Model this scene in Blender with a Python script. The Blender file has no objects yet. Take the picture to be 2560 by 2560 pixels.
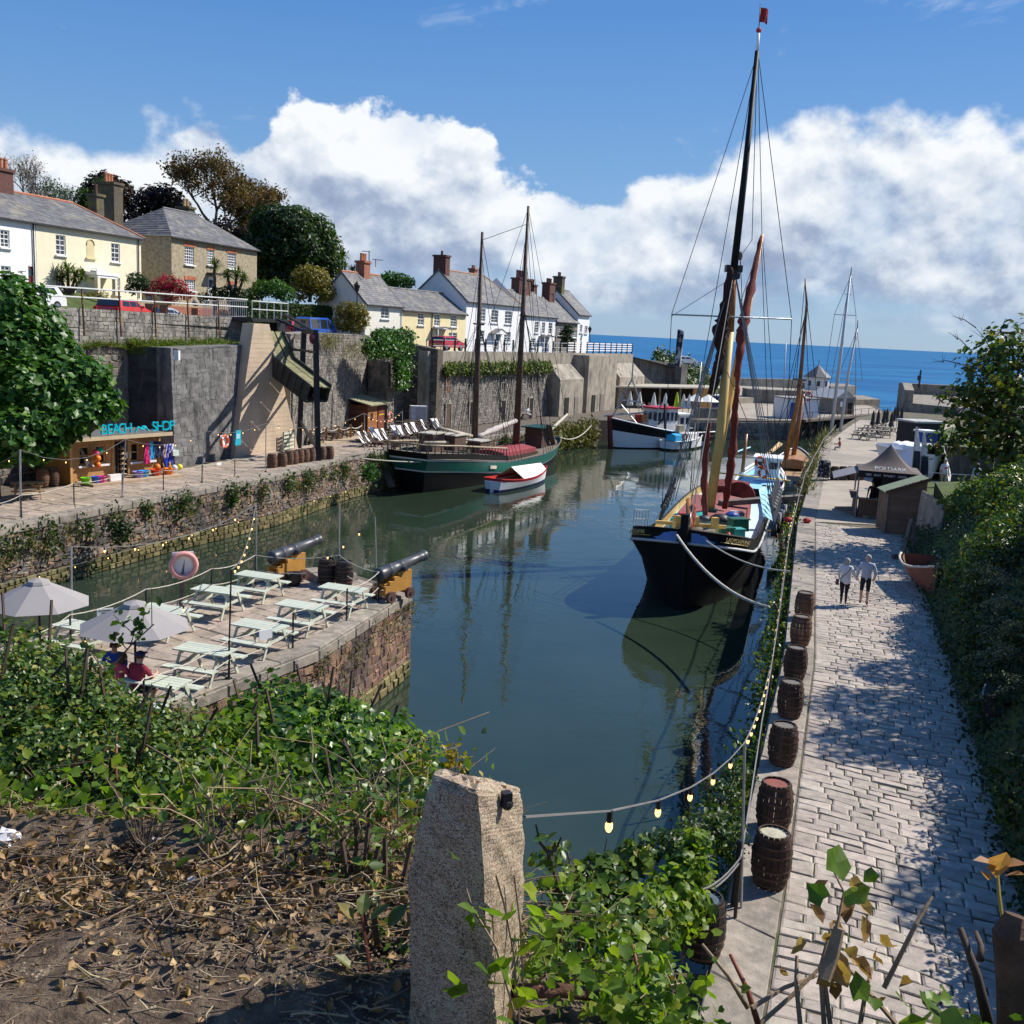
import bpy,math,random
import numpy as np
from mathutils import Vector,Matrix,Euler
random.seed(7);rng=np.random.default_rng(7)
S=bpy.context.scene;COL=S.collection
R=math.radians
# --- camera
PITCH,ROLL,FPX,HC=R(10.06),R(2.85),2560.0,12.0
cd=bpy.data.cameras.new('camera');cd.sensor_width=36;cd.sensor_fit='HORIZONTAL';cd.lens=36.0
cd.clip_start=0.1;cd.clip_end=60000
cam=bpy.data.objects.new('camera',cd);COL.objects.link(cam);S.camera=cam
_f=Vector((0,math.cos(PITCH),-math.sin(PITCH)));_u=Vector((0,math.sin(PITCH),math.cos(PITCH)));_r=Vector((1,0,0))
_c,_s=math.cos(ROLL),math.sin(ROLL)
_rx=_r*_c+_u*_s;_ux=-_r*_s+_u*_c
M=Matrix(((_rx.x,_ux.x,-_f.x),(_rx.y,_ux.y,-_f.y),(_rx.z,_ux.z,-_f.z))).to_4x4()
M.translation=(0,0,HC);cam.matrix_world=M
# --- light
SUN_EL,SUN_AZ=R(44),R(65)
sdir=Vector((math.sin(SUN_AZ)*math.cos(SUN_EL),math.cos(SUN_AZ)*math.cos(SUN_EL),math.sin(SUN_EL)))
sl=bpy.data.lights.new('sun','SUN');sl.energy=4.4;sl.angle=R(0.53);sl.color=(1,0.94,0.85)
so=bpy.data.objects.new('sun',sl);COL.objects.link(so)
so.rotation_euler=(-sdir).to_track_quat('-Z','Y').to_euler()
S.view_settings.view_transform='Standard';S.view_settings.look='None'
S.view_settings.exposure=0.6;S.view_settings.gamma=1;S.view_settings.use_curve_mapping=False
S.cycles.max_bounces=6;S.cycles.transparent_max_bounces=12;S.cycles.caustics_reflective=False;S.cycles.caustics_refractive=False
def rayof(px,py):
 u=(px-1280)/FPX;v=-(py-1280)/FPX
 x=u*_c-v*_s;y=u*_s+v*_c
 return Vector((x,math.cos(PITCH)+y*math.sin(PITCH),-math.sin(PITCH)+y*math.cos(PITCH)))
def on(px,py,z):
 r=rayof(px,py);return r*((z-HC)/r.z)+Vector((0,0,HC))
def at(px,py,Y):
 r=rayof(px,py);return r*(Y/r.y)+Vector((0,0,HC))
def pj(p):
 x,y,z=p[0],p[1],p[2]-HC
 f=y*math.cos(PITCH)-z*math.sin(PITCH);up=y*math.sin(PITCH)+z*math.cos(PITCH)
 if f<0.1:return(-9e3,-9e3)
 u,v=x/f,up/f
 return(1280+FPX*(u*_c+v*_s),1280-FPX*(-u*_s+v*_c))
 # --- node helpers
class NT:
 def __init__(s,t):s.t=t;s.n=t.nodes;s.l=t.links
 def new(s,ty,**kw):
  n=s.n.new(ty)
  for k,v in kw.items():setattr(n,k,v)
  return n
 def set(s,n,i,v):
  if v is None:return
  if hasattr(v,'is_output'):s.l.new(v,n.inputs[i])
  else:n.inputs[i].default_value=v
 def math(s,op,a,b=None,c=None,clamp=False):
  n=s.new('ShaderNodeMath',operation=op,use_clamp=clamp)
  s.set(n,0,a);s.set(n,1,b);s.set(n,2,c);return n.outputs[0]
 def vmath(s,op,a,b=None):
  n=s.new('ShaderNodeVectorMath',operation=op)
  s.set(n,0,a);s.set(n,1,b);return n.outputs[0]
 def noise(s,vec,scale,detail=4,rough=0.55,dist=0):
  n=s.new('ShaderNodeTexNoise');s.set(n,'Vector',vec);s.set(n,'Scale',scale);s.set(n,'Detail',detail)
  s.set(n,'Roughness',rough);s.set(n,'Distortion',dist);return n.outputs[0]
 def ramp(s,fac,stops,interp='LINEAR'):
  n=s.new('ShaderNodeValToRGB');e=n.color_ramp.elements;n.color_ramp.interpolation=interp
  for i,(p,c)in enumerate(stops):
   x=e[i]if i<2 else e.new(p)
   x.position=p;x.color=(*c,1)if len(c)==3 else c
  s.set(n,0,fac);return n.outputs[0]
 def mix(s,fac,a,b,mode='MIX'):
  n=s.new('ShaderNodeMix',data_type='RGBA',blend_type=mode)
  s.set(n,0,fac);s.set(n,6,(*a,1)if isinstance(a,tuple)else a);s.set(n,7,(*b,1)if isinstance(b,tuple)else b)
  return n.outputs[2]
 def smooth(s,x,lo,hi):
  n=s.new('ShaderNodeMapRange',interpolation_type='SMOOTHSTEP');s.set(n,0,x);s.set(n,1,lo);s.set(n,2,hi);return n.outputs[0]
  # --- world: blue sky with a bank of cumulus
w=bpy.data.worlds.new('World');S.world=w;w.use_nodes=True
g=NT(w.node_tree);g.n.clear()
out=g.new('ShaderNodeOutputWorld')
sky=g.new('ShaderNodeTexSky',sky_type='NISHITA',sun_disc=False,sun_elevation=SUN_EL,sun_rotation=SUN_AZ)
sky.air_density=1.0;sky.dust_density=0.25;sky.ozone_density=3.0;sky.altitude=0
tc=g.new('ShaderNodeTexCoord');D=tc.outputs['Generated']
sep=g.new('ShaderNodeSeparateXYZ');g.set(sep,0,D)
az=g.math('ARCTAN2',sep.outputs[0],sep.outputs[1])
el=g.math('ARCSINE',sep.outputs[2])
tops=[(-200,330),(0,270),(120,320),(250,370),(370,315),(520,310),(640,335),(690,280),(770,232),(860,250),(930,262),(1010,240),(1090,255),(1150,290),(1230,355),(1290,420),(1400,455),(1560,440),(1700,420),(1830,370),(1960,285),(2080,255),(2220,272),(2350,290),(2480,285),(2650,270)]
fc=g.new('ShaderNodeFloatCurve');cm=fc.mapping;cv=cm.curves[0]
pts=[(0.0,0.62),(0.2,0.55),(0.36,0.6)]
for px,py in tops:
 r=rayof(px,py).normalized();pts.append((math.atan2(r.x,r.y)/(2*math.pi)+0.5,math.asin(r.z)/R(24)))
pts+=[(0.66,0.6),(0.8,0.5),(1.0,0.62)]
for i,p in enumerate(pts):
 if i<2:cv.points[i].location=p
 else:cv.points.new(*p)
cm.update()
g.set(fc,1,g.math('MULTIPLY_ADD',az,1/(2*math.pi),0.5))
top=g.math('MULTIPLY',fc.outputs[0],R(24))
warp=g.vmath('MULTIPLY',D,(1,1,1.25))
n1=g.noise(warp,8,7,0.5);n2=g.noise(warp,30,7,0.58)
off=Vector((sdir.x*0.6,0.0,0.9)).normalized()*0.022
n1b=g.noise(g.vmath('ADD',warp,tuple(off)),8,7,0.5)
n2b=g.noise(g.vmath('ADD',warp,tuple(off*0.5)),30,7,0.58)
vp=g.new('ShaderNodeTexVoronoi',feature='SMOOTH_F1');g.set(vp,'Scale',21.0);vp.inputs['Smoothness'].default_value=0.35
g.set(vp,'Vector',g.vmath('ADD',warp,g.vmath('MULTIPLY',D,(0.0,0.0,0.0))))
puff=g.math('SUBTRACT',0.42,vp.outputs['Distance'])
edge=g.math('MULTIPLY_ADD',g.math('SUBTRACT',n1,0.5),R(5.0),g.math('MULTIPLY',g.math('SUBTRACT',n2,0.5),R(3.4)))
edge=g.math('MULTIPLY_ADD',puff,R(2.0),edge)
lvl=g.math('SUBTRACT',g.math('ADD',top,edge),el)
soft=g.math('MULTIPLY_ADD',g.smooth(az,R(-14),R(-21)),R(1.3),R(0.45))
soft=g.math('MULTIPLY_ADD',g.smooth(az,R(2),R(10)),R(0.9),soft)
nr=g.new('ShaderNodeMapRange',interpolation_type='SMOOTHSTEP');g.set(nr,0,lvl);nr.inputs[1].default_value=-0.003;g.set(nr,2,soft)
dens=nr.outputs[0]
n3=g.noise(g.vmath('MULTIPLY',D,(1,1,5)),5,6,0.55)
base=g.smooth(g.math('ADD',el,g.math('MULTIPLY',g.math('SUBTRACT',n3,0.5),R(7))),R(0.9),R(3.4))
thin=g.smooth(n1,0.36,0.52)
dens=g.math('MULTIPLY',g.math('MULTIPLY',dens,base),g.math('MULTIPLY_ADD',thin,0.25,0.75))
wis=g.math('MULTIPLY',g.smooth(g.noise(g.vmath('MULTIPLY',D,(1,1.2,2.2)),7,8,0.6,0.6),0.60,0.78),0.55)
wis=g.math('MULTIPLY',wis,g.smooth(el,R(30),R(8)))
dens=g.math('MAXIMUM',dens,wis)
depth=g.smooth(lvl,0.0,R(9))
relief=g.math('ADD',g.math('MULTIPLY',g.math('SUBTRACT',n1,n1b),3.4),g.math('MULTIPLY_ADD',g.math('SUBTRACT',n2,n2b),0.8,g.math('MULTIPLY',puff,0.15)))
lit=g.math('ADD',g.math('MULTIPLY_ADD',depth,-0.58,0.98),relief,clamp=True)
ccol=g.ramp(lit,[(0.0,(0.25,0.32,0.49)),(0.35,(0.38,0.46,0.62)),(0.65,(0.66,0.73,0.83)),(1.0,(0.92,0.95,0.98))])
grad=g.ramp(g.math('DIVIDE',el,R(40)),[(0.0,(2.2,3.6,5.3)),(0.12,(1.6,3.2,5.6)),(0.4,(0.6,2.05,5.1)),(1.0,(0.36,1.45,4.3))])
b1=g.new('ShaderNodeBackground');g.set(b1,0,g.mix(0.82,sky.outputs[0],grad));b1.inputs[1].default_value=0.085
b2=g.new('ShaderNodeBackground');g.set(b2,0,ccol);b2.inputs[1].default_value=0.68
mx=g.new('ShaderNodeMixShader');g.set(mx,0,dens);g.l.new(b1.outputs[0],mx.inputs[1]);g.l.new(b2.outputs[0],mx.inputs[2])
g.l.new(mx.outputs[0],out.inputs[0])
# --- materials
MATS={}
def mat(name,col,rough=0.7,var=0.25,scale=3.0,bump=0.0,bscale=None,metal=0.0,spec=0.35,col2=None,rnd=0.0,streak=0.0,stops=None,coat=0.0):
 """principled material: base colour broken up by noise, optional second colour, per-piece variation (rnd) and vertical stains"""
 if name in MATS:return MATS[name]
 m=bpy.data.materials.new(name);m.use_nodes=True;t=NT(m.node_tree);p=t.n['Principled BSDF']
 tcn=t.new('ShaderNodeTexCoord');V=tcn.outputs['Object']
 n=t.noise(V,scale,6,0.6)
 a=tuple(c*(1-var)for c in col);b=tuple(min(1,c*(1+var))for c in col)
 c=t.ramp(n,stops or[(0.3,a),(0.7,b)])
 if col2:c=t.mix(t.smooth(t.noise(V,scale*0.37,5,0.65),0.5,0.62),c,col2)
 if rnd:
  at_=t.new('ShaderNodeAttribute',attribute_name='rnd');oi=t.new('ShaderNodeObjectInfo')
  q=t.math('FRACT',t.math('ADD',at_.outputs['Fac'],oi.outputs['Random']))
  hs=t.new('ShaderNodeHueSaturation');t.set(hs,'Color',c)
  t.set(hs,'Value',t.math('MULTIPLY_ADD',q,2*rnd,1-rnd))
  t.set(hs,'Hue',t.math('MULTIPLY_ADD',t.math('FRACT',t.math('MULTIPLY',q,7.3)),0.05*rnd*2,0.5-0.05*rnd));c=hs.outputs[0]
 if streak:
  geo=t.new('ShaderNodeNewGeometry')
  sv=t.vmath('MULTIPLY',geo.outputs['Position'],(1.1,1.1,0.3))
  st=t.smooth(t.noise(sv,1.1,7,0.65),0.48,0.64)
  c=t.mix(t.math('MULTIPLY',st,streak),c,(0.045,0.043,0.042))
  st2=t.smooth(t.noise(t.vmath('ADD',sv,(9,4,2)),1.7,7,0.7),0.56,0.7)
  c=t.mix(t.math('MULTIPLY',st2,streak*0.55),c,(0.55,0.52,0.46))
 t.set(p,'Base Color',c);t.set(p,'Roughness',rough);t.set(p,'Metallic',metal);t.set(p,'Specular IOR Level',spec)
 if coat:t.set(p,'Coat Weight',coat);t.set(p,'Coat Roughness',0.05)
 if bump:
  bn=t.new('ShaderNodeBump');t.set(bn,'Strength',bump);t.set(bn,'Distance',0.03)
  t.set(bn,'Height',t.noise(V,bscale or scale*4,6,0.65));t.l.new(bn.outputs[0],p.inputs['Normal'])
 MATS[name]=m;return m
def leafmat(name,stops,rough=0.45,trans=0.35):
 """leaf: colour picked per leaf from stops, some light through the blade"""
 if name in MATS:return MATS[name]
 m=bpy.data.materials.new(name);m.use_nodes=True;t=NT(m.node_tree);p=t.n['Principled BSDF']
 a=t.new('ShaderNodeAttribute',attribute_name='rnd');oi=t.new('ShaderNodeObjectInfo')
 c=t.ramp(t.math('FRACT',t.math('ADD',a.outputs['Fac'],oi.outputs['Random'])),stops)
 nv=t.noise(t.new('ShaderNodeTexCoord').outputs['Object'],30,3)
 c=t.mix(t.smooth(nv,0.35,0.7),c,t.mix(1,c,(0.72,0.74,0.6),'MULTIPLY'))
 t.set(p,'Base Color',c);t.set(p,'Roughness',rough);t.set(p,'Specular IOR Level',0.35)
 tr=t.new('ShaderNodeBsdfTranslucent');t.set(tr,0,t.mix(1,c,(1.25,1.45,0.6),'MULTIPLY'))
 ms=t.new('ShaderNodeMixShader');t.set(ms,0,trans);t.l.new(p.outputs[0],ms.inputs[1]);t.l.new(tr.outputs[0],ms.inputs[2])
 t.l.new(ms.outputs[0],t.n['Material Output'].inputs[0]);MATS[name]=m;return m
def glow(name,col,e):
 if name in MATS:return MATS[name]
 m=bpy.data.materials.new(name);m.use_nodes=True;p=m.node_tree.nodes['Principled BSDF']
 p.inputs['Base Color'].default_value=(*col,1);p.inputs['Emission Color'].default_value=(*col,1);p.inputs['Emission Strength'].default_value=e
 MATS[name]=m;return m
def water(name,deep,bump,scales,rough=0.03,stretch=(1,1,1),tint=None,gloss=None):
 m=bpy.data.materials.new(name);m.use_nodes=True;t=NT(m.node_tree);p=t.n['Principled BSDF']
 geo=t.new('ShaderNodeNewGeometry');V=t.vmath('MULTIPLY',geo.outputs['Position'],stretch)
 c=(*deep,1)
 if tint:c=t.mix(t.smooth(t.noise(V,tint[1],5,0.6),0.35,0.7),deep,tint[0])
 t.set(p,'Base Color',c);t.set(p,'Roughness',rough);t.set(p,'IOR',1.333);t.set(p,'Specular IOR Level',0.85)
 h=None
 for sc,k in scales:
  x=t.math('MULTIPLY',t.noise(V,sc,3,0.5,0.4),k);h=x if h is None else t.math('ADD',h,x)
 h=t.math('MULTIPLY',h,t.math('MULTIPLY_ADD',t.smooth(t.noise(V,0.09,3),0.42,0.62),0.85,0.15))
 bn=t.new('ShaderNodeBump');t.set(bn,'Strength',bump);t.set(bn,'Distance',1.0);t.set(bn,'Height',h)
 t.l.new(bn.outputs[0],p.inputs['Normal'])
 if gloss:
  d=t.new('ShaderNodeBsdfDiffuse');t.set(d,0,c);ms=t.new('ShaderNodeMixShader');t.set(ms,0,gloss);t.l.new(d.outputs[0],ms.inputs[1]);t.l.new(p.outputs[0],ms.inputs[2]);t.l.new(ms.outputs[0],t.n['Material Output'].inputs[0])
 return m
 # --- mesh helpers
class MB:
 def __init__(s):s.v=[];s.f=[];s.m=[];s.r=[]
 def add(s,vs,fs,mi=0,r=0.0):
  o=len(s.v);s.v+=[tuple(v)for v in vs];s.r+=[r]*len(vs)
  for f in fs:s.f.append(tuple(i+o for i in f));s.m.append(mi)
  return s
 def box(s,c,d,rz=0,mi=0,tp=1.0,r=0.0):
  """box by its centre and size; tp narrows the top"""
  x,y,z=d[0]/2,d[1]/2,d[2]/2;cs,sn=math.cos(rz),math.sin(rz);vs=[]
  for k,q in((-z,1),(z,tp)):
   for a,b in((-x,-y),(x,-y),(x,y),(-x,y)):
    a*=q;b*=q;vs.append((c[0]+a*cs-b*sn,c[1]+a*sn+b*cs,c[2]+k))
  return s.add(vs,[(3,2,1,0),(4,5,6,7),(0,1,5,4),(1,2,6,5),(2,3,7,6),(3,0,4,7)],mi,r)
 def beam(s,p,q,w,h=None,mi=0,up=(0,0,1),r=0.0):
  p,q=Vector(p),Vector(q);d=(q-p).normalized();u=Vector(up)
  if abs(d.dot(u))>0.98:u=Vector((0.94,0.34,0))
  sd=d.cross(u).normalized()*w/2;uu=sd.cross(d).normalized()*(h or w)/2
  vs=[e+a*sd+b*uu for e in(p,q)for a,b in((-1,-1),(1,-1),(1,1),(-1,1))]
  return s.add(vs,[(3,2,1,0),(4,5,6,7),(0,1,5,4),(1,2,6,5),(2,3,7,6),(3,0,4,7)],mi,r)
 def tube(s,pts,r,n=6,mi=0,caps=True,rv=0.0):
  pts=[Vector(p)for p in pts];rs=r if isinstance(r,(list,tuple))else[r]*len(pts);vs=[];fs=[]
  u=None
  for i,p in enumerate(pts):
   d=(pts[min(i+1,len(pts)-1)]-pts[max(i-1,0)])
   d=d.normalized()if d.length>1e-9 else Vector((0,0,1))
   if u is None:u=d.orthogonal().normalized()
   u=(u-d*u.dot(d));u=u.normalized()if u.length>1e-6 else d.orthogonal().normalized()
   w_=d.cross(u)
   for k in range(n):
    a=2*math.pi*k/n;vs.append(p+(u*math.cos(a)+w_*math.sin(a))*rs[i])
  for i in range(len(pts)-1):
   for k in range(n):
    k2=(k+1)%n;fs.append((i*n+k,i*n+k2,(i+1)*n+k2,(i+1)*n+k))
  if caps:fs.append(tuple(range(n-1,-1,-1)));fs.append(tuple((len(pts)-1)*n+k for k in range(n)))
  return s.add(vs,fs,mi,rv)
 def lathe(s,prof,n=16,o=(0,0,0),mi=0,a0=0.0,cap=True):
  vs=[];fs=[]
  for r,z in prof:
   for k in range(n):
    a=a0+2*math.pi*k/n;vs.append((o[0]+r*math.cos(a),o[1]+r*math.sin(a),o[2]+z))
  for i in range(len(prof)-1):
   for k in range(n):
    k2=(k+1)%n;fs.append((i*n+k,i*n+k2,(i+1)*n+k2,(i+1)*n+k))
  if cap:fs.append(tuple(range(n-1,-1,-1)));fs.append(tuple((len(prof)-1)*n+k for k in range(n)))
  return s.add(vs,fs,mi)
 def ring(s,c,R_,r,ax=(0,1,0),n=20,m=8,mi=0,mi2=None):
  ax=Vector(ax).normalized();u=ax.orthogonal().normalized();w_=ax.cross(u);vs=[];c=Vector(c)
  for i in range(n):
   a=2*math.pi*i/n;d=u*math.cos(a)+w_*math.sin(a)
   for k in range(m):
    b=2*math.pi*k/m;vs.append(c+d*(R_+r*math.cos(b))+ax*r*math.sin(b))
  for i in range(n):
   fs=[(i*m+k,i*m+(k+1)%m,((i+1)%n)*m+(k+1)%m,((i+1)%n)*m+k)for k in range(m)]
   if i==0:s.add(vs,[],0);o=len(s.v)-len(vs)
   for f in fs:s.f.append(tuple(j+o for j in f));s.m.append(mi2 if(mi2 is not None and i%(n//4)==0)else mi)
  return s
 def prism(s,poly,z0,z1,mi=0,mi_top=None):
  n=len(poly);zt=z1 if isinstance(z1,(list,tuple))else[z1]*n;zb=z0 if isinstance(z0,(list,tuple))else[z0]*n
  vs=[(p[0],p[1],zb[i])for i,p in enumerate(poly)]+[(p[0],p[1],zt[i])for i,p in enumerate(poly)]
  s.add(vs,[(i,(i+1)%n,n+(i+1)%n,n+i)for i in range(n)]+[tuple(range(n-1,-1,-1))],mi)
  o=len(s.v)-2*n;s.f.append(tuple(o+n+i for i in range(n)));s.m.append(mi if mi_top is None else mi_top);return s
 def quad(s,a,b,c,d,mi=0,r=0.0):return s.add([a,b,c,d],[(0,1,2,3)],mi,r)
 def slab(s,a,b,c,d,t,mi=0):
  """a quad given thickness t downwards along its normal"""
  a,b,c,d=map(Vector,(a,b,c,d));n=(b-a).cross(d-a).normalized()*t
  return s.add([a,b,c,d,a-n,b-n,c-n,d-n],[(0,1,2,3),(7,6,5,4),(0,4,5,1),(1,5,6,2),(2,6,7,3),(3,7,4,0)],mi)
 def ball(s,c,r,n=8,m=6,mi=0,sc=(1,1,1)):
  return s.lathe_s([(math.sin(math.pi*i/m)*r,-math.cos(math.pi*i/m)*r)for i in range(m+1)],n,c,mi,sc)
 def lathe_s(s,prof,n,o,mi,sc):
  t=MB();t.lathe([(max(r,1e-4),z)for r,z in prof],n)
  return s.add([(o[0]+v[0]*sc[0],o[1]+v[1]*sc[1],o[2]+v[2]*sc[2])for v in t.v],t.f,mi)
 def build(s,name,mats,parent=None,smooth=False,label=None,kind=None):
  me=bpy.data.meshes.new(name);me.from_pydata(s.v,[],s.f)
  mats=mats if isinstance(mats,(list,tuple))else[mats]
  for m in mats:me.materials.append(m)
  if any(s.m):me.polygons.foreach_set('material_index',s.m)
  if smooth:me.polygons.foreach_set('use_smooth',[True]*len(s.f))
  if any(s.r):
   a=me.attributes.new('rnd','FLOAT','POINT');a.data.foreach_set('value',s.r)
  return link(name,me,parent,label,kind)
def link(name,me,parent=None,label=None,kind=None):
 o=bpy.data.objects.new(name,me);COL.objects.link(o)
 if parent is not None:o.parent=parent
 if label:o['label']=label
 if kind:o['kind']=kind
 return o
def tag(o,label,cat,group=None):
 o['label']=label;o['category']=cat
 if group:o['group']=group
 return o
def thing(name,label,cat,loc=(0,0,0),rz=0,group=None):
 o=bpy.data.objects.new(name,None);COL.objects.link(o);o.location=loc;o.rotation_euler=(0,0,rz)
 return tag(o,label,cat,group)
def struct(o):o['kind']='structure';return o
def dup(root,loc,rz,label,group=None,scale=None):
 r=root.copy();COL.objects.link(r);r.location=loc;r.rotation_euler=(0,0,rz);r['label']=label
 if scale:r.scale=scale
 if group:r['group']=group
 for ch in root.children:
  c=ch.copy();COL.objects.link(c);c.parent=r
  for g2 in ch.children:
   d=g2.copy();COL.objects.link(d);d.parent=c
 return r
def curve_pts(a,b,sag,n=10):
 a,b=Vector(a),Vector(b)
 return[a.lerp(b,i/n)-Vector((0,0,sag*4*(i/n)*(1-i/n)))for i in range(n+1)]
def text(name,body,size,loc,xdir,ydir,m,parent=None,ext=0.01,align='CENTER'):
 """raised lettering; xdir is the reading direction, ydir the way up"""
 cu=bpy.data.curves.new(name,'FONT');cu.body=body;cu.size=size;cu.extrude=ext;cu.align_x=align;cu.align_y='CENTER'
 cu.materials.append(m);o=bpy.data.objects.new(name,cu);COL.objects.link(o)
 x=Vector(xdir).normalized();z=x.cross(Vector(ydir)).normalized();y=z.cross(x)
 mm=Matrix((x,y,z)).transposed().to_4x4();mm.translation=loc;o.matrix_world=mm
 if parent is not None:
  o.parent=parent;o.matrix_parent_inverse=Matrix.Identity(4)
  pm=Matrix.Translation(parent.location)@parent.rotation_euler.to_matrix().to_4x4();o.matrix_basis=pm.inverted()@mm
 return o
 # --- stones, setts, slabs: real pieces with joints between
def piece(mb,q,h,gap,inset=0.18,r=0.0,jit=0.0):
 """one stone on the quad q (corners anticlockwise seen from outside), h proud of it"""
 q=[Vector(p)for p in q];c=sum(q,Vector())/4;n=(q[2]-q[0]).cross(q[3]-q[1]).normalized()
 if n.dot(Vector((0,0,HC))-c)<0:q=q[::-1];n=-n
 e=[p+(c-p).normalized()*min(gap*0.7,(c-p).length*0.4)for p in q]
 k=min(inset,0.3)*min((q[1]-q[0]).length,(q[3]-q[0]).length)
 t=[p+(c-p).normalized()*k+n*(h+random.uniform(-jit,jit))for p in e]
 b=[p-n*0.04 for p in e]
 return mb.add(b+[p+n*h*0.55 for p in e]+t,[(0,1,5,4),(1,2,6,5),(2,3,7,6),(3,0,4,7),(4,5,9,8),(5,6,10,9),(6,7,11,10),(7,4,8,11),(8,9,10,11)],0,r)
def lay(cells,parent,name,m,h=0.03,gap=0.02,most=300,rest=None,inset=0.18,jit=0.008,smooth=False):
 """cells -> the `most` that show largest become parts of parent, the rest one joined part"""
 sc=[]
 for q in cells:
  P=[pj(p)for p in q];A=abs((P[2][0]-P[0][0])*(P[3][1]-P[1][1])-(P[3][0]-P[1][0])*(P[2][1]-P[0][1]))/2
  cx=sum(p[0]for p in P)/4;cy=sum(p[1]for p in P)/4
  sc.append(A if(-10<cx<2570 and-10<cy<2570)else-1)
 order=sorted(range(len(cells)),key=lambda i:-sc[i]);big=MB()
 for j,i in enumerate(order):
  if j<most and sc[i]>0:
   o=piece(MB(),cells[i],h,gap,inset,0.0,jit).build(name,m,parent,smooth)
  else:piece(big,cells[i],h,gap,inset,random.random(),jit)
 if big.v:big.build(rest or name+'s',m,parent,smooth,kind='stuff')
def courses(U,V,h,w,hj=0.25,wj=0.4,vj=0.0,v0=0.0,clip=None):
 """rows of irregular rectangles over [0,U]x[v0,V]"""
 rows=[];v=v0
 while v<V-1e-6:
  hh=h*random.uniform(1-hj,1+hj);v2=min(V,v+hh)
  if V-v2<h*0.4:v2=V
  u=0.0
  while u<U-1e-6:
   ww=w*random.uniform(1-wj,1+wj);u2=min(U,u+ww)
   if U-u2<w*0.35:u2=U
   j=lambda:random.uniform(-vj,vj)*h
   if clip is None or clip((u+u2)/2,(v+v2)/2):rows.append(((u,v+j()),(u2,v+j()),(u2,v2+j()),(u,v2+j())))
   u=u2
  v=v2
 return rows
def plane_cells(rows,o,ud,vd):
 o,ud,vd=Vector(o),Vector(ud),Vector(vd)
 return[[o+ud*u+vd*v for u,v in q]for q in rows]
 # --- leaves
LEAF={'plain':([(0,0,0),(-.3,.5,.1),(0,1,-.05),(.3,.5,.1)],[(0,2,1),(0,3,2)]),'oval':([(0,0,0),(-.24,.25,.05),(-.3,.6,.07),(0,1,-.1),(.3,.6,.07),(.24,.25,.05),(0,.5,-.03)],[(0,6,1),(1,6,2),(2,6,3),(3,6,4),(4,6,5),(5,6,0)]),'ivy':([(0,0.35,-.04),(0,.04,0),(-.34,-.06,.04),(-.42,.2,.05),(-.5,.5,.06),(-.31,.68,.03),(0,1,-.12),(.31,.68,.03),(.5,.5,.06),(.42,.2,.05),(.34,-.06,.04)],[(0,1,2),(0,2,3),(0,3,4),(0,4,5),(0,5,6),(0,6,7),(0,7,8),(0,8,9),(0,9,10),(0,10,1)]),'curl':([(0,0,0),(-.3,.3,.22),(-.22,.75,.3),(0,1,.12),(.26,.7,.34),(.3,.3,.2),(0,.5,-.02)],[(0,6,1),(1,6,2),(2,6,3),(3,6,4),(4,6,5),(5,6,0)]),'blade':([(-.06,0,0),(.06,0,0),(.035,.55,.1),(0,1,.35),(-.035,.55,.1)],[(0,1,2),(0,2,4),(4,2,3)]),}
def leaves(name,P,size,m,parent=None,kind='oval',nrm=None,up=0.5,sj=0.45,kindtag=None,rv=None,smooth=False):
 """one mesh of many separate leaves at points P; nrm biases which way each blade faces"""
 P=np.asarray(P,float);N=len(P)
 if N==0:return None
 T,F=LEAF[kind];T=np.array(T,float);F=np.array(F)
 nv=rng.normal(size=(N,3));nv/=np.linalg.norm(nv,axis=1)[:,None]
 if nrm is not None:nv=nv*0.75+np.asarray(nrm)*0.8
 nv[:,2]+=up;nv/=np.linalg.norm(nv,axis=1)[:,None]
 tv=rng.normal(size=(N,3));tv-=nv*(tv*nv).sum(1)[:,None];tv/=np.linalg.norm(tv,axis=1)[:,None]
 bv=np.cross(tv,nv)
 s=size*(1+sj*rng.uniform(-1,1,N))
 V=P[:,None,:]+s[:,None,None]*(bv[:,None,:]*T[None,:,0:1]+tv[:,None,:]*T[None,:,1:2]+nv[:,None,:]*T[None,:,2:3])
 K=len(T);Fa=(F[None]+(np.arange(N)*K)[:,None,None]).reshape(-1)
 me=bpy.data.meshes.new(name);me.vertices.add(N*K);me.vertices.foreach_set('co',V.reshape(-1))
 nf=N*len(F);me.loops.add(nf*3);me.loops.foreach_set('vertex_index',Fa.astype(np.int32))
 me.polygons.add(nf);me.polygons.foreach_set('loop_start',np.arange(nf,dtype=np.int32)*3)
 me.update(calc_edges=True);me.materials.append(m)
 r=rng.random(N)if rv is None else np.asarray(rv)
 a=me.attributes.new('rnd','FLOAT','POINT');a.data.foreach_set('value',np.repeat(r,K))
 return link(name,me,parent,kind=kindtag)
def blob(c,r,n,shell=0.55,seed=0,gap=0.35):
 """n points in an ellipsoid, crowded to its outside and clumped, with their outward directions"""
 d=rng.normal(size=(n,3));d/=np.linalg.norm(d,axis=1)[:,None]
 k=shell+(1-shell)*rng.random(n)**0.6
 lump=np.sin(d[:,0]*5.1+seed)*np.sin(d[:,1]*4.7+seed*2.3)*np.sin(d[:,2]*5.3+seed*1.7)
 k=k*(1+0.5*lump*gap/0.35*0.5)
 return np.asarray(c)+d*k[:,None]*np.asarray(r),d
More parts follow.
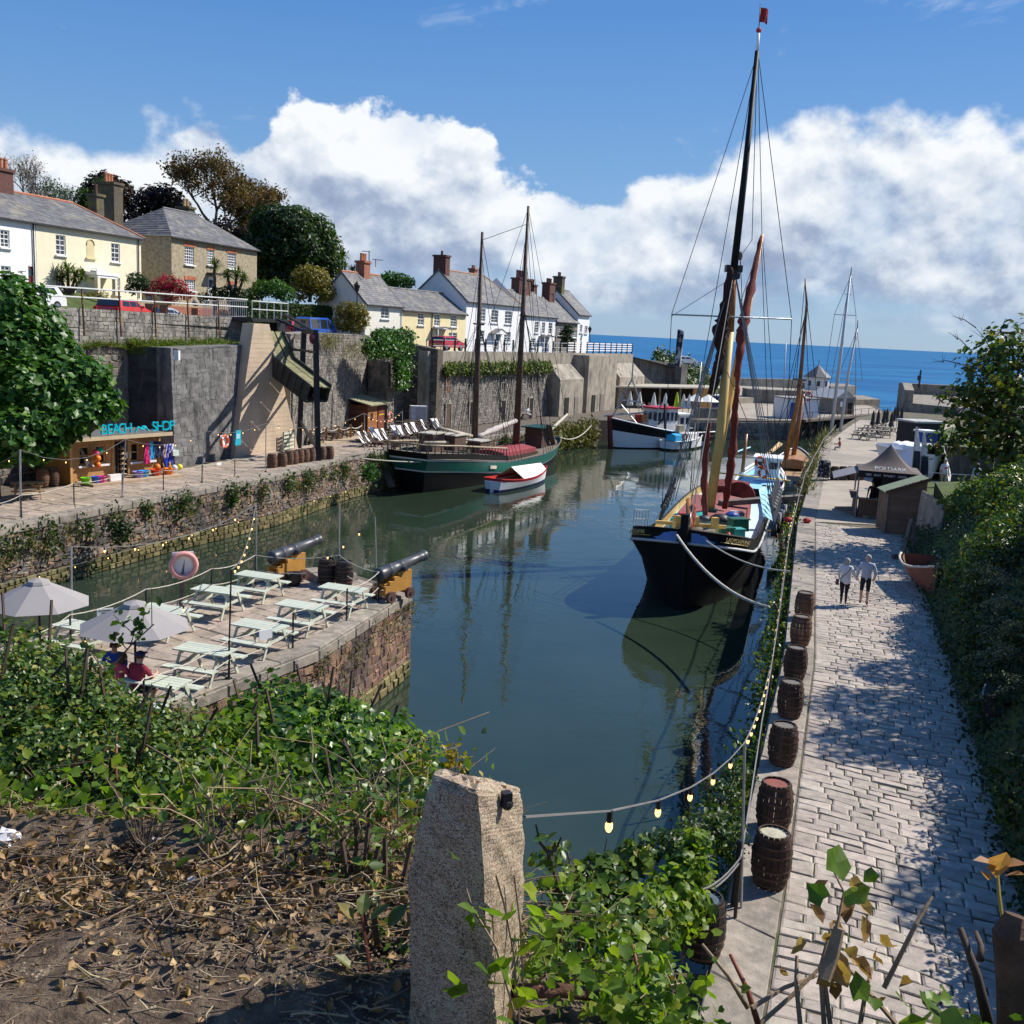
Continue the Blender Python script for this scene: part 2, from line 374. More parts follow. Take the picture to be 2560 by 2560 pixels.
 # --- common materials
PI=math.pi
granite=mat('granite',(0.36,0.31,0.255),0.85,0.3,9,0.5,40,rnd=0.22)
flag=mat('flagstone',(0.34,0.275,0.215),0.85,0.25,3,0.5,18,rnd=0.2)
joint=mat('joint_earth',(0.12,0.1,0.07),0.95,0.4,2,0.4,col2=(0.05,0.075,0.02))
sett=mat('sett_stone',(0.37,0.315,0.26),0.72,0.22,5,0.35,30,rnd=0.2,spec=0.4)
coping=mat('coping_granite',(0.29,0.25,0.205),0.85,0.3,4,0.5,25,rnd=0.14,col2=(0.2,0.18,0.15))
wallst=mat('harbour_stone',(0.2,0.165,0.14),0.9,0.3,1.6,0.7,14,rnd=0.3,stops=[(0.28,(0.055,0.05,0.05)),(0.42,(0.15,0.125,0.11)),(0.5,(0.27,0.16,0.085)),(0.56,(0.21,0.19,0.175)),(0.66,(0.14,0.12,0.11)),(0.76,(0.36,0.32,0.28))],col2=(0.09,0.08,0.07))
pierst=mat('pier_stone',(0.2,0.13,0.1),0.9,0.3,1.3,0.7,14,rnd=0.32,stops=[(0.28,(0.06,0.045,0.042)),(0.42,(0.155,0.1,0.082)),(0.52,(0.29,0.17,0.105)),(0.6,(0.19,0.125,0.1)),(0.72,(0.42,0.37,0.33))],col2=(0.085,0.06,0.055))
weedst=mat('weedy_stone',(0.17,0.14,0.06),0.6,0.35,2.5,0.7,16,rnd=0.3,col2=(0.06,0.07,0.02))
mortar=mat('tan_mortar',(0.30,0.255,0.19),0.95,0.2,4,0.4)
dmortar=mat('dark_mortar',(0.115,0.095,0.075),0.95,0.3,4,0.4)
lmortar=mat('lime_mortar',(0.27,0.24,0.2),0.95,0.3,3,0.4,streak=0.4)
rubble=mat('rubble_stone',(0.15,0.13,0.11),0.9,0.3,3,0.6,16,rnd=0.38,streak=0.3)
rubble2=mat('grey_rubble',(0.2,0.18,0.155),0.9,0.35,2.2,0.6,14,rnd=0.35,streak=0.45)
render_=mat('stained_render',(0.27,0.245,0.215),0.9,0.28,0.8,0.5,9,streak=0.85)
concr=mat('tan_concrete',(0.54,0.42,0.30),0.9,0.14,0.7,0.25,30,streak=0.12)
concr2=mat('grey_concrete',(0.31,0.27,0.215),0.9,0.3,0.9,0.4,10,streak=0.5)
blockm=mat('wall_block',(0.25,0.23,0.2),0.9,0.25,2.5,0.4,20,rnd=0.25,streak=0.7)
soil=mat('soil',(0.16,0.115,0.075),0.95,0.5,14,1.0,70,stops=[(.3,(.05,.036,.026)),(.5,(.15,.105,.07)),(.7,(.30,.23,.15))])
turf=mat('turf',(0.06,0.085,0.02),0.95,0.4,1.5,0.5)
tarmac=mat('tarmac',(0.06,0.06,0.06),0.9,0.2,3,0.3)
quayconc=mat('quay_concrete',(0.35,0.30,0.235),0.85,0.16,0.5,0.3,14,col2=(0.27,0.235,0.19))
# --- water
MB().quad((-9000,100,-0.6),(9000,100,-0.6),(30000,40000,-0.6),(-30000,40000,-0.6)).build('sea',water('sea_water',(0.012,0.10,0.25),0.6,[(0.05,1.2),(0.35,0.35)],0.25,(1,1.6,1),((0.025,0.16,0.32),0.012),0.22),kind='structure')
MB().quad((-60,4,0),(60,4,0),(60,140,0),(-60,140,0)).build('harbour_water',water('harbour_water',(0.02,0.034,0.02),0.26,[(2.2,0.045),(0.7,0.05)],0.02,(1,1,1),((0.03,0.045,0.03),0.08)),kind='structure')
# --- quays
def zq(y):return 3.0-0.6*min(1,max(0,(y-72)/28))
LQ=[(-34,12),(-31,18),(-24.6,32.5),(-20.9,41),(-17.6,50.3),(-13.9,58.9),(-11.2,70.0),(-7.6,78.5),(3.2,103),(9.4,117),(19.5,123.2)]
back=[(24,150),(0,140),(-13,101),(-22,75),(-34,45),(-50,12)]
lq=MB();P_=LQ+back;lq.prism(P_,-1,[zq(p[1])-0.04 for p in P_]);left_quay=struct(lq.build('left_quay',dmortar))
def lerp2(a,b,t):return(a[0]+(b[0]-a[0])*t,a[1]+(b[1]-a[1])*t)
def along(poly,s0=None):
 """arc-length walker of a polyline"""
 L=[0]
 for a,b in zip(poly,poly[1:]):L.append(L[-1]+math.dist(a,b))
 def f(s):
  s=min(max(s,0),L[-1])
  for i in range(len(poly)-1):
   if s<=L[i+1]or i==len(poly)-2:
    return lerp2(poly[i],poly[i+1],(s-L[i])/(L[i+1]-L[i]))
 f.L=L[-1];f.S=L;return f
def strip(A,B,zf):
 fa,fb=along(A),along(B)
 def f(u,v):
  a,b=fa(v*fa.L),fb(v*fb.L);p=lerp2(a,b,u);return Vector((p[0],p[1],zf(p[1])))
 f.L=(fa.L+fb.L)/2;f.W=math.dist(A[len(A)//2],B[len(B)//2]);return f
def strip_cells(f,h,w,hj=0.2,wj=0.35,vj=0.08,u0=0.0,u1=1.0,wave=0.0):
 """courses run across the strip"""
 W=f.W*(u1-u0);rows=courses(W,f.L,h,w,hj,wj,vj);cells=[]
 for q in rows:
  cells.append([f(u0+(u1-u0)*u/W,min(1,max(0,(v+wave*math.sin(u*1.1+v*.23))/f.L)))for u,v in q])
 return cells
def sub(poly,s0,s1,n=8):
 f=along(poly);return[f(s0+(s1-s0)*i/n)for i in range(n+1)]
def offs(poly,d):
 r=[]
 for i,p in enumerate(poly):
  a=poly[max(i-1,0)];b=poly[min(i+1,len(poly)-1)];t=Vector((b[0]-a[0],b[1]-a[1])).normalized()
  r.append((p[0]-t.y*d,p[1]+t.x*d))
 return r
lqs=sub(LQ,24,98,16)
f=strip(lqs,offs(lqs,0.75),zq);lay(strip_cells(f,1.3,0.75,0.2,0,0),left_quay,'coping_slab',coping,0.04,0.02,80)
f=strip(offs(sub(LQ,24,70,14),0.78),offs(sub(LQ,24,70,14),5.6),zq)
lay(strip_cells(f,0.55,0.95,0.25,0.45,0.12,wave=0.15),left_quay,'flagstone',flag,0.02,0.022,300,'flagstones')
def face_cells(poly,s0,s1,z0,zf,h,w,hj=0.3,wj=0.45,vj=0.1,flip=False,jit=0.0):
 fa=along(poly);cells=[]
 for q in courses(s1-s0,1.0,h,w,hj,wj,vj):
  c=[]
  for u,v in q:
   p=fa(s0+u);zt=zf(p[1]);c.append(Vector((p[0]+random.uniform(-jit,jit),p[1],z0+(zt-z0)*min(1.0,max(0,v)))))
  cells.append(c[::-1]if flip else c)
 return cells
cs=face_cells(LQ,24,96,0.75,lambda y:zq(y)-0.3,0.1,0.36,0.5,0.7,0.34,True,.04);lay(cs,left_quay,'wall_stone',wallst,0.045,0.012,300,'wall_stones',0.22,0.03)
cs=face_cells(LQ,24,96,0.0,lambda y:0.72,0.33,0.5,0.2,0.4,0.06,True);lay(cs,left_quay,'weedy_block',weedst,0.1,0.03,200,'weedy_blocks',0.2,0.03)
cs=face_cells(LQ,24,96,0.0,zq,1,1.25,0,0.25,0,True)
cs=[[Vector((p[0],p[1],(zq(p[1])-0.32 if p[2]<1 else zq(p[1])-0.02)))for p in c]for c in cs];lay(cs,left_quay,'kerb_block',coping,0.07,0.02,80,'kerb_blocks',0.12)
PA,PB,PC=(-3.33,34.2),(-6.9,37.4),(-12.6,28.5)
pier_edge=[(-13.6,11.5),(-11.0,16.6),(-8.26,21.7),(-5.17,27.47),PA]
pp=MB().prism(pier_edge+[PB,PC,(-19.5,17),(-22,12)],-1,2.96);pier=struct(pp.build('stone_pier',dmortar))
pe=pier_edge;far_side=[(-22,12),(-19.5,17),(-16,22.7),PC,PB]
f=strip(offs(pe[1:],0.7),[(-18.6,17.4),(-15.5,22.7),(-12.3,28.3),(-6.9,37.0)],lambda y:2.96)
lay(strip_cells(f,0.5,0.78,0.25,0.4,0.12,wave=0.2),pier,'flagstone',flag,0.02,0.022,300,'flagstones',0.1)
cs=[]
for a,b in zip(pe,pe[1:]):
 L=math.dist(a,b);n=max(1,round(L/1.5));o=offs([a,b],0.68)
 for i in range(n):cs.append([Vector((*p,2.965))for p in(lerp2(a,b,i/n),lerp2(a,b,(i+1)/n),lerp2(o[0],o[1],(i+1)/n),lerp2(o[0],o[1],i/n))])
lay(cs,pier,'coping_slab',coping,0.05,0.02,60,inset=0.06)
pl=along(pe).L
cs=face_cells(pe,3,pl,0.6,lambda y:2.66,0.115,0.42,0.4,0.65,0.2);lay(cs,pier,'wall_stone',pierst,0.035,0.012,300,'wall_stones',0.2,0.03)
cs=face_cells(pe,3,pl,0.0,lambda y:0.6,0.5,0.55,0.1,0.4,0.05);lay(cs,pier,'weedy_block',weedst,0.1,0.03,80,'weedy_blocks',0.2,0.03)
cs=face_cells(pe,3,pl,2.67,lambda y:2.95,1,1.3,0,0.25,0);lay(cs,pier,'kerb_block',coping,0.07,0.02,40,'kerb_blocks',0.12)
cs=face_cells([PA,PB],0,math.dist(PA,PB),0,lambda y:2.95,0.13,0.5);lay(cs,pier,'end_stone',pierst,0.05,0.02,60,'end_stones')
MB().box((-6.4,35.7,3.1),(1.6,1.5,0.2),0.55,tp=0.9).build('stone_plinth',coping,pier)
mosaic=MB().quad((-3.36,34.27,0),(-3.36,34.2,0),(-3.36,34.2,0),(-3.36,34.27,0))
RQ=[(-0.6,9.0),(2.8,12.3),(4.22,16.6),(8.17,28.9),(14.9,52.6),(31.2,103.7),(44,133.5),(55,152.5)]
RR=[(8.2,9.0),(7.8,12.3),(9.0,16.4),(12.9,28.4),(20.0,52.0),(39.5,101),(56,130),(66,148)]
rq=MB().prism(RQ+RR[::-1],-1,2.95);right_quay=struct(rq.build('right_quay',joint))
f=strip(RQ[:6],offs(RQ[:6],-0.85),lambda y:2.955);lay([c[::-1]for c in strip_cells(f,1.25,0.85,0.3,0,0)],right_quay,'coping_slab',coping,0.04,0.012,80,'coping_slabs',0.03)
def rr(y):return np.interp(y,[p[1]for p in RR],[p[0]for p in RR])
def rl(y):return np.interp(y,[p[1]for p in RQ],[p[0]for p in RQ])
A_=offs(RQ[:5],-0.88)
f=strip(A_[1:],[(7.2,10.2),(8.8,15.2),(12.6,27.2),(19.7,50.6)],lambda y:2.95)
lay([c[::-1]for c in strip_cells(f,0.27,0.52,0.22,0.42,0.2,wave=0.1)],right_quay,'paving_sett',sett,0.03,0.024,300,'paving_setts',0.14,0.008)
far=MB()
yy=[52.4,58,64,72,80,90,101,118,130]
for i,(a,b)in enumerate(zip(yy,yy[1:])):
 z=2.99+0.0*i
 far.slab((rl(a)+0.9,a,z),(rr(a),a,z),(rr(b),b,z),(rl(b)+0.9,b,z),0.06)
far.build('concrete_apron',quayconc,right_quay)
cs=face_cells(RQ,2,105,0.0,lambda y:2.93,0.13,0.55,0.3,0.4,0.1,True);lay(cs,right_quay,'wall_stone',wallst,0.05,0.02,120,'wall_stones')
mp=[]
for _ in range(1100):
 y=random.uniform(12.5,40)**1.0;x=rl(y)+0.9+(rr(y)-rl(y)-0.9)*random.choice([random.random()**3,1-random.random()**3,random.random()]);mp.append((x,y,2.985))
leaves('path_weeds',mp,0.05,leafmat('weed_leaf',[(0,(0.035,0.06,0.012)),(1,(0.1,0.14,0.03))]),right_quay,'blade',up=0.3,kindtag='stuff')
# --- retaining walls under the terrace
dA,nA=Vector((.29,.957)),Vector((-.957,.29))
def wall(name,label,base,z0,z1,thick,m,cat='wall',batter=0.0,st=None,stm=None,h=0.05,gap=0.03,most=300,stn='stone',inset=0.2):
 """a wall along base (left to right as seen from the harbour), thick behind; z1 a number or one per point; st=(course, length) lays stones on its face"""
 zt=z1 if isinstance(z1,(list,tuple))else[z1]*len(base);t0=offs(base,batter);bk=offs(base,thick);n=len(base);mb=MB()
 vs=[(*p,z0)for p in base]+[(*p,zt[i])for i,p in enumerate(t0)]+[(*p,zt[i])for i,p in enumerate(bk)]+[(*p,z0)for p in bk];fs=[]
 for i in range(n-1):
  for k in range(4):a,b=k*n,((k+1)%4)*n;fs.append((a+i,a+i+1,b+i+1,b+i))
 fs+=[(n*3,n*2,n,0),(n-1,2*n-1,3*n-1,4*n-1)];mb.add(vs,fs)
 o=tag(mb.build(name,m),label,cat)
 if st:
  fb,ft=along(base),along(t0);cells=[]
  for q in courses(fb.L,1.0,st[0]/(max(zt)-z0),st[1],0.3,0.45,0.16):
   c=[]
   for u,v in q:
    v=min(1,max(0,v));pb=fb(u);pt=ft(u*ft.L/fb.L);zz=z0+(np.interp(u,fb.S,zt)-z0)*v;p=lerp2(pb,pt,v);c.append(Vector((p[0],p[1],zz)))
   cells.append(c)
  lay(cells,o,stn,stm or rubble,h,gap,most,stn+'s',inset,0.02)
 return o
A0,A1=(-29.5,40.5),(-22.9,61.9)
wall('retaining_wall','dark rubble retaining wall with pale mortar joints behind the wooden shop',[A0,A1],2.9,10.0,1.5,mortar,st=(0.42,0.55),h=0.05,gap=0.05,inset=0.24)
shadedw=mat('shaded_stained_stone',(0.05,0.05,0.052),.9,.35,1.2,.5,9,rnd=.3,streak=.3);stainw=mat('black_stained_stone',(0.15,0.145,0.14),.9,.4,1.1,.5,9,rnd=.25,streak=.75)  # return's stone near black: staining, with its shade put into the colour
wall('retaining_wall','black shaded return of the stained buttress behind the wooden shop',[(-23.6,61.0),(-20.3,60.62)],2.9,9.98,.25,shadedw,batter=.1,st=(.45,.8),stm=shadedw,h=.012,gap=.012,most=60,stn='block')
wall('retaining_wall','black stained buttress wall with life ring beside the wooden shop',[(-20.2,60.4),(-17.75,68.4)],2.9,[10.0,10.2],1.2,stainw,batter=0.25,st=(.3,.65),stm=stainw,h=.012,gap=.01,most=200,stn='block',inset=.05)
cw=MB()
c0,c1,n_=Vector((-18.45,66.0)),Vector((-15.6,72.2)),Vector((.91,-.415))*0.3
for(s0,s1,z0,z1,q0,q1)in((0,1,2.9,11.6,0.30,0.53),):
 lo=[c0+n_,c1+n_,c1-n_*2.5,c0-n_*2.5];d=c1-c0;hi=[c0+d*q0+n_*.6,c0+d*q1+n_*.6,c0+d*q1-n_*2.5,c0+d*q0-n_*2.5]
 cw.add([(*p,z0)for p in lo]+[(*p,z1)for p in hi],[(0,1,5,4),(1,2,6,5),(2,3,7,6),(3,0,4,7),(4,5,6,7)])
chp=tag(cw.build('concrete_pillar',concr),'tall tapering tan concrete pillar standing under the loading chute','pillar')
hi0=c0+(c1-c0)*.30;hi1=c0+(c1-c0)*.53
lb=MB()
for i in range(26):
 z=3.2+i*0.31;k=(z-2.9)/8.7;a=c0.lerp(hi0,k)+n_*(1-.4*k)*1.02;b=c1.lerp(hi1,k)+n_*(1-.4*k)*1.02
 lb.beam((*a,z),(*b,z),0.012,0.012)
lb.build('board_mark',concr,chp)
WD=[(-15.9,71.6),(-15.4,79.5),(-14.6,88),(-13.7,94.2)]
wall('retaining_wall','weathered grey brown rubble wall behind the black timber frame',WD,2.6,[11.0,11.1,11.0,10.9],1.5,lmortar,st=(0.3,0.45),stm=rubble2,h=0.04,gap=0.025,most=300)
wall('stone_buttress','tall stone buttress with shaded side beside the small timber kiosk',[(-13.7,93.4),(-11.7,92.7),(-11.1,95.0)],2.6,[8.9,8.7,8.5],1.2,lmortar,'buttress',0.15,(0.3,0.45),rubble2,0.04,0.025,150)
wall('retaining_wall','ivy hung recessed rubble wall between the buttress and the long warehouse wall',[(-13.4,94.6),(-10.5,97.7)],2.6,10.6,1.5,lmortar,st=(0.3,0.45),stm=rubble2,h=0.04,gap=0.025,most=150)
G0=Vector((-7.6,95.9));dL=Vector((.425,.906));nL=Vector((-.906,.425))
def LP(t,o=0.0):p=G0+dL*t+nL*o;return(p.x,p.y)
wall('retaining_wall','dark shaded end wall with drainpipe at the corner of the warehouse wall',[LP(0,3.4),LP(0.02,0)],2.5,[10.3,9.9],1.0,dmortar,st=(0.3,0.5),h=0.04,gap=0.03,most=120)
wh=wall('warehouse_wall','long grey rubble wall with small windows and grassy ledge below the white cottages',[LP(0),LP(26)],2.4,[8.1,8.0],1.5,lmortar,'wall',0.25,(0.28,0.42),rubble2,0.04,0.02,300)
wall('parapet_wall','smooth grey parapet wall above the grassy ledge of the warehouse wall',[LP(-0.6,0.7),LP(57.5,0.7)],2.4,[9.7,9.5],1.0,concr2)
for t0,t1,z1,sl,lab in((26.3,33.6,6.6,1,'sloped top concrete buttress with life ring beside the warehouse wall'),(35.0,45.2,9.4,0,'flat topped pale concrete buttress between two sloped ones'),(46.6,57,6.5,1,'sloped top dark concrete buttress nearest the sea')):
 b=MB();lo=[LP(t0,-1.4),LP(t1,-1.4),LP(t1,0.8),LP(t0,0.8)]
 b.prism(lo,2.3,z1)
 if sl:
  hi=[LP(t0+.4,0.3),LP(t1-.4,0.3),LP(t1,.8),LP(t0,.8)]
  b.add([(*p,z1)for p in lo]+[(*p,8.3)for p in hi],[(0,1,5,4),(1,2,6,5),(3,0,4,7)])
 o=tag(b.build('concrete_buttress',concr2),lab,'buttress')
 for k,tt in enumerate((t0+2.2,t0+5.2)):
  d=MB();p=G0+dL*tt-nL*1.43;d.box((p.x,p.y,2.4+1.05),(1.2,0.08,2.1),math.atan2(dL.y,dL.x));d.build('doorway',mat('door_grey',(0.19,0.17,0.14),0.8,0.3,5)if(k+(t0>40))%2 else mat('dark_void',(0.012,0.011,0.01),0.9),o)
dk=mat('dark_void',(0.012,0.011,0.01),0.9);rust=mat('rusty_shutter',(0.22,0.07,0.03),0.8,0.3,6)
for tt,z,w_,h_,m_ in((2.4,6.5,.75,1.3,rust),(2.4,3.6,.9,2.3,mat('brown_door',(0.1,0.065,0.045),0.8,.3,5)),(7.2,6.5,.7,1.3,dk),(7.2,3.6,.9,2.3,dk),(14.3,6.5,.8,1.3,dk),(14.3,3.5,.95,2.2,dk),(21.2,6.5,.8,1.3,dk),(21.4,3.5,.95,2.2,dk)):
 p=G0+dL*tt+nL*(0.25*(z-2.4)/5.7);wd=MB();rz=math.atan2(dL.y,dL.x);q=p-nL*0.06
 wd.box((q.x,q.y,z),(w_,0.06,h_),rz);o=wd.build('door' if z<5 else 'window',m_,wh)
 fr=MB();q=p-nL*0.09
 for s_ in(-1,1):c=q+dL*s_*(w_/2+.09);fr.box((c.x,c.y,z),(0.16,0.1,h_+.3),rz)
 fr.box((q.x,q.y,z+h_/2+.1),(w_,0.1,0.2),rz);fr.build('surround',coping,o)
 if z>5:
  ba=MB();q=p-nL*0.1;ba.box((q.x,q.y,z),(0.05,0.04,h_),rz);ba.box((q.x,q.y,z),(w_,0.04,0.05),rz);ba.build('glazing_bar',mat('grey_paint',(0.3,0.3,0.29),0.6),o)
wall('concrete_wall','black streaked concrete wall set back at the seaward end of the terrace',[(16.2,149.5),(22.6,157.5),(24.5,156.2)],2.3,[9.0,8.3,8.2],2,mat('black_concrete',(0.13,0.125,0.12),0.9,.3,.7,.3,streak=0.9))
bw=[(-30.5,38),(-23.0,62.0),(-19.5,73.6)]
o=wall('block_wall','long soot stained block wall with rusty posts below the parked cars',bw,9.8,[12.15,12.0,11.9],0.3,dmortar,st=(0.235,0.46),stm=blockm,h=0.03,gap=0.015,most=300,stn='block',inset=0.06)
grass_ledge=MB()
gl=[(-29,40.3),(-22.9,61.7),(-22.6,60.5),(-20.0,60.6),(-17.9,67.2),(-19.0,74),(-23.1,62),(-30.6,38)]
grass_ledge.prism([(p[0]-.75,p[1]+.35)for p in gl],9.5,[9.97,9.97,9.97,9.98,10.1,10.4,10.4,10.3]);gled=struct(grass_ledge.build('grass_ledge',turf))
# --- terrace and hill
TR=[(-33,30,11.7),(-30.4,38.3,11.6),(-22.9,62.2,11.35),(-19.2,73.8,11.2),(-16.4,80,10.4),(-15.4,89,10.2),(-12.2,98.5,9.8),(-8.2,97.5,9.45),(3.5,122.2,9.3),(16.2,149,9.1),(24,157,7.6)]
te=MB();prof=[(0.0,0),(8.5,0.05),(10,1.2),(13,1.9),(30,3.0),(60,9)];prof2=[(0.0,0),(7,0.05),(10,0.2),(14,0.3),(25,0.3),(40,-2)]
vs=[];fs=[]
for i,(x,y,z)in enumerate(TR):
 pr=prof if y<75 else prof2;nn=nA if y<90 else nL
 for o_,dz in pr:vs.append((x+nn.x*o_,y+nn.y*o_,z+dz))
for i in range(len(TR)-1):
 for k in range(5):a=i*6+k;fs.append((a,a+6,a+7,a+1))
te.add(vs,fs,0);te.m=[0 if j%5==0 else 1 for j in range(len(fs))];te.build('terrace_ground',[tarmac,turf],kind='structure')
# --- near bank, right bank
def bank_z(x,y):
 e=np.interp(x,[-0.3,0.7],[3.0,1.95]);s=np.interp(x,[-4,0.7,3],[1.0,1.25,1.3])
 z=10.42-max(0,y-e)*s+0.10*math.sin(x*2.1+y)*math.sin(y*2.7-x)*(1 if y>3 else.5)
 if y<e:z=10.42+0.05*math.sin(x*3.1)*math.sin(y*4.3)-max(0,y-e+.5)*.12
 return max(2.6,z)
nb=MB();X=np.arange(-26,13.1,0.4);Y=np.concatenate([np.arange(-6,1,1.0),np.arange(1,14.1,0.25)]);nx=len(X)
nb.add([(x,y,bank_z(x,y))for y in Y for x in X],[(j*nx+i,j*nx+i+1,(j+1)*nx+i+1,(j+1)*nx+i)for j in range(len(Y)-1)for i in range(nx-1)])
near_bank=nb.build('bank_ground',soil,kind='structure')
def rb_z(o,y):
 k=np.interp(y,[8,40,46,52,57,60],[1.0,1.0,0.55,0.42,0.3,0.1])
 return 2.9+k*np.interp(o,[0,0.4,1.4,3,6,12,30],[0,0.7,2.3,3.7,5.0,5.8,7.0])if y<57 else 2.9+np.interp(o,[0,.3,12,30],[0,.5,.9,4])*np.interp(y,[57,60],[1,.9])
rb=MB();Yb=np.arange(8,121,1.5);O=[0,.4,.9,1.4,2.2,3,4.5,6,9,12,20,45]
rb.add([(rr(y)+o_,y,rb_z(o_,y))for y in Yb for o_ in O],[(j*12+i,j*12+i+1,(j+1)*12+i+1,(j+1)*12+i)for j in range(len(Yb)-1)for i in range(11)])
rb.build('right_bank_ground',turf,kind='structure')
# --- houses
def slatemat():
 m=mat('roof_slate',(0.13,0.13,0.135),0.65,0.3,2.2,0.3,10,rnd=0.25,col2=(0.21,0.195,0.165));return m
slate=slatemat();ridge_t=mat('terracotta_ridge',(0.42,0.16,0.09),0.8,0.2,6)
white_w=mat('white_render',(0.80,0.80,0.79),0.85,0.05,1.5,0.35,14);cream_w=mat('cream_render',(0.78,0.71,0.52),0.85,0.06,1.2,0.3,14)
yellow_w=mat('yellow_render',(0.77,0.66,0.38),0.85,0.07,1.2,0.5,8);ivory_w=mat('ivory_render',(0.74,0.72,0.62),0.85,0.06,1.2,0.4,9)
stone_w=mat('house_stone',(0.34,0.29,0.2),0.9,0.35,3.5,0.6,9,stops=[(0.3,(0.2,0.17,0.125)),(0.5,(0.38,0.315,0.21)),(0.7,(0.47,0.40,0.28))],rnd=0.25)
brick_m=mat('red_brick',(0.34,0.13,0.08),0.85,0.3,9,0.3);dbrick=mat('dark_brick',(0.12,0.055,0.045),0.9,0.3,9,0.3)
pot_m=mat('chimney_pot_clay',(0.46,0.19,0.10),0.8,0.2,6);sootst=mat('sooty_render',(0.10,0.085,0.06),0.9,0.35,1.6,0.4,col2=(0.16,0.13,0.03))
wpaint=mat('white_paint',(0.8,0.8,0.8),0.5,0.03,4);lead=mat('dark_gutter',(0.03,0.03,0.032),0.6,0.2,4)
glass=mat('window_glass',(0.035,0.045,0.055),0.06,0.6,0.8,spec=0.7);maroon_p=mat('maroon_paint',(0.16,0.02,0.03),0.5,0.15,4)
class House:
 def __init__(s,name,label,O,d,L,D,z0,z1,wm,group=None):
  s.d=Vector(d).normalized();s.b=Vector((-s.d.y,s.d.x));s.O=Vector(O);s.L=L;s.D=D;s.z0=z0;s.z1=z1;s.wm=wm
  s.e=thing(name,label,'house',(O[0],O[1],z0),math.atan2(s.d.y,s.d.x),group);s.holes=[]
 def fx(s,px,py):
  """pixel -> (distance along the front, height above the base)"""
  r=rayof(px,py);k=r.x/r.y;t=(k*s.O.y-s.O.x)/(s.d.x-k*s.d.y);Y=s.O.y+s.d.y*t
  return t,HC+r.z*Y/r.y-s.z0
 def windows(s,boxes,cols=2,rows=4,name='window',glassm=None):
  for b in boxes:
   x0,za=s.fx(b[0],b[1]);x1,zb=s.fx(b[2],b[3]);z1=(za+s.fx(b[2],b[1])[1])/2;z0=(zb+s.fx(b[0],b[3])[1])/2
   s.window(x0,x1,max(z0,0.1),z1,cols,rows,name,glassm)
 def window(s,x0,x1,z0,z1,cols=2,rows=4,name='window',glassm=None,fm=None):
  s.holes.append((x0,x1,z0,z1));w=x1-x0;h=z1-z0;cx=(x0+x1)/2;cz=(z0+z1)/2;f=MB();y=0.1;t=0.085
  for sx in(-1,1):f.box((cx+sx*(w/2-t/2),y,cz),(t,0.07,h))
  for sz in(-1,1):f.box((cx,y,cz+sz*(h/2-t/2)),(w-2*t,0.07,t))
  if cols:f.box((cx,y-.005,cz),(w-2*t,0.06,0.06))
  for i in range(1,cols):f.box((x0+w*i/cols,y,cz),(0.04,0.045,h-2*t))
  for i in range(1,rows):
   if i*2!=rows:f.box((cx,y,z0+h*i/rows),(w-2*t,0.04,0.04))
  o=f.build(name,fm or wpaint,s.e)
  MB().box((cx,y+.03,cz),(w-t,0.02,h-t)).build('pane',glassm or glass,o)
  if name=='window':MB().box((cx,-0.03,z0-.05),(w+.24,0.26,0.1)).build('sill',wpaint,o)
 def door(s,x0,x1,z1,m):
  s.holes.append((x0,x1,0.02,z1));o=MB().box(((x0+x1)/2,0.09,z1/2),(x1-x0-.1,0.05,z1-.06)).build('door',m,s.e);f=MB()
  for x in(x0+.04,x1-.04):f.box((x,0.06,z1/2),(0.09,0.1,z1))
  f.box(((x0+x1)/2,0.06,z1-.04),(x1-x0,0.1,0.09));f.box(((x0+x1)/2,.05,z1*.72),(x1-x0-.3,.03,z1*.3),mi=1);f.build('door_frame',[wpaint,glass],o)
  MB().ball((x1-.22,0.03,1.0),0.05).build('door_handle',mat('brass',(0.5,0.35,0.1),0.3,.1,3,metal=1),o)
 def walls(s,gable=0.0,gl=True,gr=True):
  h=s.z1-s.z0;xs=sorted({0,s.L,*[v for q in s.holes for v in q[:2]]});zs=sorted({0,h,*[v for q in s.holes for v in q[2:]]});m=MB()
  for a,b in zip(xs,xs[1:]):
   for c,d in zip(zs,zs[1:]):
    if not any(q[0]-1e-4<=a and b<=q[1]+1e-4 and q[2]-1e-4<=c and d<=q[3]+1e-4 for q in s.holes):m.quad((a,0,c),(b,0,c),(b,0,d),(a,0,d))
  for x0,x1,z0,z1 in s.holes:
   y=0.16;m.quad((x0,0,z0),(x0,y,z0),(x0,y,z1),(x0,0,z1));m.quad((x1,y,z0),(x1,0,z0),(x1,0,z1),(x1,y,z1))
   m.quad((x0,0,z1),(x0,y,z1),(x1,y,z1),(x1,0,z1));m.quad((x0,y,z0),(x0,0,z0),(x1,0,z0),(x1,y,z0));m.quad((x0,y,z0),(x1,y,z0),(x1,y,z1),(x0,y,z1))
  D=s.D;ap=[(0,D/2,h+gable)]if gable else[]
  m.add([(0,D,-1),(0,0,-1),(0,0,h),*ap,(0,D,h)],[tuple(range(4+len(ap)))]);ap=[(s.L,D/2,h+gable)]if gable else[]
  m.add([(s.L,0,-1),(s.L,D,-1),(s.L,D,h),*ap,(s.L,0,h)],[tuple(range(4+len(ap)))]);m.quad((s.L,D,-1),(0,D,-1),(0,D,h),(s.L,D,h));m.quad((0,0,-1),(s.L,0,-1),(s.L,0,0),(0,0,0))
  return m.build('wall',s.wm,s.e)
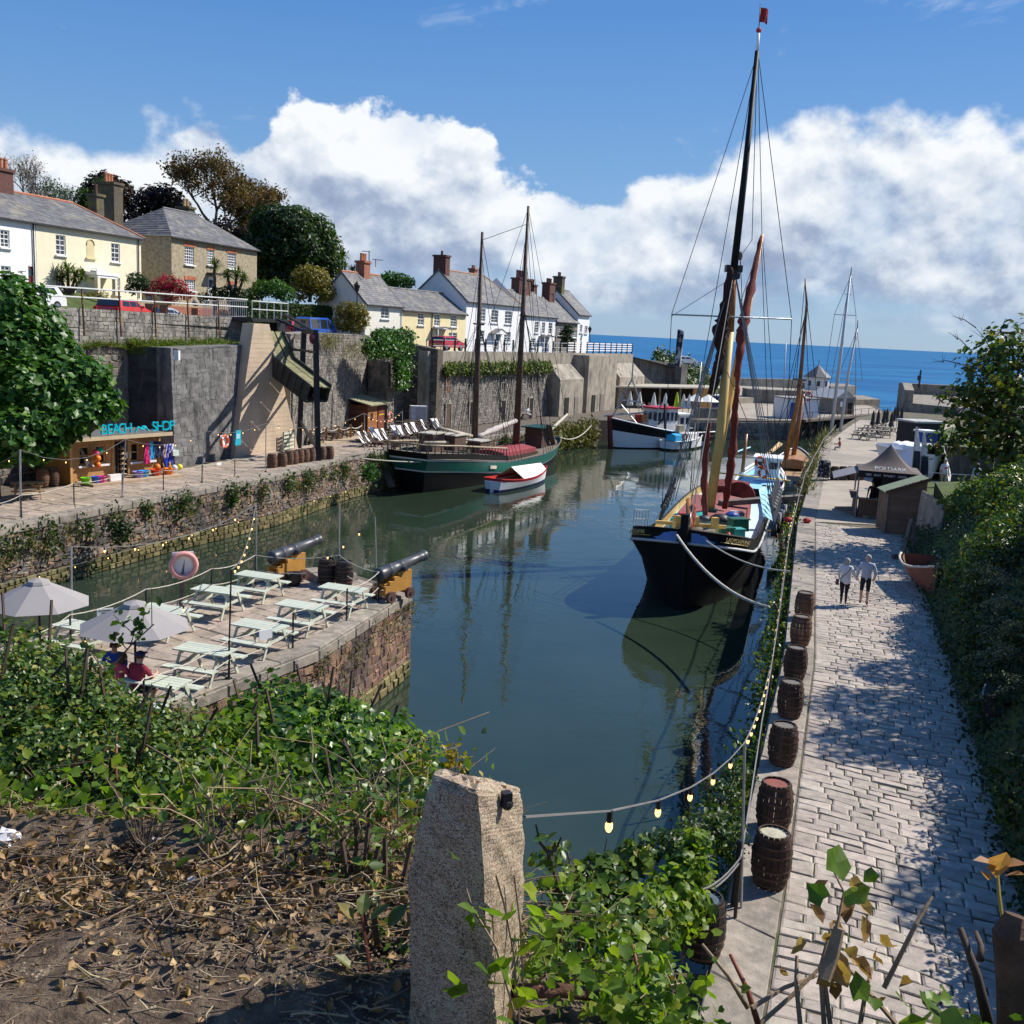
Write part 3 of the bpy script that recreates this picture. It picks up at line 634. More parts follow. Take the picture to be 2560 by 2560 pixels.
 def roof(s,rise,hl=0.0,hr=0.0,ov=0.22,n=15,ridge=None,gut=True):
  """courses of slate; hl/hr how far the ridge is drawn in at a hipped end"""
  h=s.z1-s.z0;L,D=s.L,s.D;m=MB();el=ov if hl else 0.06;er=ov if hr else 0.06
  def edge(k,side):
   y=-ov+(D/2+ov)*k;y=y if side==0 else D-y;z=h-ov*rise/(D/2)+(rise+ov*rise/(D/2))*k
   return(-el+(hl+el)*k if hl else-el),(L+er-(hr+er)*k if hr else L+er),y,z
  for side in(0,1):
   for i in range(n):
    a=edge(i/n,side);b=edge((i+1)/n,side);lift=0.035;r=random.random()
    p=[(a[0],a[2],a[3]+lift),(a[1],a[2],a[3]+lift),(b[1],b[2],b[3]+.004),(b[0],b[2],b[3]+.004)];p=p if side==0 else p[::-1]
    nseg=18
    for j in range(nseg):
     q0,q1=j/nseg,(j+1)/nseg;P=[Vector(v)for v in p]
     m.quad(P[0].lerp(P[1],q0),P[0].lerp(P[1],q1),P[3].lerp(P[2],q1),P[3].lerp(P[2],q0),0,random.random())
    m.quad((a[0],a[2],a[3]-.02),(a[1],a[2],a[3]-.02),(a[1],a[2],a[3]+lift),(a[0],a[2],a[3]+lift))
  for hh,x_ in((hl,0),(hr,1)):
   if hh:
    for i in range(n):
     a0,a1=edge(i/n,0),edge(i/n,1);b0,b1=edge((i+1)/n,0),edge((i+1)/n,1)
     q=[(a1[x_],a1[2],a1[3]+.035),(a0[x_],a0[2],a0[3]+.035),(b0[x_],b0[2],b0[3]+.004),(b1[x_],b1[2],b1[3]+.004)];P=[Vector(v)for v in(q if x_==0 else[q[1],q[0],q[3],q[2]])]
     for j in range(10):q0,q1=j/10,(j+1)/10;m.quad(P[0].lerp(P[1],q0),P[0].lerp(P[1],q1),P[3].lerp(P[2],q1),P[3].lerp(P[2],q0),0,random.random())
   else:
    xx=-0.055 if x_==0 else L+0.055
    for sd in(0,1):a=edge(0,sd);b=edge(1,sd);m.beam((xx,a[2],a[3]-.08),(xx,b[2],b[3]-.08),0.05,0.2)
  o=m.build('roof',slate,s.e);rm=MB();e=edge(1,0);rm.tube([(e[0],D/2,e[3]+.02),(e[1],D/2,e[3]+.02)],0.11,6)
  if ridge and hr:a=edge(0,0);rm.tube([(e[1],D/2,e[3]+.02),(a[1],a[2],a[3]+.06)],0.09,6)
  rm.build('ridge_tiles',ridge or slate,o)
  if gut:
   a=edge(0,0);q=MB();q.beam((a[0],a[2]-.05,a[3]-.06),(a[1],a[2]-.05,a[3]-.06),0.11,0.1);q.build('gutter',lead,s.e)
  s.o_roof=o;return o
 def chimney(s,x,y,w,d,z0,z1,m,pots,pm=None,ph=0.75):
  c=MB().box((x,y,(z0+z1)/2),(w,d,z1-z0));c.box((x,y,z1-.12),(w+.22,d+.22,0.2));o=c.build('chimney',m,s.e)
  for i in range(pots):MB().lathe([(0.15,0),(0.13,ph*.8),(0.16,ph*.85),(0.14,ph)],8,(x+(i-(pots-1)/2)*w/max(pots,1)*.95,y,z1-.03)).build('chimney_pot',pm or pot_m,o)
 def pipe(s,x,m=None):MB().tube([(x,-.08,0),(x,-.08,s.z1-s.z0-.15)],0.05,6).build('drainpipe',m or lead,s.e)
 def gable_porch(s,px0,px1,py0,py1,m=None):
  x0,z1=s.fx(px0,py0);x1,z0=s.fx(px1,py1);cx=(x0+x1)/2;w=x1-x0;p=MB()
  zz=max(z0,1.9);p.slab((x0,0,zz),(x0,-.9,zz),(cx,-.9,z1),(cx,0,z1),.08);p.slab((cx,0,z1),(cx,-.9,z1),(x1,-.9,zz),(x1,0,zz),.08)
  o=p.build('porch_roof',slate,s.e);q=MB()
  for x in(x0+.1,x1-.1):q.box((x,-.8,zz/2),(.1,.1,zz))
  q.add([(x0,-.85,zz-.05),(x1,-.85,zz-.05),(cx,-.85,z1-.1)],[(0,1,2)]);q.add([(x0,-.82,zz-.05),(x1,-.82,zz-.05),(cx,-.82,z1-.1)],[(2,1,0)]);q.build('porch_frame',wpaint,o)
dU=(.3,.954)
h=House('white_house','white rendered house with maroon door, half hidden at the far end',(-37.1,60.6),dU,11.95,7,13.0,17.75,white_w,'houses above the road')
h.windows([(0,575,25,619),(2,665,28,706)]);x0,z=h.fx(68,662);x1,_=h.fx(90,662);h.door(x0,min(x1,11.8),z,maroon_p)
h.walls(2.1);h.roof(2.1,ridge=ridge_t);h.pipe(11.7)
x,z=h.fx(50,694);MB().box((x,-.03,z),(0.9,.04,.35)).build('name_plaque',lead,h.e)
h=House('yellow_house','pale yellow house with blind arched niche between two sash windows',(-33.5,72.05),dU,11.1,7,13.0,17.75,cream_w,'houses above the road')
h.windows([(139,588,165,638),(278,609,300,655),(281,695,301,736),(140,690,156,722)],2,4)
x0,zt=h.fx(216,597);x1,zb=h.fx(236,646);cx=(x0+x1)/2;r_=(x1-x0)/2;nm=MB();pts=[(x0,zb),(x1,zb),(x1,zt-r_)]+[(cx+r_*math.cos(a),zt-r_+r_*math.sin(a))for a in np.linspace(.3,PI-.3,6)]+[(x0,zt-r_)]
nm.add([(p[0],-0.02,p[1])for p in pts],[tuple(range(len(pts)))]);nm.tube([(p[0],-.03,p[1])for p in pts[2:]],.06,5);nm.box((cx,-.06,zb-.05),(r_*2+.3,.2,.1));nm.build('blind_niche',mat('niche_render',(0.62,0.53,0.3),.9,.1,2),h.e)
x0,z=h.fx(212,682);x1,_=h.fx(270,690);pc=MB().box(((x0+x1)/2,-.5,z),(x1-x0,1.1,.22));pc.box(((x0+x1)/2,-.5,z-.2),(x1-x0-.3,1.0,.2));o=pc.build('porch_canopy',wpaint,h.e)
q=MB()
for x in(x0+.3,x1-.3):q.box((x,-.85,z/2-.1),(.28,.28,z-.4))
q.build('porch_post',cream_w,o);h.door(x0+.5,x0+1.4,2.1,cream_w)
h.walls(0);h.roof(2.1,hr=3.4,ridge=ridge_t);h.pipe(10.7);h.chimney(10.4,3.6,.85,.85,4,7.9,sootst,1,dbrick);h.chimney(.75,3.5,1.3,.9,5,8.3,dbrick,3)
x,z=h.fx(285,604)
h=House('stone_house','square stone house with brick window heads and hipped slate roof',(-28.9,86),dU,12.9,7.5,13.2,18.3,stone_w,'houses above the road')
sb=[(462,617,485,662),(518,625,535,663),(569,633,590,672),(463,700,487,727),(569,712,590,745)];h.windows(sb,4,6)
for b in sb:
 x0,z=h.fx(b[0],b[1]);x1,z2=h.fx(b[2],b[1]);z=(z+z2)/2;m=MB();n=9
 for i in range(n):a=(i-(n-1)/2)*.06;m.box((x0-.15+(x1-x0+.3)*(i+.5)/n,-.02,z+.16),((x1-x0+.3)/n-.015,.06,.3),r=random.random())
 m.build('brick_arch',mat('orange_brick',(0.45,0.15,0.07),.85,.2,8,rnd=.2),h.e)
x0,z=h.fx(516,690);x1,_=h.fx(541,690);o=MB().box(((x0+x1)/2,-.4,2.35),(x1-x0,.9,.14)).build('porch_canopy',lead,h.e);h.door(x0+.3,x1-.3,2.1,wpaint)
h.walls(0);h.roof(2.55,hl=4.0,hr=4.0,n=16);h.chimney(-.55,5.6,1.1,1.9,0,9.1,sootst,3);h.chimney(11.0,6.4,.95,1.3,4,8.6,sootst,2,mat('buff_pot',(.45,.3,.15),.8))
OL=Vector((-14.9,99.1));dLt=(.425,.906);gC='cottages in a row along the upper quay road'
def cot(label,px0,px1,z0,z1,wm,D,rise,name='cottage'):
 hh=House(name,label,OL,dLt,1,D,z0,z1,wm);t0=hh.fx(px0,800)[0];t1=hh.fx(px1,800)[0];hh.O=OL+Vector(dLt).normalized()*t0;hh.L=t1-t0
 hh.e.location=(hh.O.x,hh.O.y,z0);hh.e['group']=gC;return hh
h=cot('ivory cottage with blank grey gable end and one upper window',913,1004,10.0,13.95,ivory_w,5.6,2.9);h.windows([(953,763,973,797),(952,820,974,850)]);h.walls(2.8);h.roof(2.8,ridge=ridge_t);h.chimney(3.6,2.8,1.0,1.0,5,8.0,brick_m,3);h.pipe(h.L-.1,wpaint)
h=cot('yellow rendered cottage with three upper windows and small gabled porch',1004,1165,9.9,13.6,yellow_w,6.2,2.1);h.windows([(1045,782,1060,813),(1086,785,1100,815),(1127,788,1142,817),(1122,832,1142,858)]);h.gable_porch(1078,1115,815,838);x0,_=h.fx(1090,830);h.door(x0,x0+.9,2,wpaint);h.walls(2.1);h.roof(2.1);h.pipe(h.fx(1079,800)[0])
h=cot('tall white cottage with brick chimneys at both ends and gabled porch',1165,1303,9.6,15.1,white_w,7.5,3.4);h.windows([(1202,772,1213,804),(1229,775,1245,807),(1263,778,1279,810),(1261,830,1276,856),(1196,826,1210,856)]);h.gable_porch(1222,1255,820,844);x0,_=h.fx(1240,838);h.door(x0,x0+.95,2.0,mat('grey_paint',(0.3,0.3,0.29),0.6));h.walls(3.3);h.roof(3.3,hr=3.5,ridge=mat('buff_ridge',(.36,.2,.12),.8));h.chimney(0.6,3.75,1.0,1.6,7,10.4,dbrick,1,dbrick,.5);h.chimney(h.fx(1251,740)[0]+1.5,4.6,.8,.8,7,9.6,brick_m,2,brick_m,.4)
h=cot('white cottage with a wide six pot chimney and three narrow windows',1303,1391,9.5,14.1,white_w,7.0,3.0);h.windows([(1338,804,1346,832),(1355,806,1362,834),(1372,807,1380,835),(1328,846,1338,868)]);h.gable_porch(1347,1374,837,860);x0,_=h.fx(1356,850);h.door(x0,x0+1.0,2.0,wpaint);h.walls(3.0);h.roof(3.0);h.chimney(h.L*.62,3.5,3.6,1.2,6,9.3,dbrick,6,dbrick,1.0);h.pipe(h.L-.1,lead)
h=cot('grey stone cottage with ivy on its front and red chimney stacks',1391,1445,9.4,13.6,mat('grey_stone_house',(.2,.18,.155),.9,.35,3,.5),7.0,3.0);h.windows([(1396,818,1404,840),(1432,826,1442,844)]);h.walls(3.0);h.roof(3.0);h.chimney(1.5,4.5,1.0,1.0,5,8.9,dbrick,2,dbrick);h.chimney(h.L*.62,3.5,1.9,1.2,5,9.4,dbrick,3,dbrick,.6)
cotE=h;gx,_=h.fx(1415,830)
h=cot('end white cottage with slate hung gable facing the sea road',1445,1474,9.3,14.8,white_w,7.0,3.2);h.windows([(1450,812,1455,832),(1462,815,1468,834)]);h.walls(3.2);h.roof(3.2);h.chimney(.6,3.5,1.0,1.4,6,10.6,sootst,2,dbrick,.6)
# --- cars on the terrace
tyre_m=mat('tyre_rubber',(.02,.02,.02),.9,.2,5);carglass=mat('car_glass',(.02,.025,.03),.04,.3,1,spec=.8);rim_m=mat('alloy',(.5,.5,.52),.3,.1,4,metal=.9)
def car(label,loc,rz,col,L=4.2,H=1.5,W=1.75,van=False,parts=True,cat='car'):
 nm='parked_van' if van else 'parked_car';t=thing(nm,label,cat,loc,rz,'cars parked on the terrace road');pm=mat('car_paint_'+'_'.join(str(int(c*100))for c in col),col,.3,.04,1,coat=.8,spec=.5)
 k=L/4.2;bz=.28;prof=[(-2.1,.35),(-2.08,.75),(-1.95,.95),(-1.0 if not van else-1.5,1.0),(1.25,.98),(1.95,.82),(2.1,.6),(2.1,.32)]
 cab=[(-1.9,.93),(-1.62,1.38),(-1.2,H-.03),(.1,H),(.75,1.25),(1.3,.95)]if not van else[(-2.02,.93),(-1.95,H-.15),(-1.7,H-.02),(.5,H),(1.0,H-.25),(1.55,.98)]
 def loft(pts,w0,w1,zc):
  m=MB();n=len(pts);vs=[]
  for sgn in(-1,1):
   for x,z in pts:f=min(1,max(0,(z-zc)/(H-zc)));vs.append((x*k,sgn*(w0+(w1-w0)*f)/2,z))
  m.add(vs,[tuple(range(n)),tuple(range(2*n-1,n-1,-1))]+[(i,n+i,n+(i+1)%n,(i+1)%n)for i in range(n)]);return m
 body=loft(prof,W,W*.97,.3).build('body',pm,t)
 rf=loft(cab,W*.95,W*.74,.93).build('cabin',pm,t)
 gm=MB();zt=H-.16;zb=1.02
 for sgn in(-1,1):
  def P(x,z):f=(z-.93)/(H-.93);return(x*k,sgn*((W*.95+(W*.74-W*.95)*f)/2+.012),z)
  seg=[(-1.45,-.55),(-.45,.3),(.38,.85)]if not van else[(-1.8,-.7),(-.55,.35),(.45,1.1)]
  for i,(a,b)in enumerate(seg):
   tb=b-(.42 if i==2 else 0);ta=a+(.18 if i==0 and not van else 0);q=[P(a,zb),P(b,zb),P(tb,zt),P(ta,zt)]
   gm.add(q,[(0,1,2,3)if sgn<0 else(3,2,1,0)])
 def C(x,z,s_):f=(z-.93)/(H-.93);return(x*k,s_*(W*.95+(W*.74-W*.95)*f)/2*.92,z)
 xa,xb=(cab[-1][0],cab[-2][0]);za,zb2=cab[-1][1],cab[-2][1]
 n_=.02;gm.add([C(xa+n_-.02,za+.06,-1),C(xa+n_-.02,za+.06,1),C(xb+n_+.03,zb2+.0,1),C(xb+n_+.03,zb2+.0,-1)],[(0,1,2,3)])
 xa,xb=cab[0][0],cab[1][0];za,zb2=cab[0][1],cab[1][1];gm.add([C(xa-.03,za+.1,-1),C(xa-.03,za+.1,1),C(xb-.03,zb2,1),C(xb-.03,zb2,-1)],[(3,2,1,0)])
 gm.build('car_window',carglass,rf)
 for x in(-1.3*k,1.3*k):
  for s_ in(-1,1):
   o=MB().tube([(x,s_*(W/2-.2),.31),(x,s_*(W/2+.01),.31)],.31,16).build('wheel',tyre_m,t);MB().tube([(x,s_*(W/2),.31),(x,s_*(W/2+.02),.31)],.19,10).build('rim',rim_m,o)
 for s_ in(-1,1):
  MB().box((2.03*k,s_*(W/2-.28),.68),(.14,.34,.14)).build('headlight',mat('lamp_lens',(.7,.7,.7),.1),t);MB().box((-2.05*k,s_*(W/2-.16),.82),(.1,.22,.22)).build('tail_light',mat('tail_red',(.5,.01,.01),.2),t)
  MB().box((.82*k,s_*(W/2+.06),1.03),(.12,.2,.13)).build('wing_mirror',pm,t)
 MB().box((-2.1*k,0,.62),(.02,.5,.11)).build('number_plate',mat('plate_yellow',(.7,.5,.03),.5),t)
 return t
def on_road(px,py,Y,zr):p=at(px,py,Y);return(p.x,p.y,zr)
ra=math.atan2(.957,.29)
car('white hatchback half hidden by the fig tree',on_road(70,745,59,11.75),ra+PI,(.75,.75,.76))
car('bright red hatchback on the road below the yellow house',on_road(308,770,66,11.25),ra+.12,(.62,.035,.025),4.0)
car('silver blue car just beyond the red hatchback',on_road(408,785,80,11.0),ra,(.35,.4,.48),4.1,1.4)
car('dark red car behind the chute platform',on_road(735,800,91,10.45),ra,(.4,.03,.035),4.1,1.45)
car('blue van with blacked out rear window beside the trimmed hedge',on_road(792,805,90,10.3),ra-.1,(.015,.09,.42),4.6,1.95,1.9,True,cat='van')
car('red car parked outside the yellow cottage',on_road(1118,850,106,9.62),ra-.25,(.5,.02,.04),4.1,1.48)
car('silver car far out on the sea road',on_road(1712,915,172,7.7),.5,(.55,.57,.6),4.2,1.5)
# --- boats
def wb(mb,name,mats,parent,smooth=False,**kw):
 """build a mesh given in world coordinates as a part of parent (a thing with no rotation)"""
 l=parent.location if parent.parent is None else parent.parent.location
 mb.v=[(v[0]-l[0],v[1]-l[1],v[2]-l[2])for v in mb.v]
 return mb.build(name,mats,parent,smooth,**kw)
class Hull:
 """levels: list of (height(s), half_breadth(s)); s runs 0 at the stern to 1 at the stem"""
 def __init__(s,stern,bow,levels,rake=0.0,srake=0.0):
  s.a=Vector((*stern,0));s.d=(Vector((*bow,0))-s.a);s.L=s.d.length;s.d.normalize();s.n=Vector((s.d.y,-s.d.x,0));s.lv=levels;s.rake=rake;s.srake=srake
 def p(s,t,j,side,out=0.0):
  """level j may be fractional; side +1 is starboard"""
  i=min(int(j),len(s.lv)-2)if len(s.lv)>1 else 0;k=j-i
  z=s.lv[i][0](t)*(1-k)+s.lv[i+1][0](t)*k;b=s.lv[i][1](t)*(1-k)+s.lv[i+1][1](t)*k
  x=t*s.L+z*(s.rake*max(0,(t-.8)/.2)-s.srake*max(0,(.12-t)/.12))
  return s.a+s.d*x+s.n*side*(b+out)+Vector((0,0,z))
 def panel(s,j0,j1,n=28,t0=0.0,t1=1.0,out=0.0,transom=True,sides=(-1,1),rows=1):
  m=MB();ts=[t0+(t1-t0)*(1-(1-i/n)**1.7)for i in range(n+1)]
  for side in sides:
   vs=[];
   for r in range(rows+1):vs+=[s.p(t,j0+(j1-j0)*r/rows,side,out)for t in ts]
   w_=n+1;fs=[]
   for r in range(rows):
    for i in range(n):q=(r*w_+i,r*w_+i+1,(r+1)*w_+i+1,(r+1)*w_+i);fs.append(q if side>0 else q[::-1])
   m.add(vs,fs)
  if transom and t0==0:m.quad(s.p(0,j0,-1,out),s.p(0,j0,1,out),s.p(0,j1,1,out),s.p(0,j1,-1,out))
  return m
 def rail(s,j,r,n=26,t0=0,t1=1,out=0.0,sides=(-1,1),dz=0.0,mm=None,nn=5):
  m=mm or MB()
  for sd in sides:m.tube([s.p(t0+(t1-t0)*(1-(1-i/n)**1.7),j,sd,out)+Vector((0,0,dz))for i in range(n+1)],r,nn)
  return m
 def deck(s,j,n=24,dz=0.0,out=0.0,t1=.995):
  m=MB();ts=[t1*(1-(1-i/n)**1.6)for i in range(n+1)];z=Vector((0,0,dz))
  for a,b in zip(ts,ts[1:]):m.quad(s.p(a,j,1,out)+z,s.p(b,j,1,out)+z,s.p(b,j,-1,out)+z,s.p(a,j,-1,out)+z)
  return m
def bshape(bow_from,p,q,stern,sfrom=0.3):
 def f(t):
  k=1.0
  if t>bow_from:k=max(0.0,1-((t-bow_from)/(1-bow_from))**p)**q
  if t<sfrom:k*=stern+(1-stern)*math.sin(math.pi/2*t/sfrom)**.8
  return k
 return f
rope_m=mat('pale_rope',(.5,.46,.38),.9,.2,8);wire=mat('dark_rigging',(.035,.033,.035),.7,.2,4);wire2=mat('grey_rigging',(.2,.19,.18),.7,.2,4)
black_h=mat('black_hull_paint',(.009,.009,.01),.6,.3,1.5,.15,6,spec=.2);ypaint=mat('yellow_spar_paint',(.55,.37,.12),.5,.12,1.5);sailm=mat('tan_sailcloth',(.15,.03,.022),.9,.35,2.2,.9,7);sail2=mat('dark_sailcloth',(.035,.014,.012),.9,.3,2,.9,7)
varn=mat('varnished_wood',(.3,.115,.03),.4,.3,2.5,spec=.5);oldwood=mat('weathered_wood',(.17,.14,.11),.85,.3,3,.4,14);redp=mat('red_paint',(.5,.03,.03),.5,.15,3);gmet=mat('galvanised_metal',(.42,.43,.44),.45,.15,4,metal=.6);blackm=mat('black_metal',(.02,.02,.022),.5,.2,4)
def lines(name,rows,m,parent,r=.03):
 for row in rows:
  pts=[at(*q)if len(q)==3 and q[2]>30 and q[0]>20 else Vector(q)for q in row[:-1]]if isinstance(row[-1],float)else[at(*q)for q in row]
  wb(MB().tube(pts,r,4),name,m,parent)
  # ---- the big black sailing barge at the right quay
st=on(1697,1522,0);ax=Vector((.285,.9585));Lb=25.0;stern=(st.x+ax.x*Lb,st.y+ax.y*Lb)
sheer=lambda t:1.95+1.7*max(0,(t-.5)/.5)**1.9+.35*max(0,(.25-t)/.25)
bd=bshape(.86,3.2,.5,.72);bw_=bshape(.62,2.3,.72,.35,.4)
lv=[(lambda t:-.5,lambda t:2.45*bw_(t)),(lambda t:.35,lambda t:2.62*(bw_(t)*.8+bd(t)*.2)),(lambda t:sheer(t)*.55,lambda t:2.72*(bw_(t)*.42+bd(t)*.58)),(lambda t:sheer(t)-.62,lambda t:2.78*bd(t)),(lambda t:sheer(t)-.55,lambda t:2.82*bd(t)),(sheer,lambda t:2.76*bd(t))]
H=Hull(stern,(st.x,st.y),lv,rake=.06)
bg=thing('sailing_barge','large black hulled sailing barge with tall mast and brown sails moored beside the cobbled quay','boat',(*stern,0))
wb(H.panel(0,3,40,rows=9),'hull',black_h,bg,True);wb(H.panel(4,5,40),'bulwark',black_h,bg,True)
wb(H.panel(4,5,40,out=-.1,transom=False),'bulwark_lining',ypaint,bg,True)
wb(H.rail(3.5,.075,36,out=.03),'rubbing_strake',mat('silver_paint',(.5,.5,.5),.5,.1,3),bg,True)
wb(H.rail(5,.06,36,out=-.04),'rail',black_h,bg,True)
wb(H.rail(4.35,.018,20,.93,.985,.03,dz=.0),'gold_line',mat('gold_paint',(.55,.38,.1),.5),bg)
deckm=mat('pale_blue_deck',(.55,.72,.72),.6,.1,2);wb(H.deck(4,dz=.04,out=-.12),'deck',deckm,bg)
sm=MB();sm.beam(H.p(1,0,1)+H.d*.05,H.p(1,5,1)+H.d*.1+Vector((0,0,.75)),.34,.3,up=(H.d.x,H.d.y,0));wb(sm,'stem_post',black_h,bg)
bm=MB();n=26;T0,T1=.9885,.9995
for side in(-1,1):
 vs=[]
 for i in range(n+1):
  k=i/n;t=T0+(T1-T0)*(1-(1-k)**2.2);lo_=4.05 if k>.12 else 4.3-k*2;hi_=4.22+.62*min(1,max(0,(k-.1)/.45))**.7+.06*math.sin(k*22)*(k<.6)-(.0)
  vs+=[H.p(t,lo_,side,.02)+H.d*.025,H.p(t,hi_,side,.02)+H.d*.025]
 bm.add(vs,[((2*i,2*i+2,2*i+3,2*i+1)if side>0 else(2*i+1,2*i+3,2*i+2,2*i))for i in range(n)])
wb(bm,'bow_badge',mat('badge_blue',(.13,.27,.62),.5,.1,4),bg)
goldl=mat('gold_lettering',(.65,.5,.2),.5)
for side,t_,sg in((-1,.957,1),(1,.957,-1)):
 a,b=H.p(t_-.016,4.62,side),H.p(t_+.016,4.62,side);xd=(a-b)if side<0 else(b-a);c=(a+b)/2
 nn=Vector((xd.y,-xd.x,0)).normalized();nn=nn if nn.dot(H.n*side)>0 else-nn
 text('lettering','LADYDAPHNE',.27,c+nn*.07,xd if Vector((xd.x,xd.y,0)).cross(Vector((0,0,1))).dot(nn)>0 else-xd,(0,0,1),goldl,bg,.005)
def L2(t,y,z):return H.a+H.d*(t*H.L)+H.n*y+Vector((0,0,z))
def lbox(m,t0,t1,y0,y1,z0,z1,mi=0,cam_=.0):
 P=[L2(t0,y0,z0),L2(t1,y0,z0),L2(t1,y1,z0),L2(t0,y1,z0),L2(t0,y0,z1),L2(t1,y0,z1),L2(t1,y1,z1),L2(t0,y1,z1)];mid0,mid1=(P[4]+P[7])/2,(P[5]+P[6])/2
 mid0.z+=cam_;mid1.z+=cam_;P+=[mid0,mid1]
 m.add(P,[(0,1,2,3),(0,4,5,1),(2,6,7,3),(1,5,9,6,2),(3,7,8,4,0),(4,8,9,5),(8,7,6,9)],mi);return m
hatch=lbox(MB(),.3,.67,-1.75,1.75,1.5,2.62,0,.22);wb(hatch,'hatch_cover',mat('maroon_canvas',(.27,.085,.075),.8,.15,1.2,.3,5),bg)
wb(lbox(MB(),.60,.675,-1.2,1.78,1.6,2.66,0,.22),'teal_cover',mat('teal_canvas',(.03,.36,.32),.7,.12,2),bg)
lm=mat('white_lettering',(.75,.75,.72),.6)
for t_ in(.53,.64):
 o=MB()
 for i in range(4):o.ring(L2(t_,-1.05+.0-i*.17,2.79),.1,.03,(0,0,1),8,4)
 wb(o,'rope_grommets',lm,bg)
lbx=lbox(MB(),.06,.2,-1.2,1.2,1.7,2.9,0,.1);wb(lbx,'aft_cabin',sailm,bg)
wb(lbox(MB(),.2,.3,-1.0,.6,1.7,2.55,0,.1),'skylight',mat('maroon_canvas',(.27,.085,.075)),bg)
wm_=MB()
for k in range(9):a0,a1=PI*k/9,PI*(k+1)/9;c=L2(.24,-.9,2.5);wm_.add([c+H.d*.3,c+H.d*.3+H.n*0-H.n*math.cos(a0)*1.0+Vector((0,0,math.sin(a0))),c+H.d*.3-H.n*math.cos(a1)*1.0+Vector((0,0,math.sin(a1))),c,c-H.n*math.cos(a0)+Vector((0,0,math.sin(a0))),c-H.n*math.cos(a1)+Vector((0,0,math.sin(a1)))],[(0,1,2),(3,5,4),(1,4,5,2)])
wb(wm_,'wheel_hood',sailm,bg)
for px in(1690,1736,1785):
 p=at(px,1330,46.3);q=p.copy();p.z=2.6;q.z=4.0;wb(MB().beam(p,q,.27),'windlass_post',ypaint,bg)
a=at(1640,1305,46.6);b=at(1815,1318,46.6);wb(MB().beam(a,b,.16),'windlass_beam',ypaint,bg)
wb(MB().tube([at(1695,1330,46.1),at(1785,1338,46.1)],.3,12),'windlass_drum',oldwood,bg,True)
for px,py,Y,c,w_,nm in((1812,1335,47.5,(.02,.12,.07),.75,'deck_locker'),(1845,1312,49.5,(.02,.1,.06),.9,'deck_locker'),(1838,1338,48,(.06,.32,.28),.8,'deck_locker'),(1820,1349,46.6,(.55,.03,.02),.38,'gas_bottle'),(1715,1300,49,(.5,.04,.03),.6,'deck_box'),(1800,1300,50.5,(.02,.02,.025),1.1,'winch'),(1760,1298,50.5,(.05,.05,.06),.7,'winch'),(1830,1290,52,(.03,.08,.3),.8,'tarpaulin')):
 p=at(px,py,Y);mm_=mat('deck_gear_%d_%d'%(px,py),c,.5,.15,3)
 if nm=='gas_bottle':wb(MB().lathe([(.14,-.3),(.17,-.25),(.17,.15),(.1,.26),(.05,.34)],12,p),nm,mm_,bg,True)
 elif nm in('winch','tarpaulin'):wb(MB().ball(p,w_*.5,9,6,sc=(1,.8,.6)),nm,mm_,bg,nm=='winch')
 else:wb(MB().box(p,(w_,w_*.7,.55),.3,tp=.92).box((p.x,p.y,p.z+.31),(w_+.05,w_*.75,.06),.3),nm,mm_,bg)
def spar(name,pts,r,m,parent,n=8):return wb(MB().tube([at(*q)for q in pts],r,n),name,m,parent,True)
spar('mast',[(1771,1295,55),(1799,1100,55.1),(1824,830,55.3)],[.27,.26,.24],ypaint,bg,10)
spar('masthead',[(1823.6,832,55.3),(1834,668,55.5)],[.242,.22],varn,bg,10)
tab=MB().tube([at(1772,1292,55),at(1775,1270,55)],.42,8);wb(tab,'mast_case',mat('dark_green_paint',(.01,.06,.05),.5),bg)
cap=MB().box(at(1834,672,55.4),(.85,.6,.35)).box(at(1833,690,55.3),(.6,.62,.3));wb(cap,'mast_cap',blackm,bg)
spar('topmast',[(1834.5,675,55.2),(1860,450,56),(1893,128,57)],[.2,.17,.12],black_h,bg)
spar('pole_head',[(1893,130,57),(1897,76,57.2)],[.09,.07],wpaint,bg);wb(MB().ball(at(1897,76,57.2),.15),'truck',redp,bg)
spar('flag_staff',[(1897,76,57.2),(1901,9,57.4)],.025,blackm,bg,4)
def flag(name,p00,w_,h_,m,parent,d=(1,0,0),n=8,amp=.06,droop=.1):
 m_=MB();d=Vector(d).normalized();s_=Vector((-d.y,d.x,0));vs=[]
 for j in range(4):
  for i in range(n+1):k=i/n;vs.append(p00+d*w_*k+s_*amp*math.sin(k*7+j*.5)*(0.3+k)+Vector((0,0,-h_*j/3-droop*k*k)))
 m_.add(vs,[(j*(n+1)+i,j*(n+1)+i+1,(j+1)*(n+1)+i+1,(j+1)*(n+1)+i)for j in range(3)for i in range(n)]);return wb(m_,name,m,parent)
flag('flag',at(1900.5,18,57.4),.45,.72,mat('red_bunting',(.35,.02,.02),.8,.5,4),bg)
spar('sprit',[(1790,1185,54.6),(1822,1010,55.5),(1868,780,58.5),(1905,588,61.5)],[.16,.19,.19,.1],ypaint,bg)
def bundle(name,pts,rad,m,parent,n=9):
 """a sail furled into a lumpy roll"""
 P=[];Rr=[];
 for i in range(len(pts)-1):
  for k in range(5):f=k/5;a,b=at(*pts[i]),at(*pts[i+1]);P.append(a.lerp(b,f));Rr.append((rad[i]*(1-f)+rad[i+1]*f)*(1+.22*math.sin(i*3.1+k*2.3)))
 P.append(at(*pts[-1]));Rr.append(rad[-1]);mb=MB();mb.tube(P,Rr,n)
 mb.v=[tuple(c+random.uniform(-.045,.045)for c in v)for v in mb.v];return wb(mb,name,m,parent,True)
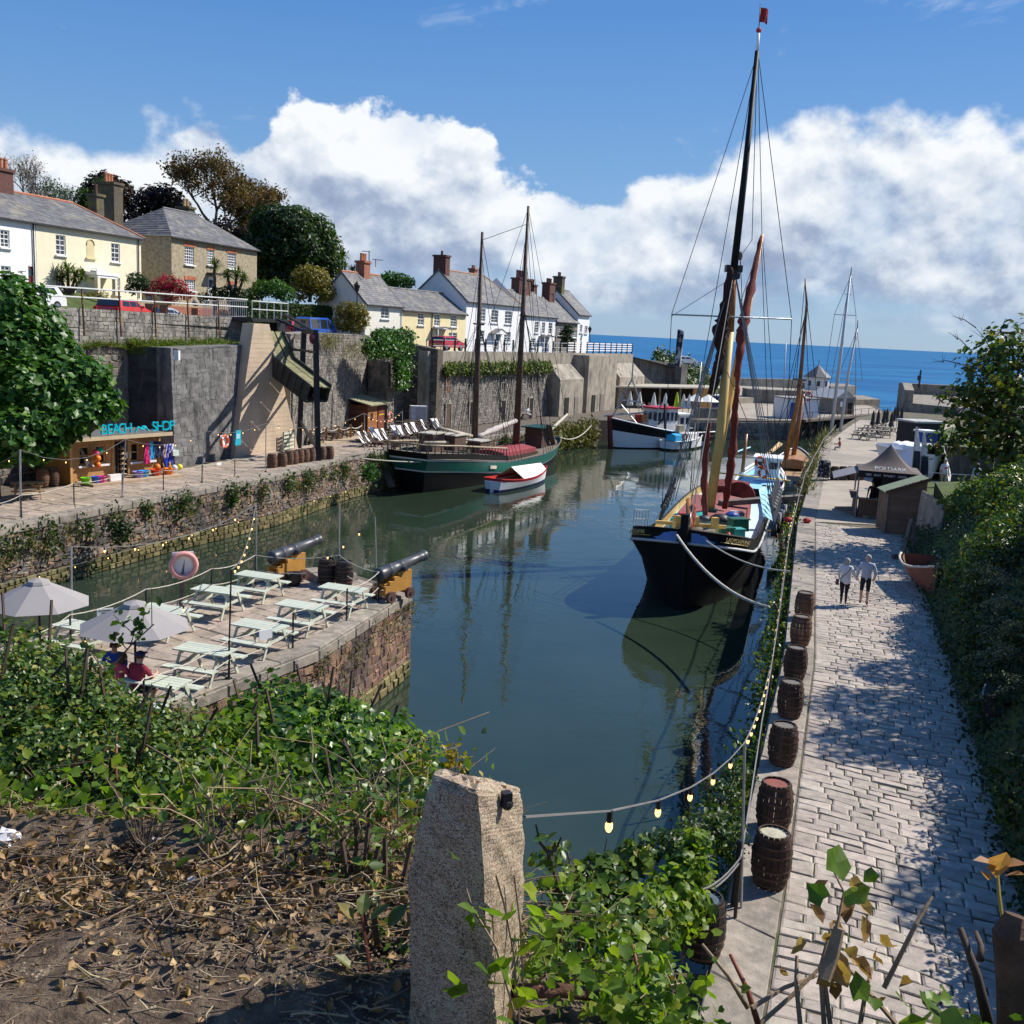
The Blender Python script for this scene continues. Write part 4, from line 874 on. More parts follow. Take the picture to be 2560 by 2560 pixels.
bundle('mainsail',[(1903,592,61),(1885,680,59.5),(1862,790,57.8),(1852,850,57),(1846,920,56.3),(1838,1010,55.9),(1833,1110,55.8),(1822,1200,55.8),(1812,1270,55.8)],[.1,.18,.3,.27,.16,.17,.22,.2,.16],sailm,bg)
bundle('topsail',[(1826,668,55),(1818,740,55),(1808,800,55),(1800,830,55),(1801,880,55),(1792,930,55),(1778,985,55)],[.12,.25,.34,.42,.22,.26,.2],sail2,bg)
bundle('foresail',[(1772,1055,53),(1767,1110,53),(1760,1200,53),(1763,1290,53)],[.1,.15,.18,.14],sailm,bg)
bundle('staysail',[(1733,1262,46),(1730,1300,45.6),(1721,1330,45.4)],[.1,.19,.16],mat('red_sailcloth',(.3,.06,.04),.9,.3,3,.8,8),bg)
spar('bowsprit',[(1724,1335,44.6),(1722,1250,46.5)],[.16,.13],varn,bg)
spar('spreader',[(1679,786,55),(1979,798,55)],.045,gmet,bg,5)
hd=(1836,672,55.4);tm=(1893,136,57)
rig=[[tm,(1679,786,55),(1655,1270,52)],[(1896,140,57),(1979,798,55),(1958,1290,52)],[tm,(1760,900,54),(1722,1322,44.5)],[hd,(1645,1305,51)],[hd,(1652,1295,51.8)],[hd,(1660,1284,53)],[hd,(1668,1275,54)],[hd,(1678,1262,56)],[hd,(1688,1250,57)],[(1800,1000,55),(1640,1300,50)],[(1700,1140,53),(1650,1290,51)],[(1745,1190,53),(1730,1330,47)],[(1770,1060,54),(1720,1290,49)],[(1818,930,55),(1952,1260,55)],[hd,(1934,1310,50.5)],[hd,(1938,1300,51)],[hd,(1943,1285,52.8)],[hd,(1947,1270,54)],[hd,(1953,1255,56.5)],[hd,(1724,1318,44.6)],[tm,(1790,1000,54)],[(1895,140,57),(1905,590,61.5)],[(1906,592,61.5),(1945,1170,68)],[(1903,600,61.5),(1925,1190,68)],[(1903,600,61),(1850,760,57)],[(1851,640,56),(1856,780,56),(1870,900,58)],[tm,(1880,600,56.5),(1852,640,56)]]
for row in rig:wb(MB().tube([at(*q)for q in row],.026 if row[0]==hd else.022,4),'shroud' if row[0]==hd else 'stay',wire2 if row[0]==hd else wire,bg)
for row in([(1680,790,55),(1838,690,55.4)],[(1770,1290,55),(1706,1150,52),(1700,1130,52)],[(1851,640,56),(1850,690,56)]):wb(MB().tube([at(*q)for q in row],.018,4),'halyard',wire2,bg)
for i in range(7):
 a=at(1650+i*4,1300-i*8,51+.8*i);wb(MB().tube([a,a+Vector((.25,.1,1.3))],.07,5).ball(a+Vector((.12,.05,.7)),.16,7,5),'deadeye',wire,bg)
 a=at(1937+i*2.5,1305-i*8,51+.8*i);wb(MB().tube([a,a+Vector((-.3,.1,1.4))],.07,5).ball(a+Vector((-.12,.05,.7)),.16,7,5),'deadeye',wire2,bg)
wb(MB().ball(at(1851,640,56),.16,7,6,sc=(.8,.8,1.5)),'pulley_block',oldwood,bg)
fl=flag('hanging_flag',at(1694,822,55),.42,1.9,mat('black_white_flag',(.1,.1,.11),.9,stops=[(.45,(.03,.03,.04)),(.52,(.5,.5,.52))],scale=1.6),bg,(1,.2,0),amp=.16,droop=.25)
lbm=MB();lbm.add([at(1897,1222,56),at(1912,1215,57),at(1930,1300,53),at(1908,1290,52)],[(0,1,2,3)]);lbm.add([v for v in[at(1899,1224,56.1),at(1914,1217,57.1),at(1932,1302,53.1),at(1910,1292,52.1)]],[(3,2,1,0)]);wb(lbm,'leeboard',mat('light_blue_paint',(.3,.6,.75),.5,.1,3),bg)
for i,(px,py)in enumerate(((1938,1290),(1948,1282),(1955,1275),(1962,1262))):
 p=on(px,py,2.2);wb(MB().tube([p,p-Vector((0,0,1.2))],.16,7),'fender',mat('grey_fender',(.25,.26,.28),.6,.15,3),bg,True)
for px,py in((1958,1298),(1944,1312)):wb(MB().ring(on(px,py,1.6),.36,.13,(.957,-.29,.2),14,7),'tyre_fender',tyre_m,bg)
ladder=MB();gr=at(1604,1330,47)
for i in range(6):
 a=H.p(.9-i*.035,5,1);ladder.tube([a,a+Vector((0,0,.9))],.025,5)
ladder.tube([H.p(.9-i*.035,5,1)+Vector((0,0,.9))for i in range(6)],.025,5);ladder.tube([H.p(.9-i*.035,5,1)+Vector((0,0,.45))for i in range(6)],.02,5);wb(ladder,'guard_rail',gmet,bg)
gw=MB();a,b=at(1800,1258,57.5),at(2004,1243,58.6);gw.beam(a,b,.55,.28);o=gw.build('gangway',oldwood);tag(o,'weathered timber beam laid from the black barge across to the quay','gangway')
cl=MB();c0_,c1_=on(1692,1338,3.6),on(1922,1518,2.9);o=MB().tube(curve_pts(c0_,c1_,.55,14),.06,6).build('mooring_rope',rope_m,smooth=True);tag(o,'thick pale rope sagging from the barge bow down to the quay ring','rope','mooring ropes')
o=MB().tube(curve_pts(at(1766,1352,44.2),on(1975,1428,3.05),.3,12),.035,5).build('mooring_rope',rope_m);tag(o,'thin pale rope from the barge bulwark to the quay beside the lettering','rope','mooring ropes')
# ---- green two masted schooner at the left quay
hs,hb_=(-7.3,74.2),(3.7,96.6)
sh=lambda t:1.55+1.05*max(0,(.42-t)/.42)**1.0+.75*max(0,(t-.55)/.45)**2
bS=bshape(.6,2.1,.75,.62,.3);bSw=bshape(.5,1.9,.9,.25,.45)
lv=[(lambda t:-.4,lambda t:2.3*bSw(t)),(lambda t:.3,lambda t:2.45*(bSw(t)*.7+bS(t)*.3)),(lambda t:sh(t)-1.0,lambda t:2.55*(bSw(t)*.35+bS(t)*.65)),(lambda t:sh(t)-.9,lambda t:2.6*(bSw(t)*.3+bS(t)*.7)),(lambda t:sh(t)-.12,lambda t:2.65*bS(t)),(sh,lambda t:2.68*bS(t)),(lambda t:sh(t)+.45,lambda t:2.68*bS(t))]
H=Hull(hs,hb_,lv,rake=.35,srake=.35)
sc=thing('schooner','green and black two masted schooner with red hatch cover moored at the left quay','boat',(*hs,0))
green_h=mat('green_hull_paint',(.01,.12,.09),.45,.15,1.2,spec=.5)
wb(H.panel(0,2,30,rows=5),'hull',black_h,sc,True);wb(H.panel(2,3,30),'lower_stripe',wpaint,sc,True);wb(H.panel(3,4,30),'green_band',green_h,sc,True);wb(H.panel(4,5,30),'upper_stripe',wpaint,sc,True)
wb(H.deck(4,dz=-.15,out=-.1),'deck',oldwood,sc);wb(H.rail(5,.05,26,out=0),'rail',oldwood,sc,True)
pb=H.panel(5,6,12,0,.4);wb(pb,'poop_bulwark',black_h,sc)
bal=MB()
for i in range(20):
 t=.004+.38*i/19
 for sd in(-1,1):wb(MB().tube([H.p(t,6,sd),H.p(t,6,sd)+Vector((0,0,.55))],.05,5),'baluster',oldwood,sc)
for i in range(7):p=H.p(0,6,-1).lerp(H.p(0,6,1),i/6);wb(MB().tube([p,p+Vector((0,0,.55))],.05,5),'baluster',oldwood,sc)
rl_=H.rail(6,.075,14,0,.385,dz=.58);rl_.tube([H.p(0,6,-1)+Vector((0,0,.58)),H.p(0,6,1)+Vector((0,0,.58))],.075,5);wb(rl_,'taffrail',mat('pale_wood_rail',(.36,.29,.2),.7,.2,3),sc,True)
wb(H.deck(6,dz=-.1,out=-.1,t1=.4),'poop_deck',oldwood,sc)
wb(lbox(MB(),.47,.72,-1.35,1.35,1.2,1.95,0,.2),'hatch_cover',mat('red_canvas',(.3,.055,.065),.8,.12,1.5,.3,6),sc)
wb(lbox(MB(),.46,.73,-1.45,1.45,1.0,1.62),'hatch_coaming',mat('dark_brown_wood',(.06,.035,.025),.8,.3,3),sc)
for t0,t1,y0,y1,z1 in((.1,.17,-1.2,0,4.0),(.2,.27,-.9,.5,3.75),(.3,.36,.2,1.4,3.2)):
 wb(lbox(MB(),t0,t1,y0,y1,2.6,z1),'companionway',mat('brown_cabin_wood',(.1,.06,.045),.75,.3,3),sc);wb(lbox(MB(),t0-.006,t1+.006,y0-.1,y1+.1,z1,z1+.09),'cabin_roof',mat('cream_cabin_roof',(.45,.42,.36),.7),sc)
wb(lbox(MB(),.83,.9,-1.1,.6,1.4,3.4),'fore_cabin',mat('brown_cabin_wood',(.1,.06,.045)),sc);wb(lbox(MB(),.8,.93,-1.2,.8,3.4,3.5),'cabin_roof',mat('dark_green_paint',(.01,.06,.05),.5),sc)
wb(MB().beam(L2(.93,.7,1.6),L2(.86,.9,3.7),.5,.08),'ladder',oldwood,sc)
darkmast=mat('dark_mast_wood',(.085,.055,.038),.6,.35,2)
m1,m2=(83,(1184,1150),(1206,580)),(90,(1289,1125),(1321,515))
def mast2(name,Y,b,t,r0,r1,parent,m):spar(name,[(b[0],b[1],Y),((b[0]+t[0])/2,(b[1]+t[1])/2,Y+.1),(t[0],t[1],Y+.3)],[r0,(r0+r1)/2,r1],m,parent)
mast2('mast',83,m1[1],m1[2],.3,.11,sc,darkmast);mast2('mast',90,m2[1],m2[2],.33,.11,sc,darkmast)
for Y,(xa,ya),(xb,yb)in((83,(1183,809),(1210,812)),(90,(1298,788),(1322,790))):wb(MB().beam(at(xa,ya,Y),at(xb,yb,Y),.5,.12),'crosstree',darkmast,sc)
def between(b,t,k):return(b[0]+(t[0]-b[0])*k,b[1]+(t[1]-b[1])*k)
for Y,b,t,tl in((83,m1[1],m1[2],.42),(90,m2[1],m2[2],.7)):
 for side in(-1,1):
  for k,(f_,tt)in enumerate(((.6,0),(.6,.025),(.6,.05),(.97,.075),(.9,-.03))):
   top_=at(*between(b,t,f_),Y+.1);wb(MB().tube([H.p(tl+tt,5,side,.05),top_],.028,4),'shroud',wire,sc)
for a,b in(((1206,600,83.3),(1318,560,90.3)),((1321,520,90.3),(1220,815,83)),((1321,520,90.3),(1415,1038,103)),((1310,790,90),(1400,1050,100)),((1207,590,83.3),(1180,1150,76)),((1199,800,83),(1040,1130,74)),((1199,800,83),(1075,1125,75)),((1315,640,90),(1355,1090,95)),((1196,815,83),(1170,1120,82)),((1305,800,90),(1262,1115,90)),((1305,800,90),(1350,1100,95))):wb(MB().tube([at(*a),at(*b)],.026,4),'stay',wire,sc)
pal=mat('pale_spar',(.42,.37,.29),.8,.15,3);bundle('furled_sail',[(1192,1093,83.5),(1240,1072,86),(1290,1052,89.5)],[.2,.26,.2],mat('laced_canvas',(.5,.44,.4),.9,.2,4,.6,9),sc)
spar('boom',[(1180,1090,82.8),(1100,1070,76)],[.14,.1],pal,sc);spar('gaff',[(1178,1106,82.6),(1060,1106,75)],[.14,.1],pal,sc);spar('bowsprit',[(1352,1098,95),(1418,1036,104)],[.2,.12],pal,sc)
npl=H.p(.3,3.55,1,.05);wb(MB().beam(H.p(.28,3.5,1,.04),H.p(.32,3.5,1,.04),.06,.24),'name_board',mat('cream_board',(.55,.5,.36),.6),sc)
wb(MB().beam(H.p(.05,5,-1)+Vector((-1.5,0,.2)),H.p(.02,1,-1)+Vector((-.6,-2.4,.2)),.5,.09),'boarding_ladder',darkmast,sc)
o=MB().tube(curve_pts(on(905,1146,2.95),H.p(.18,5,1),.2,10),.04,5).build('mooring_rope',rope_m);tag(o,'pale rope across the stern of the green schooner','rope','mooring ropes')
o=MB().tube(curve_pts(H.p(.99,5,1),on(1478,1064,2.6),.7,10),.05,5).build('mooring_rope',rope_m);tag(o,'pale rope hanging from the schooner bow to the weedy quay','rope','mooring ropes')
# ---- white open boat with red gunwale alongside
hs,hb2=(-1.55,75.6),(2.55,83.4);s2=lambda t:.82+.3*(2*t-.9)**2;bq=bshape(.4,2.0,.8,.62,.35)
H=Hull(hs,hb2,[(lambda t:-.2,lambda t:.7*bq(t)),(lambda t:.22,lambda t:.95*bq(t)),(lambda t:s2(t)-.2,lambda t:1.15*bq(t)),(s2,lambda t:1.2*bq(t))],rake=.15)
wbt=thing('open_boat','white open boat with red gunwale and white canvas tent beside the green schooner','boat',(*hs,0))
wb(H.panel(0,1,18,rows=2),'boot_top',mat('navy_paint',(.015,.03,.12),.4),wbt,True);wb(H.panel(1,2,18),'hull',wpaint,wbt,True);wb(H.panel(2,3,18),'gunwale',redp,wbt,True);wb(H.deck(2,dz=-.05,out=-.05),'boat_floor',mat('bare_wood',(.4,.24,.11),.7,.25,4),wbt);wb(H.rail(3,.04),'gunwale_cap',redp,wbt)
tn=MB();ts=[.32,.5,.7,.9]
for a,b in zip(ts,ts[1:]):
 for sd in(-1,1):
  A,B=H.p(a,3,sd,.02),H.p(b,3,sd,.02);ra_,rb_=L2(a,0,1.75-.25*a),L2(b,0,1.75-.25*b);q=[A,B,rb_,ra_];tn.add(q,[(0,1,2,3)if sd>0 else(3,2,1,0)])
wb(tn,'canvas_tent',mat('white_canvas',(.78,.76,.7),.85,.06,2,.3,6),wbt);wb(MB().beam(H.a-H.d*.05+Vector((0,0,-.1)),H.a-H.d*.1+Vector((0,0,.85)),.06,.3),'rudder',wpaint,wbt)
spar('oar',[(1236,1215,76.2),(1268,1196,79)],.06,mat('bare_wood',(.4,.24,.11)),wbt)
# ---- black and white trawler at the head of the harbour
hs,hb3=(21.6,118.2),(10.35,110.4);s3=lambda t:1.75+1.5*max(0,(t-.3)/.7)**1.6;bt_=bshape(.55,2.2,.75,.8,.2);btw=bshape(.5,1.9,.85,.6,.3)
H=Hull(hs,hb3,[(lambda t:-.3,lambda t:1.9*btw(t)),(lambda t:.12,lambda t:2.0*btw(t)),(lambda t:.62+1.35*t**1.6,lambda t:2.1*(btw(t)*.55+bt_(t)*.45)),(s3,lambda t:2.25*bt_(t))],rake=.1)
tw=thing('fishing_trawler','fishing trawler with black and white hull, red roofed wheelhouse and maroon stem','boat',(*hs,0))
wb(H.panel(0,1,24),'boot_top',black_h,tw,True);wb(H.panel(1,2,24,rows=2),'lower_hull',mat('rust_streaked_white',(.72,.72,.71),.5,.05,.6,col2=(.62,.5,.35)),tw,True);wb(H.panel(2,3,24),'upper_hull',black_h,tw,True);wb(H.rail(3,.07),'rail',wpaint,tw,True);wb(H.deck(3,dz=-.5),'deck',oldwood,tw)
wb(MB().beam(H.p(1,0,1),H.p(1,3,1)+H.d*.1+Vector((0,0,.25)),.3,.55,up=(H.d.x,H.d.y,0)),'stem_post',mat('maroon_hull_paint',(.12,.015,.015),.5),tw)
def deckhouse(m_par,c,L_,W_,z0,z1,d,wmat,rmat,nf=4,ns=3):
 rz=math.atan2(d.y,d.x);o=wb(MB().box((c.x,c.y,(z0+z1)/2),(L_,W_,z1-z0),rz,tp=.96),'wheelhouse',wmat,m_par);wb(MB().box((c.x,c.y,z1+.07),(L_+.35,W_+.35,.16),rz),'wheelhouse_roof',rmat,m_par)
 n_=Vector((d.y,-d.x,0));zc=z0+(z1-z0)*.72;h_=(z1-z0)*.3
 for k in range(nf):
  for sd in(-1,1):
   p=c+d*(-L_/2+L_*(k+.5)/nf)+n_*sd*(W_/2-.005);wb(MB().box((p.x,p.y,zc),(L_/nf*.6,.06,h_),rz),'wheelhouse_window',glass,m_par)
 for k in range(ns):
  for sd in(-1,1):
   p=c+d*sd*(L_/2-.005)+n_*(-W_/2+W_*(k+.5)/ns);wb(MB().box((p.x,p.y,zc),(.06,W_/ns*.6,h_),rz),'wheelhouse_window',glass,m_par)
deckhouse(tw,L2(.5,0,0),3.1,2.5,1.2,4.3,H.d,wpaint,mat('red_roof_paint',(.42,.02,.05),.6),5,3)
deckhouse(tw,L2(.3,0,0),1.7,2.2,1.2,3.6,H.d,mat('pale_grey_paint',(.6,.62,.64),.5),wpaint,2,2)
fx_=MB()
for p,q in(((1526,1052),(1580,948)),((1608,1022),(1580,948)),((1556,1000),(1600,1005)),((1553,1012),(1620,1092)),((1510,1040),(1640,1028)),((1580,948),(1583,905)),((1640,1028),(1655,1012))):fx_.tube([at(*p,112),at(*q,112)],.08 if p[1]>940 else.05,5)
wb(fx_,'mast_gantry',gmet,tw);rl3=MB()
for i in range(8):p=H.p(.04+i*.04,3,1);rl3.tube([p,p+Vector((0,0,1.0))],.03,4)
rl3.tube([H.p(.04+i*.04,3,1)+Vector((0,0,1))for i in range(8)],.03,4);wb(rl3,'guard_rail',wpaint,tw)
text('lettering','OUR TALISMAN'[:0]or 'DWI TALU',.34,L2(.52,1.27,2.45),-H.d,(0,0,1),blackm,tw,.004)
wb(MB().tube([at(1662,1080,112.5),at(1662,1010,112.5)],.12,6).tube([at(1662,1040,112.4),at(1645,1062,112)],.1,6),'exhaust_pipe',blackm,tw)
for px,py,c in((1607,1045,(.45,.2,.08)),(1598,1046,(.4,.03,.02)),(1625,1058,(.8,.8,.8)),(1700,1072,(.6,.5,.3))):wb(MB().box(at(px,py,113),(.7,.7,.8),.5),'fish_box',mat('fish_box_%d'%px,c,.6,.15,3),tw)
def small_boat(label,stern,bow,free,beam,hullm,deckm_,parts=(),boot=None,name='moored_boat'):
 s_=lambda t:free*(.85+.5*max(0,(t-.3)/.7)**1.8);b_=bshape(.4,2.1,.75,.75,.25)
 H=Hull(stern,bow,[(lambda t:-.2,lambda t:beam/2*.7*b_(t)),(lambda t:.2,lambda t:beam/2*.85*b_(t)),(s_,lambda t:beam/2*b_(t))],rake=.2)
 t=thing(name,label,'boat',(*stern,0));wb(H.panel(0,1,16),'boot_top',boot or black_h,t,True);wb(H.panel(1,2,16,rows=2),'hull',hullm,t,True);wb(H.deck(2,dz=-.12,out=-.05),'deck',deckm_,t);wb(H.rail(2,.05),'rail',wpaint,t,True);return H,t
lblue=mat('light_blue_paint',(.3,.6,.75),.5,.1,3)
H,t=small_boat('small white yacht with blue cockpit cover beside the trawler',(16.3,110.5),(21.0,116.0),1.2,2.4,wpaint,mat('cream_deck',(.6,.58,.5),.7));wb(lbox(MB(),.35,.75,-.7,.7,1.0,1.7,0,.1),'cabin',wpaint,t);wb(lbox(MB(),.12,.3,-.6,.6,1.0,1.6,0,.2),'cockpit_cover',mat('bright_blue_canvas',(.02,.3,.55),.8,.1,3),t);spar('mast',[(1735,1105,113),(1753,905,113)],.07,gmet,t,6)
for k in(.15,.4):wb(MB().tube([H.p(k,2,1,.12),H.p(k,1,1,.2)],.12,6),'fender',mat('navy_paint',(.015,.03,.12)),t)
wb(MB().ring(at(1712,1092,111),.3,.1,(.5,-1,0),12,6),'lifebuoy',mat('orange_red',(.65,.09,.03),.6),t)
H,t=small_boat('light blue and white fishing boat between the black barge and the wooden ketch',(17.6,73.5),(21.3,86.0),1.5,3.6,mat('grey_blue_hull',(.3,.36,.45),.5,.1,1.5),lblue)
wb(H.rail(2,.09,dz=.3),'bulwark_rail',wpaint,t);wb(H.panel(1.6,2,16,out=.01),'blue_band',lblue,t,True);deckhouse(t,L2(.62,.3,0),2.4,1.9,1.3,3.0,H.d,wpaint,mat('white_roof',(.75,.77,.8),.5),3,2)
for px,py in((1900,1155),(1908,1182)):wb(MB().ring(at(px,py,74),.34,.11,(.3,-1,.2),16,7,0,1),'lifebuoy',[mat('orange_red',(.65,.09,.03),.6),wpaint],t)
spar('mast',[(1856,1180,77),(1866,1085,77.4)],[.14,.12],varn,t);spar('derrick',[(1780,1180,74),(1975,1202,77)],.06,ypaint,t)
spar('bridge_rail',[(1815,1150,76),(1840,1130,79),(1875,1118,84)],.06,mat('sky_blue_rail',(.35,.65,.8),.5),t)
H,t=small_boat('grey ketch with varnished wooden masts at the quay steps',(22.3,82.2),(26.6,96.5),1.8,3.8,mat('slate_grey_hull',(.17,.18,.19),.5,.12,1.2),mat('teak_deck',(.36,.22,.11),.7,.2,3),boot=mat('pale_boot',(.5,.5,.48),.5))
wb(H.rail(1.65,.06,out=.03),'rubbing_strake',wpaint,t);wb(lbox(MB(),.3,.55,-.9,.9,1.6,2.3,0,.1),'cabin',mat('teak_cabin',(.34,.16,.07),.6,.25,3),t)
spar('mast',[(1962,1152,87),(1997,990,87.3),(2003,925,87.5)],[.24,.2,.17],varn,t);spar('mast',[(1982,1150,90),(2007,985,90)],[.22,.19],varn,t);spar('topmast',[(2000,960,87),(2017,760,87.5),(2012+1,697,87.8)][:3],[.17,.11,.06],mat('brown_topmast',(.2,.1,.05),.5),t)
wb(MB().beam(at(1985,948,87),at(2015,950,87),.7,.15),'crosstree',oldwood,t)
for a,b in(((2012,790),(1945,1150)),((2012,790),(1925,1150)),((2014,790),(2030,1150)),((2016,745),(2060,1150)),((2000,950),(1900,1150)),((2000,950),(2050,1160)),((2013,700),(1990,950)),((2000,950),(1935,1155)),((2000,950),(2040,1140))):wb(MB().tube([at(*a,87),at(*b,87.5)],.03,4),'shroud',wire,t)
bundle('bowsprit_sail',[(1905,1148,86),(1950,1110,93)],[.12,.2],mat('buff_canvas',(.55,.38,.2),.9,.2,3),t)
bunt=MB();BC=[mat('bunting_%d'%i,c,.8)for i,c in enumerate(((.6,.03,.03),(.65,.5,.03),(.8,.8,.78),(.02,.1,.3)))]
for i in range(10):
 p=at(1905+i*11,1212-i*1.5+4*math.sin(i),72+i*.5);bunt.add([p,p+Vector((.35,.1,0)),p+Vector((.17,.05,-.5))],[(0,1,2)],i%4)
tag(bunt.build('bunting',BC),'string of small coloured flags hung along the quay steps','bunting')
H,t=small_boat('pale yacht with two tall grey masts by the stack of quay posts',(32.0,100.5),(38.5,114),1.3,3.4,mat('pale_hull',(.5,.54,.58),.5,.08,2),mat('cream_deck',(.6,.58,.5)));wb(lbox(MB(),.3,.6,-.9,.9,1.2,2.0,0,.1),'cabin',wpaint,t)
wb(lbox(MB(),.05,.25,-.9,.9,1.3,2.5,0,.3),'spray_hood',mat('sky_blue_canvas',(.2,.4,.65),.8),t)
gm2=mat('grey_mast',(.5,.53,.56),.45,.08,3);spar('mast',[(2074,1108,106),(2100,900,106),(2126,690,106)],[.2,.17,.1],gm2,t);spar('mast',[(2098,1098,111),(2120,940,111),(2143,822,111)],[.17,.15,.08],gm2,t);spar('masthead_pole',[(2126,692,106),(2129,668,106)],.05,blackm,t,4);spar('masthead_pole',[(2143,824,111),(2145,800,111)],.05,blackm,t,4)
for(xa,ya),(xb,yb),Y in(((2086,786),(2140,789),106),((2060,928),(2136,933),106),((2092,948),(2156,952),111),((2112,735),(2128,737),106)):wb(MB().tube([at(xa,ya,Y),at(xb,yb,Y)],.05,4),'spreader',gm2,t)
for a,b,Y in(((2127,690),(2086,786),106),((2086,786),(2040,1100),106),((2128,690),(2140,789),106),((2140,789),(2138,1090),106),((2127,690),(2050,1095),106),((2143,825),(2156,952),111),((2143,825),(2092,948),111)):wb(MB().tube([at(*a,Y),at(*b,Y)],.028,4),'stay',wire2,t)
flag('ensign',at(2138,830,111),.3,.8,redp,t,(1,.2,0),amp=.1)
spar('mast',[(1958,985,125),(1965,858,125)],.07,gm2,t,5)
for px,py0,py1,Y in((1768,1085,900,118),(1582,960,905,112)):pass
# --- things on the quays
bulbm=glow('bulb_glow',(1.0,.55,.2),1.7);sage=mat('sage_paint',(.5,.535,.43),.6,.07,3,.15,30,rnd=.07);pine=mat('pine_boards',(.5,.27,.1),.7,.18,2.5,.2,20,rnd=.1);brownw=mat('brown_wood',(.13,.08,.055),.8,.3,3,.3,18,rnd=.2)
def picnic_table(name,m):
 t=thing(name,'x','picnic table');W,L=.7,1.45
 for i in range(5):MB().box((0,-W/2+W*(i+.5)/5,.745),(L,W/5-.014,.035),0).build('tabletop_plank',m,t)
 for s in(-1,1):
  for k in(0,1):MB().box((0,s*(.6+k*.14),.44),(L,.135,.035)).build('bench_plank',m,t)
  MB().box((s*.5,0,.395),(.04,1.44,.09)).build('cross_beam',m,t);MB().box((s*.5,0,.69),(.04,.7,.07)).build('top_beam',m,t)
  MB().beam((s*.5,0,.40),(s*.12,0,.72),.09,.035,up=(0,1,0)).build('brace',m,t)
  for q in(-1,1):MB().beam((s*.535,q*.64,.0),(s*.535,q*.26,.72),.085,.035,up=(1,0,0)).build('leg',m,t)
 return t
TT=-R(19);tabs=[(647,1438,'furthest pale green picnic table beside the left cannon'),(543,1474,'pale green picnic table beside the life ring post'),(411,1522,'pale green picnic table at the water side just beyond the low grey parasol'),(205,1565,'pale green picnic table half hidden behind the low grey parasol'),(858,1470,'pale green picnic table nearest the right cannon'),(754,1513,'pale green picnic table between the cannon table and the white notice'),(650,1563,'pale green picnic table with white notice board hanging beside it'),(513,1623,'pale green picnic table behind the tall black lamp pole'),(391,1701,'pale green picnic table where the couple in red sit'),(199,1784,'pale green picnic table corner half buried in bramble leaves'),(133,1640,'pale green picnic table beside the man in the black cap')]
pt=None
for px,py,lab in tabs:
 p=on(px,py,3.745);l=(p.x,p.y,3.0);rz=TT+random.uniform(-.05,.05)
 if pt is None:pt=picnic_table('picnic_table',sage);pt.location=l;pt.rotation_euler=(0,0,rz);pt['label']=lab;pt['group']='picnic tables on the stone pier'
 else:dup(pt,l,rz,lab)
def parasol(label,loc,r,m,tilt=0.0):
 t=thing('parasol',label,'parasol',loc,0,'grey parasols on the pier');MB().tube([(0,0,0),(0,0,2.5)],.03,8).build('pole',blackm,t)
 c=MB();n=8;vs=[(0,0,2.42)]
 for k,z in((.22,2.36),(1,1.86)):vs+=[(r*k*math.cos(2*PI*i/n),r*k*math.sin(2*PI*i/n),z)for i in range(n)]
 c.add(vs,[(0,1+i,1+(i+1)%n)for i in range(n)]+[(1+i,9+i,9+(i+1)%n,1+(i+1)%n)for i in range(n)]);c.build('canopy',m,t)
 v=MB().lathe([(r*.24,2.36),(r*.2,2.43),(.05,2.5)],8);v.build('vent',m,t)
 for i in range(n):a=2*PI*i/n;MB().tube([(0,0,2.36),(r*.97*math.cos(a),r*.97*math.sin(a),1.85)],.012,4).build('rib',blackm,t)
 return t
parg=mat('grey_parasol_cloth',(.3,.28,.27),.85,.05,1.5)
p=at(97,1500,24.2);parasol('open grey parasol nearest the water at the left of the pier',(p.x,p.y,3.0),1.22,parg);p=at(337,1560,23);parasol('open grey parasol above the couple in red with a branch in front',(p.x,p.y,2.9),1.28,parg)
def rail_posts(name,label,tops,z,h,r,m,cat='rail',rope=None,levels=(1.0,.5),sag=.12,group=None,rr_=.014):
 """a run of posts with ropes slung between them, one thing"""
 g=[on(px,py,z+h)for px,py in tops];o=g[0];t=thing(name,label,cat,(o.x,o.y,z),0,group)
 for p in g:wb(MB().tube([(p.x,p.y,z-.05),(p.x,p.y,z+h)],r,6),'post',m,t)
 for a,b in zip(g,g[1:]):
  for k in levels:A=Vector((a.x,a.y,z+h*k));B=Vector((b.x,b.y,z+h*k));wb(MB().tube(curve_pts(A,B,sag,6),rr_,5),'rope',rope or rope_m,t)
 return t
rail_posts('rope_fence','rope fence on black posts along the pier edge above the harbour wall',[(270,1765),(359,1697),(573,1599),(733,1530),(868,1470),(948,1430)],3.0,1.05,.028,blackm,'fence')
rail_posts('rope_fence','rope fence on the water side of the pier by the parasols',[(35,1600),(175,1537),(365,1473),(529,1422),(638,1388),(848,1388),(948,1430)],3.0,1.05,.028,blackm,'fence')
def string_lights(label,pts,Ys,every=.55,sag=.25,bulb=.045,group='string lights'):
 P=[at(px,py,Y)for(px,py),Y in zip(pts,Ys)];t=thing('string_lights',label,'string lights',P[0],0,group);b=MB();hs=MB()
 for a,c in zip(P,P[1:]):
  n=max(4,int((c-a).length/every));q=curve_pts(a,c,sag,n);wb(MB().tube(q,.014,4),'cable',wire,t)
  for v in q[1:-1]:wb(MB().ball(v-Vector((0,0,.1)),bulb,6,4,sc=(.8,.8,1.3)),'bulb',bulbm,t);hs.tube([v,v-Vector((0,0,.07))],.02,5)
 wb(hs,'bulb_holders',blackm,t);return t
